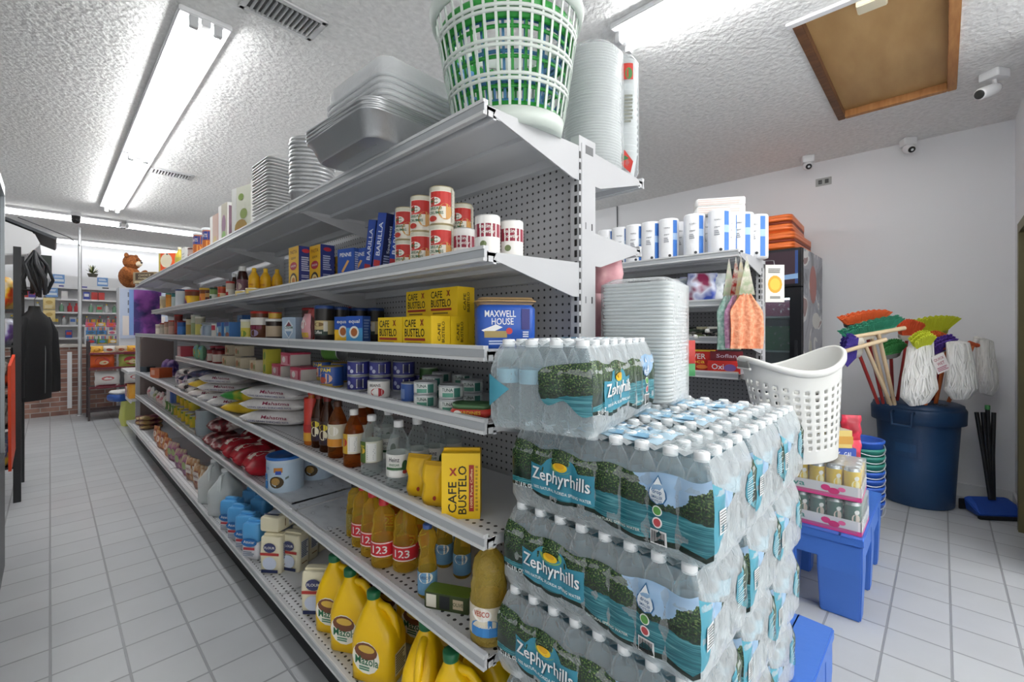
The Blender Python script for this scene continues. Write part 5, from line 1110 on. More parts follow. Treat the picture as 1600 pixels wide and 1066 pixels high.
    ell(.795, .079, .0095, .0095, '#f2f4ee', 1); ell(.795, .079, .0075, .0075, '#5fa04a', 2); ell(.795, .058, .0095, .0095, '#f4efee', 1); ell(.795, .058, .007, .007, '#c04a4e', 2)
    txt('NATURAL SPRING WATER', .62, .034, .005, .09, '#c9d6cf', 2)
    def rect(u0, v0, u1, v1, c, k): d.add([fn(u0, v0, .0004 * k), fn(u1, v0, .0004 * k), fn(u1, v1, .0004 * k), fn(u0, v1, .0004 * k)], [(0, 1, 2, 3)], M(c, .4))
    rect(.765, .018, .835, .045, '#f4f4f4', 3)
    for q in range(13): rect(.771 + .0045 * q, .022, .771 + .0045 * q + .0022 * (1 if q % 3 else 1.4), .043, '#181818', 5)
    # barcode and small print at the near end
    rect(1.0 + U(CW * .05), .06, 1.0 + U(CW * .17), .10, '#eef0f0', 2)
    for q in range(8): rect(1.0 + U(CW * .055) , .064 + q * .0045, 1.0 + U(CW * .16), .0655 + q * .0045, '#3d4a4a', 4)
    for q in range(12): rect(1.0 + U(CW * .7), .066 + q * .0045, 1.0 + U(CW * (.80 + .03 * (q % 3))), .0675 + q * .0045, '#cfdede', 3)
    merge(p, d); p.build('printed_film', g)
    # pale printed panel on the top film
    t = MB(); t.grid(8, 10, lambda u, v: (.05 + .13 * u, .12 + .2 * v, topz(.05 + .13 * u, .12 + .2 * v) + .0012), M('#b6d3e4', .25))
    def ft(u, v, o): return (.05 + u, .12 + v, max(topz(.05 + u, .12 + v), .1795) + .0016 + o)
    t.deco(ft, [('r', .02, .03, .05, .17, '#7fb2d2'), ('t', 'Zephyrhills', .065, .1, .02, '#f4f8fa', .14, -pi / 2), ('r', .085, .05, .11, .15, '#eef3f6'), ('l', .088, .055, .107, .145, '#5a7a94', 7)]); t.build('top_print', g)
    return g
WB = [('frontrow', 'all')]
WX, WY, WZ = .757, .27, .31
names = ['topmost layer', 'second layer from the top', 'third layer from the top', 'bottom layer']
colsn = ['near the shelving corner', 'in the middle', 'on the right aisle side']
rnd = random.Random(5)
for lay in range(4):
    for col in range(3):
        full = lay == 0; key = ('case', full, (lay + col) % 2)
        dx = [0, -.02, -.03, -.035][lay] * (1 if col == 0 else .4) + (rnd.uniform(-.003, .003)); dy = [0, .012, .016, .018][lay] + rnd.uniform(-.006, .006) + [0, .004, .012][col]
        key_ = 'all' if full else 'edge'
        put(key, (lambda k=key_, s_=key[2]: water_case(k, 3 + s_)), (WX + col * (CW + .003) + dx, WY + dy, WZ + (3 - lay) * CHH), radians(rnd.uniform(-.6, .6)), 'case of bottled water, %s, %s' % (names[lay], colsn[col]), '', 'stacked cases of bottled water')
put(('case', True, 9), lambda: water_case('all', 11), (1.155, .575, WZ + 4 * CHH + .001), radians(102), 'case of bottled water lying crosswise on top of the stacked cases', '', 'stacked cases of bottled water')

# ---------------------------------------------------------------- blue dunnage racks
m_dr = M('#3f6fc4', .42, bump=.1, bscale=40)
def rack(x0, y0, x1, y1, z, label):
    g = thing('dunnage_rack', 'platform', label, (x0, y0, 0)); w_, d_ = x1 - x0, y1 - y0; B = MB()
    zt = z - .035; n = 3
    # deck with slots
    xs = [0]; k = 5; sw = .03; gap = (w_ - k * sw) / (k + 1)
    for i in range(k): xs += [gap * (i + 1) + sw * i, gap * (i + 1) + sw * (i + 1)]
    xs.append(w_)
    B.box(0, 0, zt, w_, d_ * .2, z, m_dr); B.box(0, d_ * .8, zt, w_, d_, z, m_dr)
    for i in range(0, len(xs), 2): B.box(xs[i], d_ * .2, zt, xs[i + 1], d_ * .8, z, m_dr)
    B.build('deck', g, .004)
    def leg(xa, xb, ya, yb, t=.02):
        q = MB(); q.loft([[(xa + t, ya + t * .4, 0), (xb - t, ya + t * .4, 0), (xb - t, yb - t * .4, 0), (xa + t, yb - t * .4, 0)], [(xa, ya, zt * .62), (xb, ya, zt * .62), (xb, yb, zt * .62), (xa, yb, zt * .62)], [(xa, ya, zt), (xb, ya, zt), (xb, yb, zt), (xa, yb, zt)]], m_dr, cap=True, smooth=False); q.build('leg', g, .006)
    lw = .12
    for xa in (0.004, w_ / 2 - lw / 2, w_ - lw - .004):
        leg(xa, xa + lw, .004, .17 if d_ > .3 else .1); leg(xa, xa + lw, d_ - (.17 if d_ > .3 else .1), d_ - .004)
    q = MB(); q.box(.006, .006, zt - .085, w_ - .006, .022, zt, m_dr); q.build('side_apron', g, .003)
    q = MB(); q.box(.006, d_ - .022, zt - .085, w_ - .006, d_ - .006, zt, m_dr); q.build('side_apron', g, .003)
    q = MB(); q.box(.006, .022, zt - .085, .022, d_ - .022, zt, m_dr); q.build('end_apron', g, .003)
    q = MB(); q.box(w_ - .022, .022, zt - .085, w_ - .006, d_ - .022, zt, m_dr); q.build('end_apron', g, .003)
    s_ = MB()
    for i in range(3): s_.box(.12 + i * .17, -.0008, zt - .05, .15 + i * .17, 0.004, zt - .02, '#dfe4e8')
    return g
rack(.70, .255, 1.78, .745, .305, 'blue plastic platform rack under the stacked water cases')
rack(2.43, .245, 3.22, .665, .372, 'blue plastic platform rack under the canned drinks and hamper')

# ---------------------------------------------------------------- foam trays and plates
foam = M('#e8e9e8', .55)
def foam_tray():
    b = MB(); b.loft([rrect(.098, .098, .03, 0, 4), rrect(.103, .103, .03, .003, 4), rrect(.105, .105, .03, .0085, 4), rrect(.103, .103, .03, .010, 4)], foam, cap=True); o = b.build('foam_container'); o['category'] = 'foam container'; return o
tx_, ty2 = 1.285, .665
zt0 = WZ + 4 * CHH + .002
for k in range(33): put('ftray', foam_tray, (tx_ + .002 * sin(k * 1.7), ty2 + .002 * cos(k * 2.3), zt0 + k * .0105), radians(8), 'white square foam container in the wrapped stack', '', 'stacked square foam containers', order=k, mode=1)
b = MB(); b.loft([rrect(.109, .109, .03, z, 5) for z in (0, .1, .2, .3, .345)] + [rrect(.08, .085, .03, .362, 5), rrect(.04, .05, .02, .358, 5)], film); o = b.build('plastic_sleeve'); o.location = (tx_, ty2, zt0); o.rotation_euler.z = radians(8); tag(o, 'plastic wrap', 'clear plastic sleeve around the tall stack of square foam containers')
b = MB(); b.rbox(-.022, -.004, 0, .022, .004, .075, .003, M('#b8342c', .4)); b.rbox(-.022, -.0045, -.04, .022, .0045, 0, .003, M('#3f8a52', .4)); o = b.build('red_green_tag'); o.location = (tx_ + .145, ty2 - .075, zt0 + .10); o.rotation_euler.z = radians(-40); tag(o, 'tag', 'red and green printed card hanging by the foam container stack')
def plate():
    b = MB().lathe([(0, 0), (.06, 0), (.075, .004), (.099, .014), (.1, .016), (.098, .017), (.074, .007), (.058, .003), (0, .003)], foam, 30, cap=False); o = b.build('foam_plate'); o['category'] = 'foam plate'; return o
px_, py_ = 1.30, yp(925, 1.30)
for k in range(42): put('fplate', plate, (px_ + .003 * sin(k), py_, S1 - .012 + k * .0095), 0, 'white round foam plate in the tall wrapped stack', '', 'stacked foam plates', order=k, mode=1)
b = MB().lathe([(.06, -.0), (.106, .012), (.108, .1), (.106, .2), (.108, .3), (.106, .4), (.085, .425), (.03, .44)], film, 30); o = b.build('plate_bag'); o.location = (px_, py_, S1 - .012); tag(o, 'plastic wrap', 'clear plastic bag around the tall stack of foam plates')
def cup():
    b = MB().lathe([(.028, 0), (.04, .085), (.043, .088), (.041, .09), (.038, .086), (.026, .003)], foam, 20); o = b.build('foam_cup'); o['category'] = 'foam cup'; return o
cx_, cy_ = 1.405, yp(977, 1.405)
for k in range(16): put('fcup', cup, (cx_, cy_, S1 - .012 + k * .021), 0, 'white foam cup in the tall nested column', '', 'nested foam cups', order=k, mode=1)
b = MB().lathe([(.032, 0), (.046, .02), (.047, .2), (.046, .4), (.03, .425), (.01, .44)], film, 20)
b.deco(F_cyl(.048, radians(-40)), [('r', -.028, .33, .01, .385, '#c9362c'), ('e', -.005, .35, .012, .02, '#4a8a4a'), ('p', [(-.03, .04), (.0, .01), (.01, .05), (-.02, .09)], '#c9362c'), ('p', [(-.03, .05), (-.03, .08), (-.005, .06)], '#3f7a4a'), ('l', -.02, .18, .01, .28, '#8a8c80', 8)], 4)
o = b.build('cup_bag'); o.location = (cx_, cy_, S1 - .012); tag(o, 'plastic wrap', 'clear printed bag with red marks around the foam cup column')

# ---------------------------------------------------------------- pink gloves and goods behind the post, far side of the long shelving
m_pk = noise_mat('pink_plastic', [(.35, '#c98a92'), (.6, '#e6b4b8')], scale=14, detail=3, rough=.3, bump=.3)
for i, (z0, h_) in enumerate([(1.40, .15), (1.24, .17), (1.10, .15)]):
    key, fn = bagp('pg%d' % i, 'bag', 'pink_bag', .11, .05, h_, m_pk, seed=60 + i)
    put(key, fn, (1.33, yp(950, 1.33), z0), radians(-30), ['pink plastic bag, uppermost of those hanging behind the post', 'pink plastic bag in the middle of those hanging behind the post', 'pink plastic bag, lowest of those hanging behind the post'][i], '', 'pink bags behind the post')
# ================================================================ household shelving across the right aisle
def g2(key, fn, px, X, z, rz, base, where='', group=None, dz=0):
    X *= KG; return put(key, fn, (X, yp(px, X), z - .0138 + dz), rz, base, where, group)
m_pt = M('#eeeff1', .5, bump=.12, bscale=60)
def towel():
    b = MB(); b.lathe([(.045, 0), (.056, .004), (.057, .02), (.057, .24), (.054, .248), (.03, .252), (.016, .246), (0, .246)], m_pt, 24)
    b.deco(F_cyl(.0578), [('r', .006, .01, .034, .235, '#3f78c8'), ('r', .006, .12, .034, .16, '#a9c6e8'), ('t', 'TOWELS', -.028, .19, .008, '#44484e', .036), ('t', 'paper', -.028, .15, .008, '#55595f', .03), ('l', -.045, .105, -.015, .135, '#9a9da2', 3), ('e', -.012, .028, .008, .008, '#2a2c30')], 5)
    o = b.build('paper_towel_roll'); o['category'] = 'paper towel roll'; return o
for i, (px, X) in enumerate([(1124, 2.30), (1085, 2.30), (1045, 2.30), (1017, 2.30), (992, 2.30), (970, 2.30), (948, 2.30)]):
    X *= KG; put('towel', towel, (X, yp(px, X), T1 - .0138), radians(-52 + i * 2), 'blue-striped paper towel roll, front row', 'of the household shelving', 'paper towel rolls')
for i, (px, X) in enumerate([(1160, 2.44), (1183, 2.535), (1140, 2.42), (1102, 2.42), (1063, 2.42)]):
    X *= KG; put('towel', towel, (X, yp(px, X), T1 - .0138 + (0)), radians(-65 if i < 2 else -45), 'blue-striped paper towel roll, back rows', 'of the household shelving', 'paper towel rolls')
def napk():
    b = MB(); b.rbox(-.13, -.06, 0, .13, .06, .045, .015, M('#e4e3e0', .4, bump=.4, bscale=30)); 
    b.deco(F_front(.26, .12, .045), [('l', -.12, .005, .12, .04, '#c9b8b0', 3)]); o = b.build('napkin_pack'); o['category'] = 'napkins'; return o
for k in range(2): put('napk', napk, (2.42 * KG, yp(1123, 2.42 * KG), T1 + .24 + .046 * k), radians(-60), ['white wrapped napkin pack on the paper towels, lower', 'white wrapped napkin pack on the paper towels, upper'][k])
# bags on the second shelf
m_bl = noise_mat('blue_bag_print', [(.35, '#8a2a50'), (.45, '#d8dcec'), (.6, '#2f4aa8')], scale=9, detail=2, rough=.15, bump=.5)
m_cl = noise_mat('clear_bag_print', [(.35, '#8f9aa6'), (.5, '#d8dee2'), (.7, '#f0f2f4')], scale=12, detail=3, rough=.12, bump=.5)
m_bk = noise_mat('dark_bag_print', [(.4, '#26282c'), (.55, '#5c6066'), (.7, '#d0d4d8')], scale=10, detail=2, rough=.15, bump=.4)
for i, (px, X, m, h_, w_, nm) in enumerate([(1068, 2.32, m_cl, .15, .16, 'clear wrapped grey bag'), (1084, 2.36, m_bl, .16, .16, 'crimson and blue plastic bag'), (1097, 2.31, m_bl, .17, .16, 'blue and white plastic bag'), (1114, 2.36, m_cl, .17, .14, 'clear bag of white goods'), (1130, 2.40, m_bk, .15, .14, 'dark plastic bag'), (1040, 2.34, m_cl, .15, .18, 'silvery wrapped bag')]):
    key, fn = bagp('hb%d' % i, 'bag', 'plastic_bag', w_, .11, h_, m, seed=80 + i); g2(key, fn, px, X, T2, radians(-55), nm + ' on the second household shelf')
# brushes and utensils on the third shelf
rnd = random.Random(9)
cols = ['#1d1f20', '#d9d6cc', '#2c3a2c', '#b9b49a', '#23464a', '#e9e7e0', '#5c6a3c', '#16181a']
def brush(c1, c2):
    def fn():
        b = MB(); b.tube([(-.1, 0, .012), (-.02, 0, .014), (.03, 0, .012)], .008, M(c1, .35), 8); b.rbox(.02, -.018, .0, .1, .018, .02, .008, M(c1, .35)); b.rbox(.026, -.015, .018, .094, .015, .034, .006, M(c2, .8))
        b.lathe([(0, -.0), (.012, .002), (.013, .012), (.008, .022), (0, .023)], M('#e6e4de', .3), 10, c=(-.105, 0, 0)); o = b.build('scrub_brush'); o['category'] = 'brush'; return o
    return fn
for i in range(14):
    px = 1062 + (i % 7) * 12; k = i % 4; X = (2.29 + .05 * (i % 3)) * KG
    o = put('brush%d' % k, brush(cols[k * 2], cols[k * 2 + 1]), (X, yp(px, X), T3 - .0138 + .032 * (i // 7)), radians(rnd.uniform(-60, 10)), ['black brush with pale bristles', 'dark green brush with tan bristles', 'teal brush with white bristles', 'olive brush with black bristles'][k] + (' at the bottom' if i < 7 else ' on top') + ' of the jumbled brushes', '', 'jumbled brushes')
# red soap boxes
so = boxp('soapb', 'box', 'red_soap_box', .24, .09, .125, '#d3281f', '#b81f1c', F=[('t', 'POWER', 0, .088, .03, '#f4efe8', .14), ('t', 'Foca', .02, .06, .022, '#f2c43a', .09), ('e', -.07, .03, .025, .016, '#7a8ac0'), ('e', .05, .03, .03, .012, '#ef8a3a'), ('r', -.12, .115, .12, .125, '#e7c23c'), ('e', -.09, .085, .012, .012, '#f4efe8')])
g2(so[0], so[1], 1084, 2.30, T4, radians(-78), 'red soap box with a yellow top edge, on the fourth household shelf')
g2(so[0], so[1], 1044, 2.34, T4, radians(-78), 'red soap box with a yellow top edge, half hidden by the foam containers')
o1 = boxp('oxib', 'box', 'red_detergent_box', .16, .08, .068, '#d3281f', '#8f2630', F=[('t', 'Oxi', -.03, .036, .03, '#e9eef4', .06), ('e', .03, .03, .03, .02, '#7a5aa0'), ('l', -.07, .004, .07, .014, '#f0c8a0', 1)])
g2(o1[0], o1[1], 1131, 2.31, T4, radians(-72), 'low red detergent box under a maroon one')
o2 = boxp('oxic', 'box', 'maroon_detergent_box', .16, .08, .05, '#7c1f2c', '#5c1a24', F=[('t', 'Soflan', 0, .025, .02, '#d8c8d8', .1)])
g2(o2[0], o2[1], 1135, 2.33, T4, radians(-72), 'maroon detergent box stacked on the low red one', dz=.0685)
# hanging towels
def cloth(parent, x, w_, h_, top, col, m, seed, y=0):
    b = MB()
    def P(u, v):
        ww = w_ * (.35 + .65 * (1 - (1 - v)) ** .5) if False else w_ * (.3 + .7 * min(1, (1 - v) * 3.2)); a = (u - .5)
        return (x + a * ww + .004 * sin(seed + v * 5), y + .010 * sin(u * 19 + seed) * (1 - v * .7), top - h_ * (1 - v))
    b.grid(22, 14, lambda u, v: P(u, v), m); b.grid(22, 14, lambda u, v: (lambda p: (p[0], p[1] + .006, p[2]))(P(1 - u, v)), m)
    return b.build('towel_cloth', parent)
tw_x = 2.215; tw_y = .72
m_t = {k: noise_mat('terry_' + k, [(.35, a), (.65, b_)], scale=70, detail=2, rough=.95, bump=.5) for k, a, b_ in (('peach', '#e08a64', '#f2b08c'), ('mint', '#9cc8b8', '#cfe6dc'), ('pink', '#c98ab4', '#e8bcd8'), ('yellow', '#dcc478', '#f0e0a8'))}
for i, (k, px, dy, h_, w_, hc, lb) in enumerate([('mint', 1139, -.0, .33, .12, '#cfe0c0', 'mint green'), ('pink', 1150, -.02, .32, .10, '#b8342c', 'pink'), ('yellow', 1158, -.035, .31, .10, '#e6d8a8', 'pale yellow'), ('peach', 1167, -.06, .32, .16, '#b9c6a0', 'peach orange')]):
    X = 2.40 - .013 * i; Y = yp(px, X); h_ *= .84
    g = thing('hanging_towel', 'towel', lb + ' terry kitchen towel hanging from a hook at the shelf end', (X, Y, 1.458), radians(-46), 'kitchen towels on the shelf end')
    cloth(g, 0, w_, h_, .0, None, m_t[k], i * 2.1)
    b = MB(); b.add([(-.03 - .01 * (i == 3), 0, -.005), (.03 + .01 * (i == 3), 0, -.005), (.006, 0, .16), (-.006, 0, .16)], [(0, 1, 2, 3), (3, 2, 1, 0)], noise_mat('towel_top%d' % i, [(.4, hc), (.6, '#e8e2d4')], scale=30, detail=2)); b.tube([(-.004, 0, .155), (0, 0, .185), (.004, 0, .155)], .002, M('#e8e4d8'), 6); b.build('hanging_loop', g)
b = MB(); b.tube([(2.36, yp(1156, 2.36), 1.645), (2.40, yp(1154, 2.40), 1.625), (2.45, yp(1152, 2.45), 1.64), (2.5, yp(1150, 2.5), 1.668)], .003, M('#b9bcbe', .3, .8), 6); o = b.build('towel_hook'); tag(o, 'hook', 'thin metal hook holding the kitchen towels')
# pack hung at the post: white card with an orange disc
g = thing('hanging_package', 'package', 'white card package with an orange disc hanging beside the shelf post', (2.97, yp(1210, 2.97), 1.445), radians(-46))
b = MB(); b.box(-.055, -.006, 0, .055, .006, .22, M('#e3e1da', .4)); b.deco(F_front(.11, .012, .22), [('e', 0, .105, .042, .052, '#e0a020'), ('e', 0, .105, .03, .036, '#f0c040'), ('l', -.04, .17, .04, .2, '#6c6c66', 3), ('r', -.03, .02, .03, .035, '#8a8a84')]); b.build('card', g)
MB().tube([(0, 0, .22), (0, .005, .245), (0, .03, .25), (-.06, .05, .25)], .002, M('#b9bcbe', .3, .8), 5).build('hook', g)

# ================================================================ fridge and suitcases
FX0, FX1, FY0, FY1, FH = 4.05, 4.84, .783, 1.48, 1.925
g = thing('display_fridge', 'fridge', 'tall black glass-door display fridge with a worn printed side against the right wall', ((FX0 + FX1) / 2, (FY0 + FY1) / 2, 0)); ox, oy = (FX0 + FX1) / 2, (FY0 + FY1) / 2
bk = M('#17191d', .3)
def side_mat():
    m, nt, b = new_mat('worn_side_print'); N = nt.nodes; L = nt.links
    tc = N.new('ShaderNodeTexCoord'); n = N.new('ShaderNodeTexNoise'); n.inputs['Scale'].default_value = 2.6; n.inputs['Detail'].default_value = 2; n.inputs['Distortion'].default_value = 1.2; L.new(tc.outputs['Object'], n.inputs[0])
    r = N.new('ShaderNodeValToRGB'); L.new(n.outputs[0], r.inputs[0]); e = r.color_ramp.elements; r.color_ramp.interpolation = 'CONSTANT'
    for i, (p, h) in enumerate([(0, '#6d7078'), (.42, '#8b8e98'), (.5, '#a3a6ae'), (.58, '#dcdcda'), (.63, '#8d6a66')]):
        if i > 1: e.new(p)
        e[i].position = p; e[i].color = lin(h)
    L.new(r.outputs[0], b.inputs['Base Color']); b.inputs['Roughness'].default_value = .35; return m
sm_ = side_mat()
b = MB(); 
hx_, hy_ = (FX1 - FX0) / 2, (FY1 - FY0) / 2
b.box(-hx_ + .04, -hy_, .08, hx_, -hy_ + .03, FH, bk, {'F': sm_}); b.box(-hx_ + .04, hy_ - .03, .08, hx_, hy_, FH, bk); b.box(hx_ - .03, -hy_ + .03, .08, hx_, hy_ - .03, FH, bk)
b.box(-hx_ + .04, -hy_ + .03, FH - .04, hx_ - .03, hy_ - .03, FH, bk); b.box(-hx_ + .04, -hy_ + .03, .08, hx_ - .03, hy_ - .03, .25, bk); b.box(-hx_ + .08, -hy_ + .04, 0, hx_ - .04, hy_ - .04, .08, M('#0f1012'))
# orange-red figure patch of the print
b.deco(lambda u, v, o: (u, -hy_ - o, v), [('e', .0, 1.66, .14, .16, '#a8645c'), ('e', .12, 1.36, .16, .07, '#d9d8d2'), ('e', -.1, 1.0, .07, .2, '#c9cabc'), ('e', .1, .75, .1, .25, '#62544c')], base=.001); b.build('cabinet', g)
q = MB(); q.box(-hx_, -hy_ + .005, FH - .3, -hx_ + .04, hy_ - .005, FH, bk); q.deco(lambda u, v, o: (-hx_ - o, -u, v), [('r', -.32, FH - .28, .32, FH - .02, '#2c4a86'), ('r', -.02, FH - .28, .3, FH - .02, '#3a2430'), ('p', [(-.32, FH - .26), (.32, FH - .2), (.32, FH - .24), (-.32, FH - .28)], '#8fb4dc'), ('e', -.24, FH - .1, .03, .045, '#a83a50'), ('p', [(-.1, FH - .02), (-.04, FH - .02), (.0, FH - .26), (-.06, FH - .26)], '#cdd6e4')]); q.build('header_panel', g)
q = MB()
for a in ((-hy_ + .005, -hy_ + .085), (hy_ - .085, hy_ - .005)): q.box(-hx_, a[0], .15, -hx_ + .04, a[1], FH - .31, bk)
q.box(-hx_, -hy_ + .085, FH - .39, -hx_ + .04, hy_ - .085, FH - .31, bk); q.box(-hx_, -hy_ + .085, .15, -hx_ + .04, hy_ - .085, .25, bk)
dd = q.build('door', g); MB().box(-hx_ + .015, -hy_ + .08, .24, -hx_ + .02, hy_ - .08, FH - .38, clear_mat('door_glass', '#cdd6d8', '#9aa4a8', .12, .7, .04)).build('glass', dd); MB().box(-hx_ - .02, -hy_ + .03, .8, -hx_, -hy_ + .05, 1.2, M('#2a2c30', .3)).build('handle', dd)
MB().box(-hx_ + .05, -hy_ + .035, FH - .40, -hx_ + .09, hy_ - .035, FH - .385, M('#f4f8ff', emit=7.0)).build('lamp', g)
for z in (.55, .85, 1.10, 1.38): MB().box(-hx_ + .06, -hy_ + .03, z, hx_ - .05, hy_ - .03, z + .012, M('#d0d6d2', .3)).build('shelf', g)
fr_y = FY0 + .35
for i, (z, c, h_, nm) in enumerate([(1.393, '#5a2a3c', .17, 'dark red wrapped carton on the upper fridge shelf'), (1.113, '#2f8a4a', .2, 'green sparkling wrapped carton on the middle fridge shelf'), (.863, '#4a4c50', .12, 'dark grey carton on the lower fridge shelf')]):
    o = MB().box(-.15, -.24, 0, .15, .24, h_, noise_mat('fridgegood%d' % i, [(.45, c), (.6, c), (.72, '#c9d6cc')], scale=26, detail=2, rough=.25)).build('wrapped_carton'); o.location = (FX0 + .3, fr_y, z); tag(o, 'carton', nm)
    if i == 1:
        pass
# suitcases
def suitcase(w_, d_, h_):
    g = thing('orange_suitcase', 'suitcase', ''); m = M('#f47a38', .35)
    MB().rbox(-w_ / 2, -d_ / 2, 0, w_ / 2, d_ / 2, h_ * .48, .05, m, puff=.006).build('shell', g)
    MB().rbox(-w_ / 2, -d_ / 2, h_ * .52, w_ / 2, d_ / 2, h_, .05, m, puff=.006).build('shell', g)
    MB().rbox(-w_ / 2 - .002, -d_ / 2 - .002, h_ * .47, w_ / 2 + .002, d_ / 2 + .002, h_ * .53, .05, M('#8a3418', .5)).build('zip_band', g)
    for z in (.16, .3, .68, .84):
        MB().rbox(-w_ / 2 - .004, -d_ / 2 - .004, h_ * z, w_ / 2 + .004, d_ / 2 + .004, h_ * z + .008, .05, m).build('ridge', g)
    MB().tube([(-w_ / 2 - .005, -.06, h_ * .5), (-w_ / 2 - .03, -.05, h_ * .5), (-w_ / 2 - .03, .05, h_ * .5), (-w_ / 2 - .005, .06, h_ * .5)], .008, M('#b8481c', .4)).build('handle', g)
    return g
put('case_a', lambda: suitcase(.68, .48, .15), (FX0 + .39, FY0 + .31, FH + .001), 0, 'orange hard suitcase lying on the fridge, lower')
put('case_b', lambda: suitcase(.66, .45, .14), (FX0 + .38, FY0 + .33, FH + .153), radians(3), 'orange hard suitcase lying on another, upper')

# ================================================================ drinks, hamper and buckets on the second platform
ZR = .372
def can12(fruit, side):
    """cardboard tray of cans under film"""
    def fn():
        g = thing('canned_drink_tray', 'tray of cans', ''); w_, d_ = .27, .40; nx, ny = 4, 6
        b = MB(); t = .003; cd = M('#ece8e8', .5)
        for a in ((-w_ / 2, -d_ / 2, w_ / 2, -d_ / 2 + t), (-w_ / 2, d_ / 2 - t, w_ / 2, d_ / 2), (-w_ / 2, -d_ / 2, -w_ / 2 + t, d_ / 2), (w_ / 2 - t, -d_ / 2, w_ / 2, d_ / 2)): b.box(a[0], a[1], 0, a[2], a[3], .062, cd)
        b.box(-w_ / 2, -d_ / 2, 0, w_ / 2, d_ / 2, .004, cd)
        b.deco(lambda u, v, o: (-w_ / 2 - o, -u, v), [('r', -.2, .0, .2, .02, '#d8488a'), ('t', 'Diva', -.06, .042, .026, '#2f9a8a', .1), ('e', .07, .04, .018, .014, '#d0407c'), ('e', .10, .03, .022, .014, '#c83a72'), ('e', .13, .042, .014, .01, '#e06a9a')])
        b.deco(lambda u, v, o: (u, -d_ / 2 - o, v), [('r', -.13, .0, .13, .018, '#d8488a'), ('t', 'FRUIT', 0, .038, .022, '#3a9a8a', .1)]); b.build('cardboard_tray', g)
        cc = M(fruit, .25); first = None
        for i in range(nx):
            for j in range(ny):
                if first is None:
                    q = MB(); q.lathe([(.024, .005), (.031, .012), (.0315, .02), (.0315, .128, M('#c9cccd', .25, .8)), (.026, .14), (.0255, .142), (.024, .139), (0, .139)], cc, 16)
                    q.deco(F_cyl(.0316, radians(-60)), [('e', 0, .07, .016, .022, side), ('e', .004, .1, .01, .01, '#f0efe8'), ('r', -.014, .03, .014, .045, '#2f5a4a')], 3); q.deco(F_cyl(.0316, radians(20)), [('e', 0, .07, .016, .022, side)], 3)
                    first = q.build('drink_can', g); o = first
                else: o = first.copy(); COL.objects.link(o)
                o.location = (-w_ / 2 + .036 + .0655 * i, -d_ / 2 + .036 + .0655 * j, 0)
        f = MB(); f.loft([rrect(w_ / 2 + .001, d_ / 2 + .001, .02, z) for z in (.01, .06, .12, .14)] + [rrect(w_ / 2 - .03, d_ / 2 - .03, .02, .146)], film, cap=True); f.build('shrink_wrap', g)
        return g
    return fn
put('t1', can12('#3f6a5c', '#d9c8b8'), (2.60, .455, ZR + .001), radians(0), 'pink and white tray of dark green drink cans, on the blue platform')
put('t2', can12('#e6c23a', '#f0e6b0'), (2.595, .46, ZR + .150), radians(2), 'pink and white tray of yellow drink cans, on the green ones')
# hamper: tall, oval, perforated
def hamper():
    g = thing('laundry_hamper', 'basket', ''); hm = clear_mat('x', lo=1) if False else M('#e3e4e0', .45)
    H = .47; seg = 60; b = MB()
    def rad(t, a): 
        rx, ry = .165 + .065 * t, .125 + .045 * t; return rx * cos(a), ry * sin(a)
    def topz(a): return H * (1 + .0) + .04 * cos(2 * a) * 1.0
    rows = 30
    # solid skin with alpha-free holes cut as missing faces: fine grid, hole cells dropped
    nz, na = 54, 150
    def P(i, j, inn=0):
        a = 2 * pi * i / na; t = j / nz; z = t * topz(a) ; x, y = rad(t, a); l = math.hypot(x, y); return (x * (1 - inn / l), y * (1 - inn / l), z)
    vs = [P(i, j) for j in range(nz + 1) for i in range(na)] + [P(i, j, .0025) for j in range(nz + 1) for i in range(na)]; off = (nz + 1) * na; fs = []
    def hole(i, j): return 8 <= j < 42 and i % 5 in (1, 2) and (j % 4) in (0, 1)
    for j in range(nz):
        for i in range(na):
            a_, b_, c_, d_ = j * na + i, j * na + (i + 1) % na, (j + 1) * na + (i + 1) % na, (j + 1) * na + i
            if hole(i, j): continue
            fs.append((a_, b_, c_, d_)); fs.append((off + d_, off + c_, off + b_, off + a_))
            for (p, q), (ni, nj) in (((a_, b_), (i, j - 1)), ((b_, c_), ((i + 1) % na, j)), ((c_, d_), (i, j + 1)), ((d_, a_), ((i - 1) % na, j))):
                if 0 <= nj < nz and hole(ni, nj): fs.append((q, p, off + p, off + q))
    b.add(vs, fs, hm, True); 
    b.add([P(i, 0) for i in range(na)], [tuple(range(na))[::-1]], hm); b.build('body', g)
    r = MB(); pts = []
    loops = []
    for i in range(na):
        a = 2 * pi * i / na; x, y = rad(1, a); l = math.hypot(x, y); z = topz(a)
        loops.append([(x * (1 + dd_ / l), y * (1 + dd_ / l), z + dz_) for dd_, dz_ in ((-.003, -.03), (.002, -.032), (.014, -.022), (.015, -.004), (.006, .003), (-.003, .0))])
    loops.append(loops[0]); r.loft(loops, hm); r.build('rim', g)
    for s in (-1, 1): 
        h = MB(); h.rbox(-.005, -.045, 0, .005, .045, .034, .004, M('#8f908c', .6)); h.tube([(0, -.05, -.003), (0, .05, -.003)], .006, hm); o = h.build('handle', g); o.location = (s * .236, 0, H - .055 + .04)
    return g
put('hamper', hamper, (2.52, yp(1250, 2.52), ZR + .300), radians(-42), 'tall white oval perforated laundry hamper standing on the drink trays', lean=(0, radians(-6)))
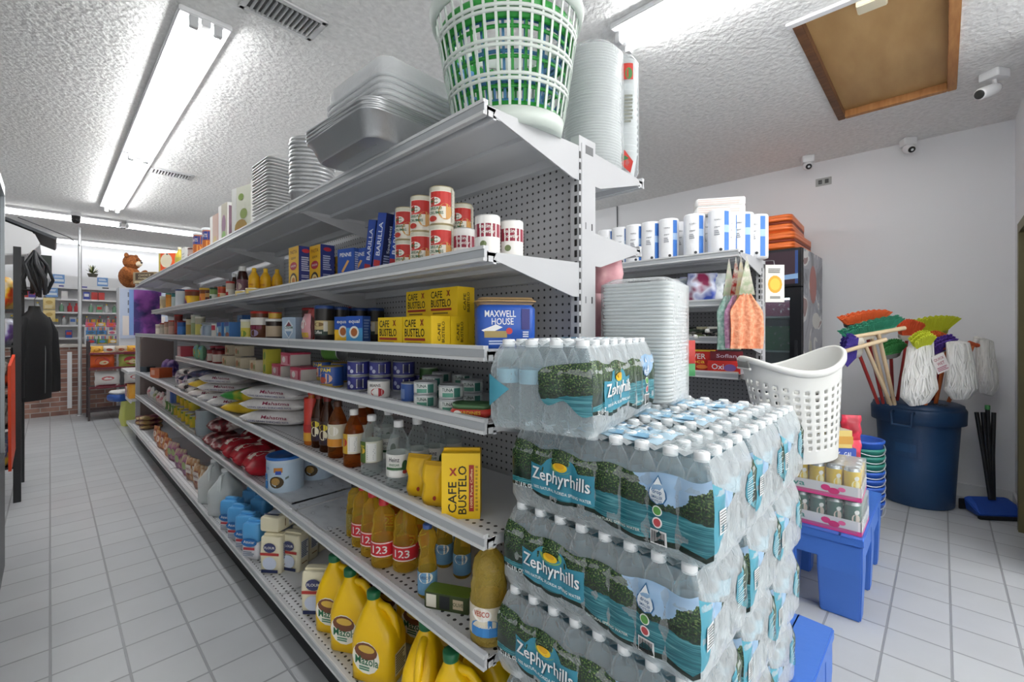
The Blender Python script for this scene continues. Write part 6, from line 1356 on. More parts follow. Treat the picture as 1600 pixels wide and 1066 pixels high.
# cups boxes behind: blue cartons, red hanging brushes
put(*boxp('bluec', 'carton', 'blue_carton', .15, .12, .30, '#2f4fa8', '#2a3f92', top='#3a5ab8', F=[('t', '36', -.02, .27, .03, '#e8ecf2', .04), ('t', 'GAL', .035, .27, .025, '#e8ecf2', .04), ('e', 0, .14, .04, .05, '#5a7ac8')], R=[('t', '36 CT', 0, .265, .026, '#e8ecf2', .09)]), (2.86, yp(1302, 2.86), ZR + .001), radians(-50), 'tall blue carton behind the hamper on the blue platform')
put(*boxp('ylp', 'jar pack', 'yellow_jar_pack', .11, .10, .09, '#d8c070', '#e0d090', top='#c9c4b0', F=[('r', -.06, .02, .06, .06, '#c9963c')]), (2.86, yp(1304, 2.86), ZR + .302), radians(-50), 'pack with a yellow band on top of the blue carton')
m_rdp = noise_mat('red_card_pack', [(.4, '#a01c30'), (.55, '#d8304c'), (.7, '#e88aa0')], scale=14, detail=2, rough=.3, bump=.4)
for i, (z, h_) in enumerate([(0, .16), (.16, .17), (.33, .13)]):
    key, fn = bagp('rdp%d' % i, 'brush pack', 'red_brush_pack', .09, .06, h_, m_rdp if i else noise_mat('violet_pack', [(.4, '#7a2a7c'), (.6, '#b84a90')], scale=10, rough=.3), seed=90 + i)
    put(key, fn, (2.93, yp(1326, 2.93) - .01, ZR + .001 + z), radians(-60), ['violet wrapped pack at the bottom of the red packs', 'red wrapped pack in the middle of the pile beside the blue carton', 'red wrapped pack on top of the pile beside the blue carton'][i])
# nested buckets
def bucket(col):
    def fn():
        g = thing('bucket', 'bucket', ''); b = MB(); m = M(col, .4)
        b.lathe([(.0, 0), (.078, 0), (.082, .004), (.115, .22), (.121, .222), (.122, .235), (.116, .238), (.112, .23), (.078, .01), (0, .01)], m, 28, cap=False); b.build('body', g)
        h = MB(); h.tube([(.122 * cos(a), .122 * sin(a) - .0, .225 - .07 * abs(sin(a)) ** 1) for a in [pi + pi * k / 14 for k in range(15)]], .003, M('#d6dade', .3, .6), 6); h.build('wire_handle', g); return g
    return fn
bxx, byy = 3.52, yp(1344, 3.52)
for k in range(9):
    c = '#2a58b4' if k < 5 else '#2f7f74'
    if k == 8: c = '#2a58b4'
    put('buck' + c, bucket(c), (bxx, byy, .001 + .046 * k), radians(-46), '%s plastic bucket in the nested stack, %s from the bottom' % ('blue' if c == '#2a58b4' else 'dark green', ORD[k]), '', 'nested buckets')

# ================================================================ bin with brooms and mops
cxx, cyy = 4.52, .14
m_bin = M('#1d3f66', .45, bump=.1, bscale=25)
g = thing('trash_can', 'trash can', 'large round dark blue plastic trash can by the right wall, full of brooms and mops', (cxx, cyy, 0), radians(-104)); g.scale = (.84, .84, 1)
b = MB(); b.lathe([(.23, .001), (.245, .012), (.262, .3), (.285, .64)], m_bin, 40); 
b.deco(F_cyl(.275), [('r', -.11, .36, .11, .5, '#1a3a60'), ('r', -.07, .40, .07, .46, '#22476f')], 8, base=.002); b.build('body', g)
b = MB(); b.lathe([(.285, .60), (.318, .605), (.322, .70), (.312, .715), (.28, .715), (.27, .70), (.27, .62)], m_bin, 40, cap=False); b.build('rim', g)
b = MB(); b.lathe([(.31, .712), (.305, .735), (.27, .748), (.1, .755), (0, .755)], m_bin, 40, cap=False)
for i in range(7):
    for j in range(3): b.lathe([(.011, .0), (.011, .003), (0, .003)], '#12273f', 8, c=(.05 + .03 * i, -.14 - .03 * j, .7545 - .0 * i))
b.build('lid', g)
for s in (-1, 1):
    h = MB(); h.tube([(-.07, s * .32, .69), (-.07, s * .355, .69), (-.065, s * .36, .60), (.065, s * .36, .60), (.07, s * .355, .69), (.07, s * .32, .69)], .011, m_bin, 8); h.build('handle', g)
ZB = .74
def stick(name, cat, label, base, tip, mat, r=.011, group=None):
    g = thing(name, cat, label, base, 0, group); d = Vector(tip) - Vector(base)
    MB().tube([(0, 0, 0), tuple(d)], r, mat, 10).build('handle', g); return g, d
def head_frame(d):
    """axes of a head at the end of a stick, spread seen from the aisle"""
    z = d.normalized(); x = Vector((CA, -SA, 0)); x = (x - z * x.dot(z)).normalized(); y = z.cross(x); return x, y, z
def P3(px, py, dep): u = tpx(px) * dep; return (u * CA + dep * SA, dep * CA - u * SA, HC - (py - HY) * dep / FPX)
def bristle_head(g, d, w0, w1, h_, th, col, cap_, curve=.0, roll=0):
    x, y, z = head_frame(d)
    if roll: R = Matrix.Rotation(roll, 3, y); x = R @ x; z = R @ z
    n = 22; b = MB(); vs = []; m = noise_mat('bristle_' + col.strip('#'), [(.35, col), (.65, col)], scale=40, rough=.8, bump=1.0, stretch=(1, 1, .1))
    loops = []
    for j in range(5):
        t = j / 4; w_ = w0 + (w1 - w0) * t; L = []
        for k in range(n + 1): a = k / n - .5; L.append(d + x * (w_ * a) + y * (th / 2 * (1 + .5 * t)) + z * (h_ * t * (1 - curve * (2 * a) ** 2) + .004 * sin(k * 2.3) * t))
        for k in range(n, -1, -1): a = k / n - .5; L.append(d + x * (w_ * a) - y * (th / 2 * (1 + .5 * t)) + z * (h_ * t * (1 - curve * (2 * a) ** 2) + .004 * sin(k * 1.9) * t))
        loops.append([tuple(p) for p in L])
    b.loft(loops[:2], m, cap=True, smooth=False)
    for k in range(46):
        for sy in (-1, 0, 1):
            a = (k + .5 + .3 * sin(k * 7 + sy)) / 46 - .5; hh = h_ * (1 - curve * (2 * a) ** 2) * (1 + .05 * sin(k * 5 + sy))
            p0 = d + x * (w0 * a) + y * (sy * th * .35); p1 = d + x * (w1 * a) + y * (sy * th * .75) + z * hh
            b.tube([tuple(p0), tuple(p1)], .003, m, 4, radii=[.0025, .0042])
    b.build('bristles', g)
    c = MB(); loops = []
    for t, e in ((-.035, .6), (-.02, 1.0), (.004, 1.06)):
        L = []
        for sx_, sy_ in ((-1, 1), (-.5, 1), (0, 1), (.5, 1), (1, 1), (1, -1), (.5, -1), (0, -1), (-.5, -1), (-1, -1)): L.append(tuple(d + x * (w0 / 2 * e * sx_) + y * (th / 2 * 1.1 * sy_) + z * t))
        loops.append(L)
    c.loft(loops, M(cap_, .4), cap=True); c.build('head', g)
RDH, WDH, ORH = M('#9c2a28', .4), M('#dcc4a0', .5), M('#c2622e', .4)
top_c = lambda dx, dy: (cxx + dx, cyy + dy, ZB + .012)
BR = [  # label, base px (at the lid), tip pixel, depth, handle, bristle colour, w0, w1, h, roll
    ('push broom with orange bristles and red handle, leftmost at the top', 1380, 1350, 492, 3.05, RDH, '#e0622c', '#3a3a3c', .24, .34, .075, .25),
    ('push broom with green bristles and wooden handle', 1388, 1360, 508, 2.98, WDH, '#2f8a6c', '#d8d4c8', .28, .40, .08, .2),
    ('push broom with purple bristles at the far left', 1372, 1338, 530, 3.0, RDH, '#4a3a98', '#d8d4c8', .15, .26, .09, -1.2),
    ('broom with orange bristles behind the green one', 1402, 1418, 512, 3.2, RDH, '#e0562a', '#c8c4b8', .10, .17, .11, .1),
    ('wide broom with lime yellow bristles at the top', 1440, 1455, 507, 3.25, RDH, '#c8d028', '#b8c030', .20, .38, .11, -.1),
    ('small broom with bright yellow bristles in front', 1436, 1440, 535, 2.95, WDH, '#d8e038', '#d8e038', .05, .13, .14, 0),
    ('broom with purple bristles at the right, behind the mops', 1458, 1472, 535, 3.1, RDH, '#5a3a9c', '#c8c4b8', .11, .18, .10, -.25),
    ('broom with orange-red bristles between the yellow and purple ones', 1450, 1460, 530, 3.2, RDH, '#e06a2a', '#c8c4b8', .09, .14, .11, 0),
    ('broom with green bristles behind the wooden handles', 1395, 1392, 540, 3.12, RDH, '#3a8a48', '#8a8c8c', .10, .15, .10, .2)]
for lb, bpx, tpx_, tpy, dep, hm_, bc_, cc_, w0, w1, h_, rl in BR:
    bs = P3(bpx, 640, 3.2 if dep < 3.1 else 3.35); bs = (bs[0], bs[1], ZB + .015)
    tp = P3(tpx_, tpy + 12, dep)
    g, d = stick('broom', 'broom', lb, bs, tp, hm_, .0105, 'brooms in the trash can'); bristle_head(g, d, w0, w1, h_, .035, bc_, cc_, .25, rl)
# extra wooden handles with cross heads (scrubbers)
for lb, bpx, tx, ty, w_ in (('bare wooden T-shaped squeegee stick, lower of the two', 1392, 1352, 540, .26), ('bare wooden T-shaped squeegee stick, upper of the two', 1398, 1372, 520, .34)):
    bs = P3(bpx, 640, 3.15); bs = (bs[0], bs[1], ZB + .015); g, d = stick('wooden_scrubber', 'squeegee', lb, bs, P3(tx, ty, 2.95), WDH, .012, 'wooden T sticks')
    x, y, z = head_frame(d); x = (Matrix.Rotation(.28, 3, y) @ x)
    MB().tube([tuple(d - x * w_ / 2), tuple(d + x * w_ / 2)], .014, WDH, 8).build('crossbar', g)
m_mop = noise_mat('white_mop_yarn', [(.3, '#d9d9d4'), (.6, '#f0f0ed')], scale=40, detail=2, rough=.8, bump=.2, dist=.004, stretch=(1, 1, .15))
def mop(label, base, tip, hm_, dirs, length, wid, tagc=None, cover=False):
    g, d = stick('string_mop', 'mop', label, base, tip, hm_, .012, 'string mops in the trash can')
    x, y, z = head_frame(d); MB().tube([tuple(d - x * .035), tuple(d + x * .035)], .016, M('#c9542a', .4), 8).build('clamp', g)
    rnd_ = random.Random(len(label)); b = MB(); q = Vector(dirs)
    cl = [d + z * .01, d + z * .045 + q * .03, d + z * .03 + q * .075, d + q * .1 + Vector((0, 0, -length * .25)), d + q * .105 + Vector((0, 0, -length * .5)), d + q * .105 + Vector((0, 0, -length * .8)), d + q * .1 + Vector((0, 0, -length))]
    rad = [.02, .035, wid * .75, wid * .85, wid, wid * 1.1, wid * .55]
    side = x; fwd = Vector((SA, CA, 0)); core = []
    def at_(t):
        f = t * (len(cl) - 1); k = min(int(f), len(cl) - 2); e = f - k; e = e * e * (3 - 2 * e); return cl[k].lerp(cl[k + 1], e), rad[k] + (rad[k + 1] - rad[k]) * e
    for t in [i / 16 for i in range(17)]:
        c, r = at_(t); core.append([tuple(c + side * (r * .93 * cos(a)) + fwd * (r * .55 * sin(a))) for a in [2 * pi * k / 16 for k in range(16)]])
    b.loft(core, m_mop, cap=True)
    for k in range(60):
        a0 = rnd_.uniform(0, 2 * pi); w1 = rnd_.uniform(.5, 1.2); w2 = rnd_.uniform(2, 5); Q = []
        for i in range(13):
            t = .12 + .87 * i / 12; c, r = at_(t); a = a0 + .25 * sin(w2 * t * 3 + k); Q.append(tuple(c + side * (r * cos(a)) + fwd * (r * .6 * sin(a))))
        b.tube(Q, .0055, m_mop, 5)
    b.build('yarn', g)
    if tagc:
        t = MB(); c = d + Vector((-SA * .11 + CA * .01, -CA * .11 - SA * .01, -.09)); R = Matrix.Rotation(-.4, 3, Vector((SA, CA, 0)))
        X_ = Vector((CA, -SA, 0)); Z_ = Vector((0, 0, 1)); X2 = R @ X_; Z2 = R @ Z_; N_ = Vector((-SA, -CA, 0))
        f = lambda u, v, o: tuple(c + X2 * u + Z2 * v + N_ * o)
        t.deco(f, [('r', -.045, -.06, .045, .06, '#e9e4e2'), ('t', 'QUICK', 0, .03, .02, '#a8485c', .07), ('t', 'WET', 0, .0, .02, '#a8485c', .05), ('l', -.035, -.05, .035, -.02, '#b8788a', 3)], base=.0); t.build('paper_tag', g)
def lidp_(px, dep): q = P3(px, 640, dep); return (q[0], q[1], ZB + .015)
toC = (-SA * .8, -CA * .8, 0)
mop('white string mop with a printed paper tag, left of the three', lidp_(1446, 3.15), P3(1443, 545, 3.0), ORH, (-SA * .5 - CA * .75, -CA * .5 + SA * .75, 0), .36, .095, tagc=True)
mop('white string mop in the middle of the three', lidp_(1462, 3.2), P3(1480, 543, 3.08), ORH, (-SA * .9, -CA * .9, 0), .34, .085)
mop('white string mop leaning right on an orange handle over the dustpan', lidp_(1482, 3.25), P3(1521, 538, 3.2), ORH, (CA * .9, -SA * .9, 0), .36, .07)
# dustpan with long black handle, push sweeper
pxx, pyy = 4.53, -.262
g = thing('lobby_dustpan', 'dustpan', 'blue dustpan with black edge and bundled long black handles in the right corner', (pxx, pyy, 0), radians(-52))
b = MB(); bl = M('#20479c', .3)
b.loft([[(-.16, -.07, .012), (.16, -.07, .012), (.13, .07, .012), (-.13, .07, .012)], [(-.165, -.075, .03), (.165, -.075, .03), (.14, .075, .10), (-.14, .075, .10)], [(-.12, .0, .075), (.12, .0, .075), (.11, .06, .11), (-.11, .06, .11)]], bl, cap=True, smooth=False); b.build('pan', g, .005)
MB().box(-.175, -.095, .002, .175, -.07, .024, '#1a1b1d').build('rubber_edge', g, .004)
MB().box(-.165, .075, .01, .165, .088, .085, '#1a1b1d').build('back_edge', g, .004)
for i, (tx, tz) in enumerate([(-.06, .70), (-.02, .70), (.01, .72), (.05, .70)]):
    h = MB(); h.tube([(-.005 + .006 * i, .03, .10), (tx * .5, .05, .4), (tx, .07, tz)], .0125, M('#18191b', .35), 8); h.build('handle', g)
MB().lathe([(.014, 0), (.014, .03), (.0, .032)], M('#4a9a58', .4), 10, c=(.01, .07, .72)).build('hanging_tip', g)
# ================================================================ far end: counter, wall shelves, snack rack, bear
m_brick = None
def brick_mat():
    m, nt, b = new_mat('brick_veneer'); N = nt.nodes; L = nt.links
    tc = N.new('ShaderNodeTexCoord'); mp = N.new('ShaderNodeMapping'); mp.inputs['Rotation'].default_value = (pi / 2, 0, 0)
    br = N.new('ShaderNodeTexBrick'); br.inputs['Scale'].default_value = 1; br.inputs['Brick Width'].default_value = .2; br.inputs['Row Height'].default_value = .07; br.inputs['Mortar Size'].default_value = .006
    br.inputs['Color1'].default_value = lin('#a07a6c'); br.inputs['Color2'].default_value = lin('#7c5a50'); br.inputs['Mortar'].default_value = lin('#a9a29c')
    L.new(tc.outputs['Object'], mp.inputs[0]); L.new(mp.outputs[0], br.inputs[0])
    n = N.new('ShaderNodeTexNoise'); n.inputs['Scale'].default_value = 6; L.new(tc.outputs['Object'], n.inputs[0]); mx = N.new('ShaderNodeMixRGB'); mx.blend_type = 'OVERLAY'; mx.inputs[0].default_value = .6
    L.new(br.outputs[0], mx.inputs[1]); L.new(n.outputs[0], mx.inputs[2]); L.new(mx.outputs[0], b.inputs['Base Color']); b.inputs['Roughness'].default_value = .8; return m
g = thing('service_counter', 'counter', 'long service counter with a brick front at the far end of the aisle', (1.0, 9.5, 0))
MB().box(-2.2, 0, 0, 2.2, .5, 1.02, brick_mat()).build('brick_front', g); MB().box(-2.25, -.04, 1.02, 2.25, .56, 1.06, M('#b9b4ae', .4)).build('counter_top', g, .005)
g = thing('support_pole', 'pole', 'thin silver pole from floor to ceiling in front of the brick counter', (.31, 9.3, 0))
MB().lathe([(.022, 0), (.022, CH - .002)], M('#c9cbcc', .3, .6), 12).build('pipe', g); MB().lathe([(.045, 0), (.045, .012), (.022, .016)], M('#aeb0b2', .3, .6), 14).build('base_flange', g)
o = MB().box(-.02, 0, .1, .03, .012, .95, m_white).build('white_trim_strip'); o.location = (.2, 9.48, 0); tag(o, 'trim', 'white vertical strip on the brick counter beside the pole')
# white wall shelves
YS = 10.62
def wallunit(x0, x1, zs, label, z1=2.22):
    g = thing('wall_shelf_unit', 'shelving', label, (x0, YS, 0)); w_ = x1 - x0
    MB().box(0, .29, .95, w_, .31, z1, M('#e8e9ea', .5)).build('back_panel', g)
    for x in (0, w_ - .02): MB().box(x, 0, .95, x + .02, .29, z1, m_white).build('side_panel', g)
    for z in zs: MB().box(.02, 0, z, w_ - .02, .29, z + .03, m_white).build('shelf', g)
    MB().box(0, -.01, z1 - .17, w_, .0, z1, m_white).build('header_board', g)
    return g
ZL = [1.12, 1.34, 1.56, 1.78, 1.98]
wallunit(-1.3, -.02, ZL, 'white wall shelving left of the pale upright at the far wall')
wallunit(.0, 1.2, ZL, 'white wall shelving in the middle of the far wall', 2.2)
wallunit(1.22, 2.6, ZL, 'white wall shelving right of the bear at the far wall', 2.18)
rnd = random.Random(21)
palettes = {1.12: ['#4a8a6a', '#c8442c', '#3a5aa8', '#e8c23c', '#d9d9d4'], 1.34: ['#5a5f62', '#2e3134', '#b9bcbd', '#7a8084'], 1.56: ['#c23a44', '#d8dcdc', '#7fa88c', '#e6e2da', '#b8c4c4'], 1.78: ['#3a4aa8', '#c83a34', '#4a3a9c', '#e2dfe0'], 1.98: ['#33343a', '#4a4ab0', '#25262a', '#8a8c92']}
def smallbottle(c, c2):
    def fn():
        b = MB().lathe([(.026, 0), (.03, .005), (.03, .085), (.024, .1), (.011, .115), (.011, .13, M(c2)), (.013, .131), (.013, .15), (0, .151)], M(c, .3), 10); o = b.build('small_bottle'); o['category'] = 'bottle'; return o
    return fn
def pack(c, c2):
    def fn():
        b = MB().box(-.04, -.03, 0, .04, .03, .13, M(c)); b.deco(F_front(.08, .06, .13), [('r', -.03, .05, .03, .1, c2)]); o = b.build('small_box'); o['category'] = 'box'; return o
    return fn
CN = {'#c8442c': 'orange-red', '#4a8a6a': 'green', '#3a5aa8': 'blue', '#e8c23c': 'yellow', '#d9d9d4': 'white', '#5a5f62': 'grey', '#2e3134': 'black', '#b9bcbd': 'silver', '#7a8084': 'slate grey', '#c23a44': 'crimson', '#d8dcdc': 'pale', '#7fa88c': 'sage green', '#e6e2da': 'cream', '#b8c4c4': 'pale teal', '#3a4aa8': 'royal blue', '#c83a34': 'red', '#4a3a9c': 'indigo', '#e2dfe0': 'off-white', '#33343a': 'charcoal', '#4a4ab0': 'violet-blue', '#25262a': 'jet black', '#8a8c92': 'ash grey'}
SN = {1.12: 'lowest', 1.34: 'second', 1.56: 'third', 1.78: 'fourth', 1.98: 'fifth'}
for z in ZL:
    x = -.95
    while x < 1.1:
        if abs(x - 0) < .06 or rnd.random() < (.12 if z < 1.7 else (.35 if x < 0 else .62)): x += .09; continue
        c = rnd.choice(palettes[z]); kind = rnd.random() < (.7 if z == 1.56 else .35); c2 = rnd.choice(['#e6e6e2', '#c23a34', '#3a62a8', '#e2c040'])
        if kind: key = ('sb', c); fn = smallbottle(c, c2)
        else: key = ('pk', c); fn = pack(c, c2)
        put(key, fn, (x, YS + .06 + rnd.uniform(0, .03), z + .0302), rnd.uniform(-.1, .1), '%s %s on the %s far wall shelf' % (CN[c], 'bottle' if kind else 'box', SN[z]), 'left of the pole' if x < .32 else 'right of the pole', 'small goods on the far wall shelves', order=x)
        x += rnd.uniform(.075, .11)
# things on and over the units
g = thing('framed_flower_picture', 'picture', 'dark framed picture with a red flower on top of the white wall shelving', (-.15, YS + .1, 2.222))
b = MB().box(-.17, -.01, 0, .17, .01, .3, '#26302a'); b.deco(F_front(.34, .02, .3), [('e', 0, .15, .1, .1, '#b81f3c'), ('e', -.02, .17, .06, .05, '#d8305a'), ('e', .03, .12, .04, .04, '#8c1630')]); b.build('picture', g)
g = thing('potted_plant', 'plant', 'small dark leafy plant on top of the wall shelving beside the pole', (.52, YS + .12, 2.202))
MB().lathe([(.05, 0), (.07, .06), (.075, .065), (.065, .07)], M('#5a5648'), 12).build('pot', g)
b = MB()
for k in range(26):
    a = rnd.uniform(0, 6.28); r_ = rnd.uniform(.04, .12); zz = rnd.uniform(.1, .26); b.add([(0, 0, .07), (r_ * .6 * cos(a + .2), r_ * .6 * sin(a + .2), zz * .8), (r_ * cos(a), r_ * sin(a), zz), (r_ * .6 * cos(a - .2), r_ * .6 * sin(a - .2), zz * .8)], [(0, 1, 2, 3)], ['#4a5a2c', '#2c3424', '#8a8a3c'][k % 3])
b.build('foliage', g)
for x, zz in ((.10, 2.06), (.64, 2.05), (.02, 1.83)):
    o = MB().box(-.07, -.004, 0, .07, .0, .15, M('#6f9fd8')).deco(lambda u, v, o: (u, -.004 - o, v), [('r', -.06, .03, .06, .07, '#dfe9f4'), ('l', -.05, .09, .05, .13, '#e6eef8', 2)]).build('blue_notice'); o.location = (x, YS - .011, zz)
    tag(o, 'notice', {.10: 'light blue notice on the shelf header left of the pole', .64: 'light blue notice on the shelf header right of the pole', .02: 'light blue notice on the upright below another'}[x])
for k, zz in enumerate((1.62, 1.42)):
    o = MB().rbox(-.07, -.01, 0, .07, .01, .19, .006, M('#e2cc8c', .5)).deco(F_front(.14, .02, .19), [('e', 0, .12, .04, .03, '#c9a85c'), ('l', -.05, .02, .05, .07, '#f0e4c0', 3)]).build('cream_snack_card'); o.location = (-.01, YS - .03, zz); tag(o, 'snack card', ['cream card of snacks hung on the upright, upper', 'cream card of snacks hung on the upright, lower'][k])
g = thing('magazine_pile', 'pile', 'low pile of brown and grey packets on top of the wall shelves', (.1, YS - .0, 2.222))
# counter-top sweets displays
RC = ['#e8622c', '#e8b83c', '#c83a3c', '#5a8a3c', '#e9e6de', '#7a4aa8', '#4a8ac8', '#d86a8a', '#e89a4a', '#3f6a8a']
NM = ['orange', 'yellow', 'red', 'green', 'white', 'purple', 'light blue', 'pink', 'amber', 'steel blue']
bpy.data.objects.remove(g)
cnt = 0
for zi, z in enumerate((1.061, 1.2, 1.33)):
    x = .45
    while x < 1.75:
        c = rnd.randrange(10); key = ('cb', c)
        def mk(c=c):
            b = MB(); b.box(-.055, -.05, 0, .055, .05, .075, M(RC[c])); b.deco(F_front(.11, .1, .075), [('e', 0, .04, .035, .022, RC[(c + 3) % 10]), ('r', -.05, .0, .05, .01, RC[(c + 5) % 10])])
            for q in range(5): b.box(-.045 + .019 * q, -.03, .07, -.035 + .019 * q, .03, .125, M(RC[(c + q) % 10]))
            o = b.build('candy_display_box'); o['category'] = 'candy box'; return o
        put(key, mk, (x, 9.62 + .14 * zi, z), 0, '%s candy display box on the %s tier of the counter sweets' % (NM[c], ['front', 'middle', 'rear'][zi]), '', 'candy display boxes', order=x); x += .125
g = thing('candy_tier_stand', 'stand', 'clear tiered stand under the candy displays on the brick counter', (1.1, 9.7, 1.061))
MB().box(-.72, .0, 0, .72, .13, .137, M('#d5d6d8', .3)).build('middle_tier', g); MB().box(-.72, .13, 0, .72, .28, .267, M('#d5d6d8', .3)).build('rear_tier', g)
# snack rack in front of the counter
g = thing('snack_rack', 'rack', 'black wire snack rack with chip bags in front of the brick counter', (1.0, 8.75, 0)); wr = M('#3a3033', .4)
for x in (-.62, .62):
    for y in (-.12, .3): MB().box(x - .012, y - .012, 0, x + .012, y + .012, 1.12, wr).build('post', g)
for z in (.12, .45, .72, .93): 
    b = MB(); b.box(-.62, -.14, z, .62, -.13, z + .03, M('#6a2430' if z > .2 else '#3a3033')); b.box(-.62, -.13, z, .62, .3, z + .008, wr); b.build('shelf', g)
BG = [('#e0602a', '#f0c060', 'orange'), ('#b8c060', '#c23a34', 'green and red'), ('#a8c24a', '#c23a44', 'lime and red'), ('#b8303c', '#e0c8c0', 'dark red')]
for i, x in enumerate((-.48, -.16, .16, .48)):
    key, fn = bagp(('snk', i), 'chip bag', 'chip_bag', .27, .09, .24, M(BG[i][0], .3), items=[('r', -.13, .19, .13, .235, BG[i][1]), ('e', 0, .1, .08, .06, BG[(i + 1) % 4][1]), ('e', .02, .08, .05, .03, '#e8d8b0')], seed=i)
    put(key, fn, (1.0 + x, 8.75, .73), 0, BG[i][2] + ' chip bag on the middle shelf of the snack rack')
for i, (x, c, nm) in enumerate(((-.42, '#e6e2de', 'white'), (-.1, '#e8e4e0', 'white and pink'), (.2, '#a8b04a', 'green'))):
    key, fn = bagp(('snl', i), 'chip bag', 'chip_bag', .27, .09, .22, M(c, .3), items=[('r', -.13, .0, .13, .03, '#8a2434'), ('e', 0, .12, .07, .03, '#c25a5c')], seed=i + 9)
    put(key, fn, (1.0 + x, 8.75, .46), 0, nm + ' chip bag on the low shelf of the snack rack')
for i in range(9):
    c = ['#e6b23c', '#d9d4cc', '#c8b49a', '#e0a82c'][i % 4]; key, fn = bagp(('smb', i % 4), 'snack bag', 'small_snack_bag', .13, .06, .11, M(c, .3), items=[('e', 0, .055, .035, .02, '#a8482c')], seed=i % 4 + 30)
    put(key, fn, (.47 + .13 * i, 8.76, .94), 0, ['yellow', 'silver', 'tan', 'golden'][i % 4] + ' small snack bag on the top shelf of the rack', '', 'small snack bags', order=i)
# teddy bear: seated, on a stand beyond the end of the long shelving
bx0, by0 = .88, 9.1
zb_ = zat(450, bx0, by0)
g = thing('teddy_bear', 'teddy bear', 'big brown teddy bear sitting high beyond the far end of the long shelving', (bx0, by0, zb_), radians(50))
fur = noise_mat('brown_fur', [(.35, '#7c4420'), (.65, '#a8652f')], scale=45, detail=3, rough=.95, bump=.8); fu2 = M('#e9dcc0', .9, bump=.3)
def ball(b, c, r, m, sx=1, sy=1, sz=1, rot=None):
    i0 = len(b.v); n = 10; prof = [(r * sin(pi * k / n), -r * cos(pi * k / n)) for k in range(n + 1)]; b.lathe([(max(a, 1e-4), z_) for a, z_ in prof], m, 16, cap=False)
    for i in range(i0, len(b.v)):
        v = Vector((b.v[i][0] * sx, b.v[i][1] * sy, b.v[i][2] * sz)); 
        if rot: v = Matrix.Rotation(rot[0], 3, rot[1]) @ v
        b.v[i] = tuple(v + Vector(c))
b = MB(); ball(b, (0, .02, .17), .15, fur, 1, .9, 1.15); ball(b, (0, -.01, .40), .115, fur, 1.08, .95, 1)
for s in (-1, 1):
    ball(b, (s * .1, 0, .49), .042, fur, 1, .5, 1); ball(b, (s * .17, -.06, .2), .062, fur, .8, 1, 1.9, (s * .5, 'Y')); ball(b, (s * .11, -.2, .06), .07, fur, 1, 2.1, .95, (s * .2, 'Z'))
b.build('body', g); b = MB()
for s in (-1, 1): ball(b, (s * .15, -.34, .075), .066, fu2, 1, .4, 1.15)
b.build('foot_pad', g); b = MB(); ball(b, (0, -.105, .375), .05, fu2, 1.15, .8, .85); b.build('muzzle', g); b = MB(); ball(b, (0, -.148, .395), .014, M('#241a16', .3), 1.3, 1, 1); b.build('nose', g)
for s in (-1, 1): b = MB(); ball(b, (s * .04, -.11, .43), .011, M('#16110f', .1)); b.build('eye', g)
g = thing('display_cabinet', 'cabinet', 'tall white goods cabinet under the teddy bear', (.98, 9.12, 0))
MB().box(-.25, -.08, 0, .35, .3, zb_ - .001, M('#d4d6da', .4)).build('carcass', g)
q = MB(); q.box(-.24, -.095, 1.15, .34, -.08, zb_ - .02, M('#b9c4d8', .4)); q.deco(lambda u, v, o: (u + .05, -.095 - o, v), [('r', -.26, 1.2, .26, 1.5, '#e2d9d4'), ('e', -.1, 1.34, .08, .06, '#b8404a'), ('e', .12, 1.4, .07, .05, '#d9a08c'), ('l', -.2, 1.52, .2, zb_ - .05, '#6c7080', 3)]); q.build('poster_panel', g)
# end display: shelves across the far end of the long shelving
YE = Y0 + 5 * SEC + .04
g = thing('end_display', 'shelving', 'end display shelving closing the far end of the long shelving', (.65, YE, 0))
for z, xa, yb in ((S5 - .0145, .0, .75), (.45, .02, .5), (.14, .03, .5)):
    b = MB(); b.box(xa, .0, z - .02, .9, yb, z, m_sh); b.box(xa - .012, 0, z - .036, xa, yb, z, m_edge); b.box(xa, yb - .0, z - .036, .9, yb + .012, z, m_edge); b.build('shelf', g)
for x in (.06, .84): MB().box(x, .032, 0, x + .04, .07, 1.76, m_up).build('upright', g)
MB().box(.1, .005, .1, .84, .03, 1.2, M('#8a7c78', .6)).build('back_board', g)
q = MB(); q.box(.04, .005, 1.22, .3, .03, 1.76, noise_mat('purple_panel_print', [(.4, '#3a2a70'), (.55, '#a052b4'), (.7, '#b86ac4')], scale=5)); q.box(-.0, .004, 1.22, .04, .031, 1.76, M('#7fa0d8', .5)); q.build('printed_panel', g)
o = MB().box(0, 0, 0, .2, .2, .16, noise_mat('orange_pack_print', [(.4, '#e8a02c'), (.6, '#f0b84a'), (.75, '#7a4a1c')], scale=9)).build('orange_carton'); o.location = (.66, YE + .15, .5 + .0); tag(o, 'carton', 'upper orange carton on the end display')
o.location.z = .452
o = MB().box(0, 0, 0, .22, .2, .12, noise_mat('white_pack_print', [(.4, '#d8d4ce'), (.55, '#b8606a'), (.7, '#8a9aa8')], scale=12)).build('mixed_print_carton'); o.location = (.66, YE + .36, .452); tag(o, 'carton', 'white and pink printed carton on the end display')
g = thing('toy_car', 'toy', 'blue and white plastic ride-on toy at the foot of the end display', (.73, YE + .98, 0), radians(20)); g.scale = (1.25, 1.25, 1.15)
b = MB(); b.rbox(-.16, -.1, .3, .16, .1, .38, .05, M('#2c55a0', .35)); b.rbox(-.15, -.09, .38, .15, .09, .42, .05, M('#e8e6e2', .4)); b.build('seat', g)
b = MB(); b.loft([rrect(.05, .04, .02, 0), rrect(.07, .05, .02, .1), rrect(.05, .04, .02, .3)], M('#dce07a', .4), cap=True); b.build('yellow_leg', g)
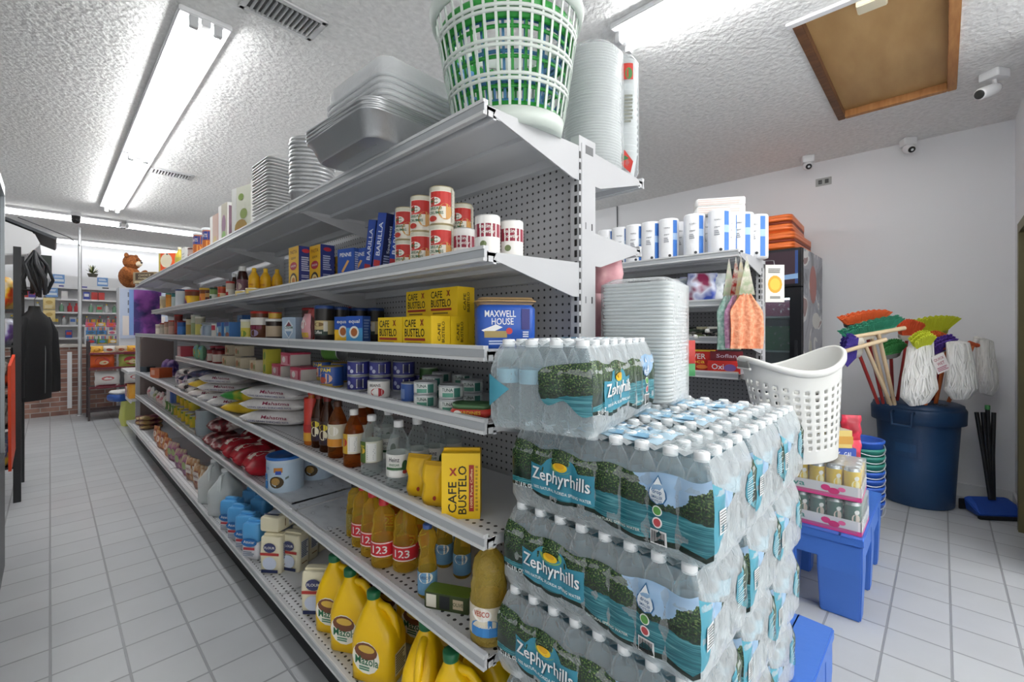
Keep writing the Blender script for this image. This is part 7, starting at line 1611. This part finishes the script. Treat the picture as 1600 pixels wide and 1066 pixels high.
b = MB(); b.loft([rrect(.03, .04, .02, 0), rrect(.03, .04, .02, .3)], M('#c9cbce', .4), cap=True); o = b.build('pale_leg', g); o.location = (.12, 0, 0)

# ================================================================ left edge: cooler, rack, jacket
g = thing('glass_cooler', 'cooler', 'tall silver edged glass cooler cut off by the left edge', (-.53, 3.0, 0)); al = M('#8f9497', .3, .7)
MB().box(-.5, -.75, 0, .36, .66, .62, M('#3a3e42', .4)).build('base_cabinet', g, .004)
MB().box(-.5, -.75, 2.0, .36, .66, 2.06, al).build('top_cap', g, .004)
for y in (-.75, -.06, .63): MB().box(.33, y, .62, .36, y + .03, 2.0, al).build('door_frame', g)
MB().box(-.5, -.75, .62, -.47, .66, 2.0, M('#c9ced0', .5)).build('back_wall', g)
MB().box(.342, -.72, .62, .346, .63, 2.0, clear_mat('door_glass')).build('glass', g)
for z in (.95, 1.28, 1.6): MB().box(-.46, -.72, z, .3, .63, z + .012, M('#b9bdbf', .3, .5)).build('shelf', g)
g = thing('wall_air_unit', 'air conditioner', 'white rounded air unit high above the jacket at the left edge', (-.48, 6.3, 1.9), 0)
b = MB(); b.loft([[(0, y, 0), (.34, y, .06), (.42, y, .16), (.38, y, .26), (.0, y, .42)] for y in (-.4, .4)], m_white, cap=True, smooth=False); b.build('housing', g, .01); MB().box(-.001, -.405, .40, .39, .405, .425, M('#3c4044')).xf(Matrix.Rotation(radians(23), 4, 'Y')).build('dark_seam', g)
g = thing('merchandise_rack', 'rack', 'black metal merchandise rack at the left edge beyond the cooler', (-.3, 5.0, 0)); bkm = M('#1c1d20', .4)
MB().box(.11, -.06, 0, .15, -.02, 1.9, bkm).build('post', g); MB().box(.11, .56, 0, .15, .6, 1.9, bkm).build('post', g); MB().box(-.35, .56, 0, -.31, .6, 1.9, bkm).build('post', g)
MB().box(-.35, -.06, 0, -.31, -.02, 1.9, bkm).build('post', g)
for z in (.25, .55, .85, 1.15, 1.42): MB().box(-.34, -.04, z, .12, .58, z + .015, bkm).build('shelf', g)
for i, (z, c, nm) in enumerate([(1.436, '#e0562a', 'orange and yellow'), (1.166, '#7a5aa8', 'purple'), (.866, '#c24a2c', 'rust red'), (.566, '#d9d6d0', 'black and white'), (.266, '#e0b83c', 'yellow')]):
    m = noise_mat('rackbag%d' % i, [(.4, c), (.55, ['#f0c23c', '#d8dcec', '#2a1c1a', '#1c1c1e', '#2a4a8a'][i]), (.7, '#efe8e0')], scale=11, detail=2, rough=.3)
    for k, y in enumerate((.02, .2, .38)):
        key, fn = bagp(('rk', i), 'chip bag', 'chip_bag', .17, .1, .2 if i else .24, m, seed=i + 50)
        put(key, fn, (-.235, 5.0 + y, z + .001), radians(70), '%s bag on the %s shelf of the left rack' % (nm, ['top', 'fourth', 'third', 'second', 'lowest'][i]), '', nm + ' bags on the left rack')
o = MB().box(-.01, -.26, 0, .004, .26, .7, M('#e8481c', .45)).build('orange_sheet'); o.location = (-.18, 4.66, .38); o.rotation_euler = (radians(6), 0, 0); tag(o, 'sheet', 'bright orange hanging sheet at the left edge before the black rack')
# jacket
m_jk = M('#17181a', .75, bump=.3, bscale=12)
g = thing('black_jacket', 'jacket', 'black jacket hanging on the rack at the left edge', (-.09, 5.45, .70), radians(62)); g.scale = (.95, .8, 1)
b = MB(); loops = []
for t, w_, d_ in ((0, .17, .085), (.15, .185, .09), (.4, .18, .09), (.58, .19, .085), (.68, .16, .07), (.74, .06, .04), (.78, .045, .035)):
    loops.append([(w_ * cos(a) * (1 + .03 * sin(5 * a + t * 9)), d_ * sin(a) * (1 + .06 * sin(6 * a + t * 7)), t) for a in [2 * pi * k / 28 for k in range(28)]])
b.loft(loops, m_jk, cap=True); b.build('body', g)
for s in (-1, 1):
    b = MB(); b.tube([(s * .13, 0, .67), (s * .2, -.01, .55), (s * .225, -.02, .3), (s * .23, -.03, .04)], .05, m_jk, 12, radii=[.05, .062, .055, .045], flat=.8); b.build('sleeve', g)
MB().tube([(0, -.086, .05), (0, -.09, .4), (0, -.06, .68)], .004, M('#8a8c8e', .3, .7), 6).build('zip', g)
MB().tube([(0, 0, .78), (0, 0, .84), (.03, 0, .87), (0, 0, .9)], .004, M('#8a8c8e', .3, .7), 6).build('hanger_hook', g)
o = MB().tube([(-.33, 5.45, 1.615), (-.06, 5.45, 1.61)], .008, bkm, 8).build('hanging_rail'); tag(o, 'rail', 'thin black rail carrying the black jacket')
g = thing('strap_bundle', 'bags', 'bundle of black bags and straps hanging above the jacket', (-.09, 5.45, 1.66)); 
b = MB(); 
for k in range(16):
    a = rnd.uniform(0, 6.28); r_ = rnd.uniform(.02, .1); b.tube([(0, 0, .28), (r_ * cos(a), r_ * sin(a), .16), (r_ * 1.2 * cos(a + .4), r_ * 1.2 * sin(a + .4), .04), (r_ * .8 * cos(a + .8), r_ * .8 * sin(a + .8), -.05 - rnd.random() * .06)], .012, M('#202226', .5), 6)
b.build('straps', g)
# cables along the far ceiling
b = MB(); b.tube([(-.3, 8.9, CH - .03), (-.05, 8.95, CH - .12), (.2, 9.1, CH - .2), (.31, 9.28, CH - .28)], .006, M('#4a4c50'), 6); o = b.build('ceiling_cable'); tag(o, 'cable', 'dark drooping cable from the ceiling to the silver pole')
o = MB().tube([(XW - .01, 2.9, 2.45), (XW - .01, 2.9, CH - .005)], .006, M('#5a5c60'), 6).build('wall_conduit'); tag(o, 'conduit', 'thin dark vertical line high on the right wall above the paper towels')
finish_labels()
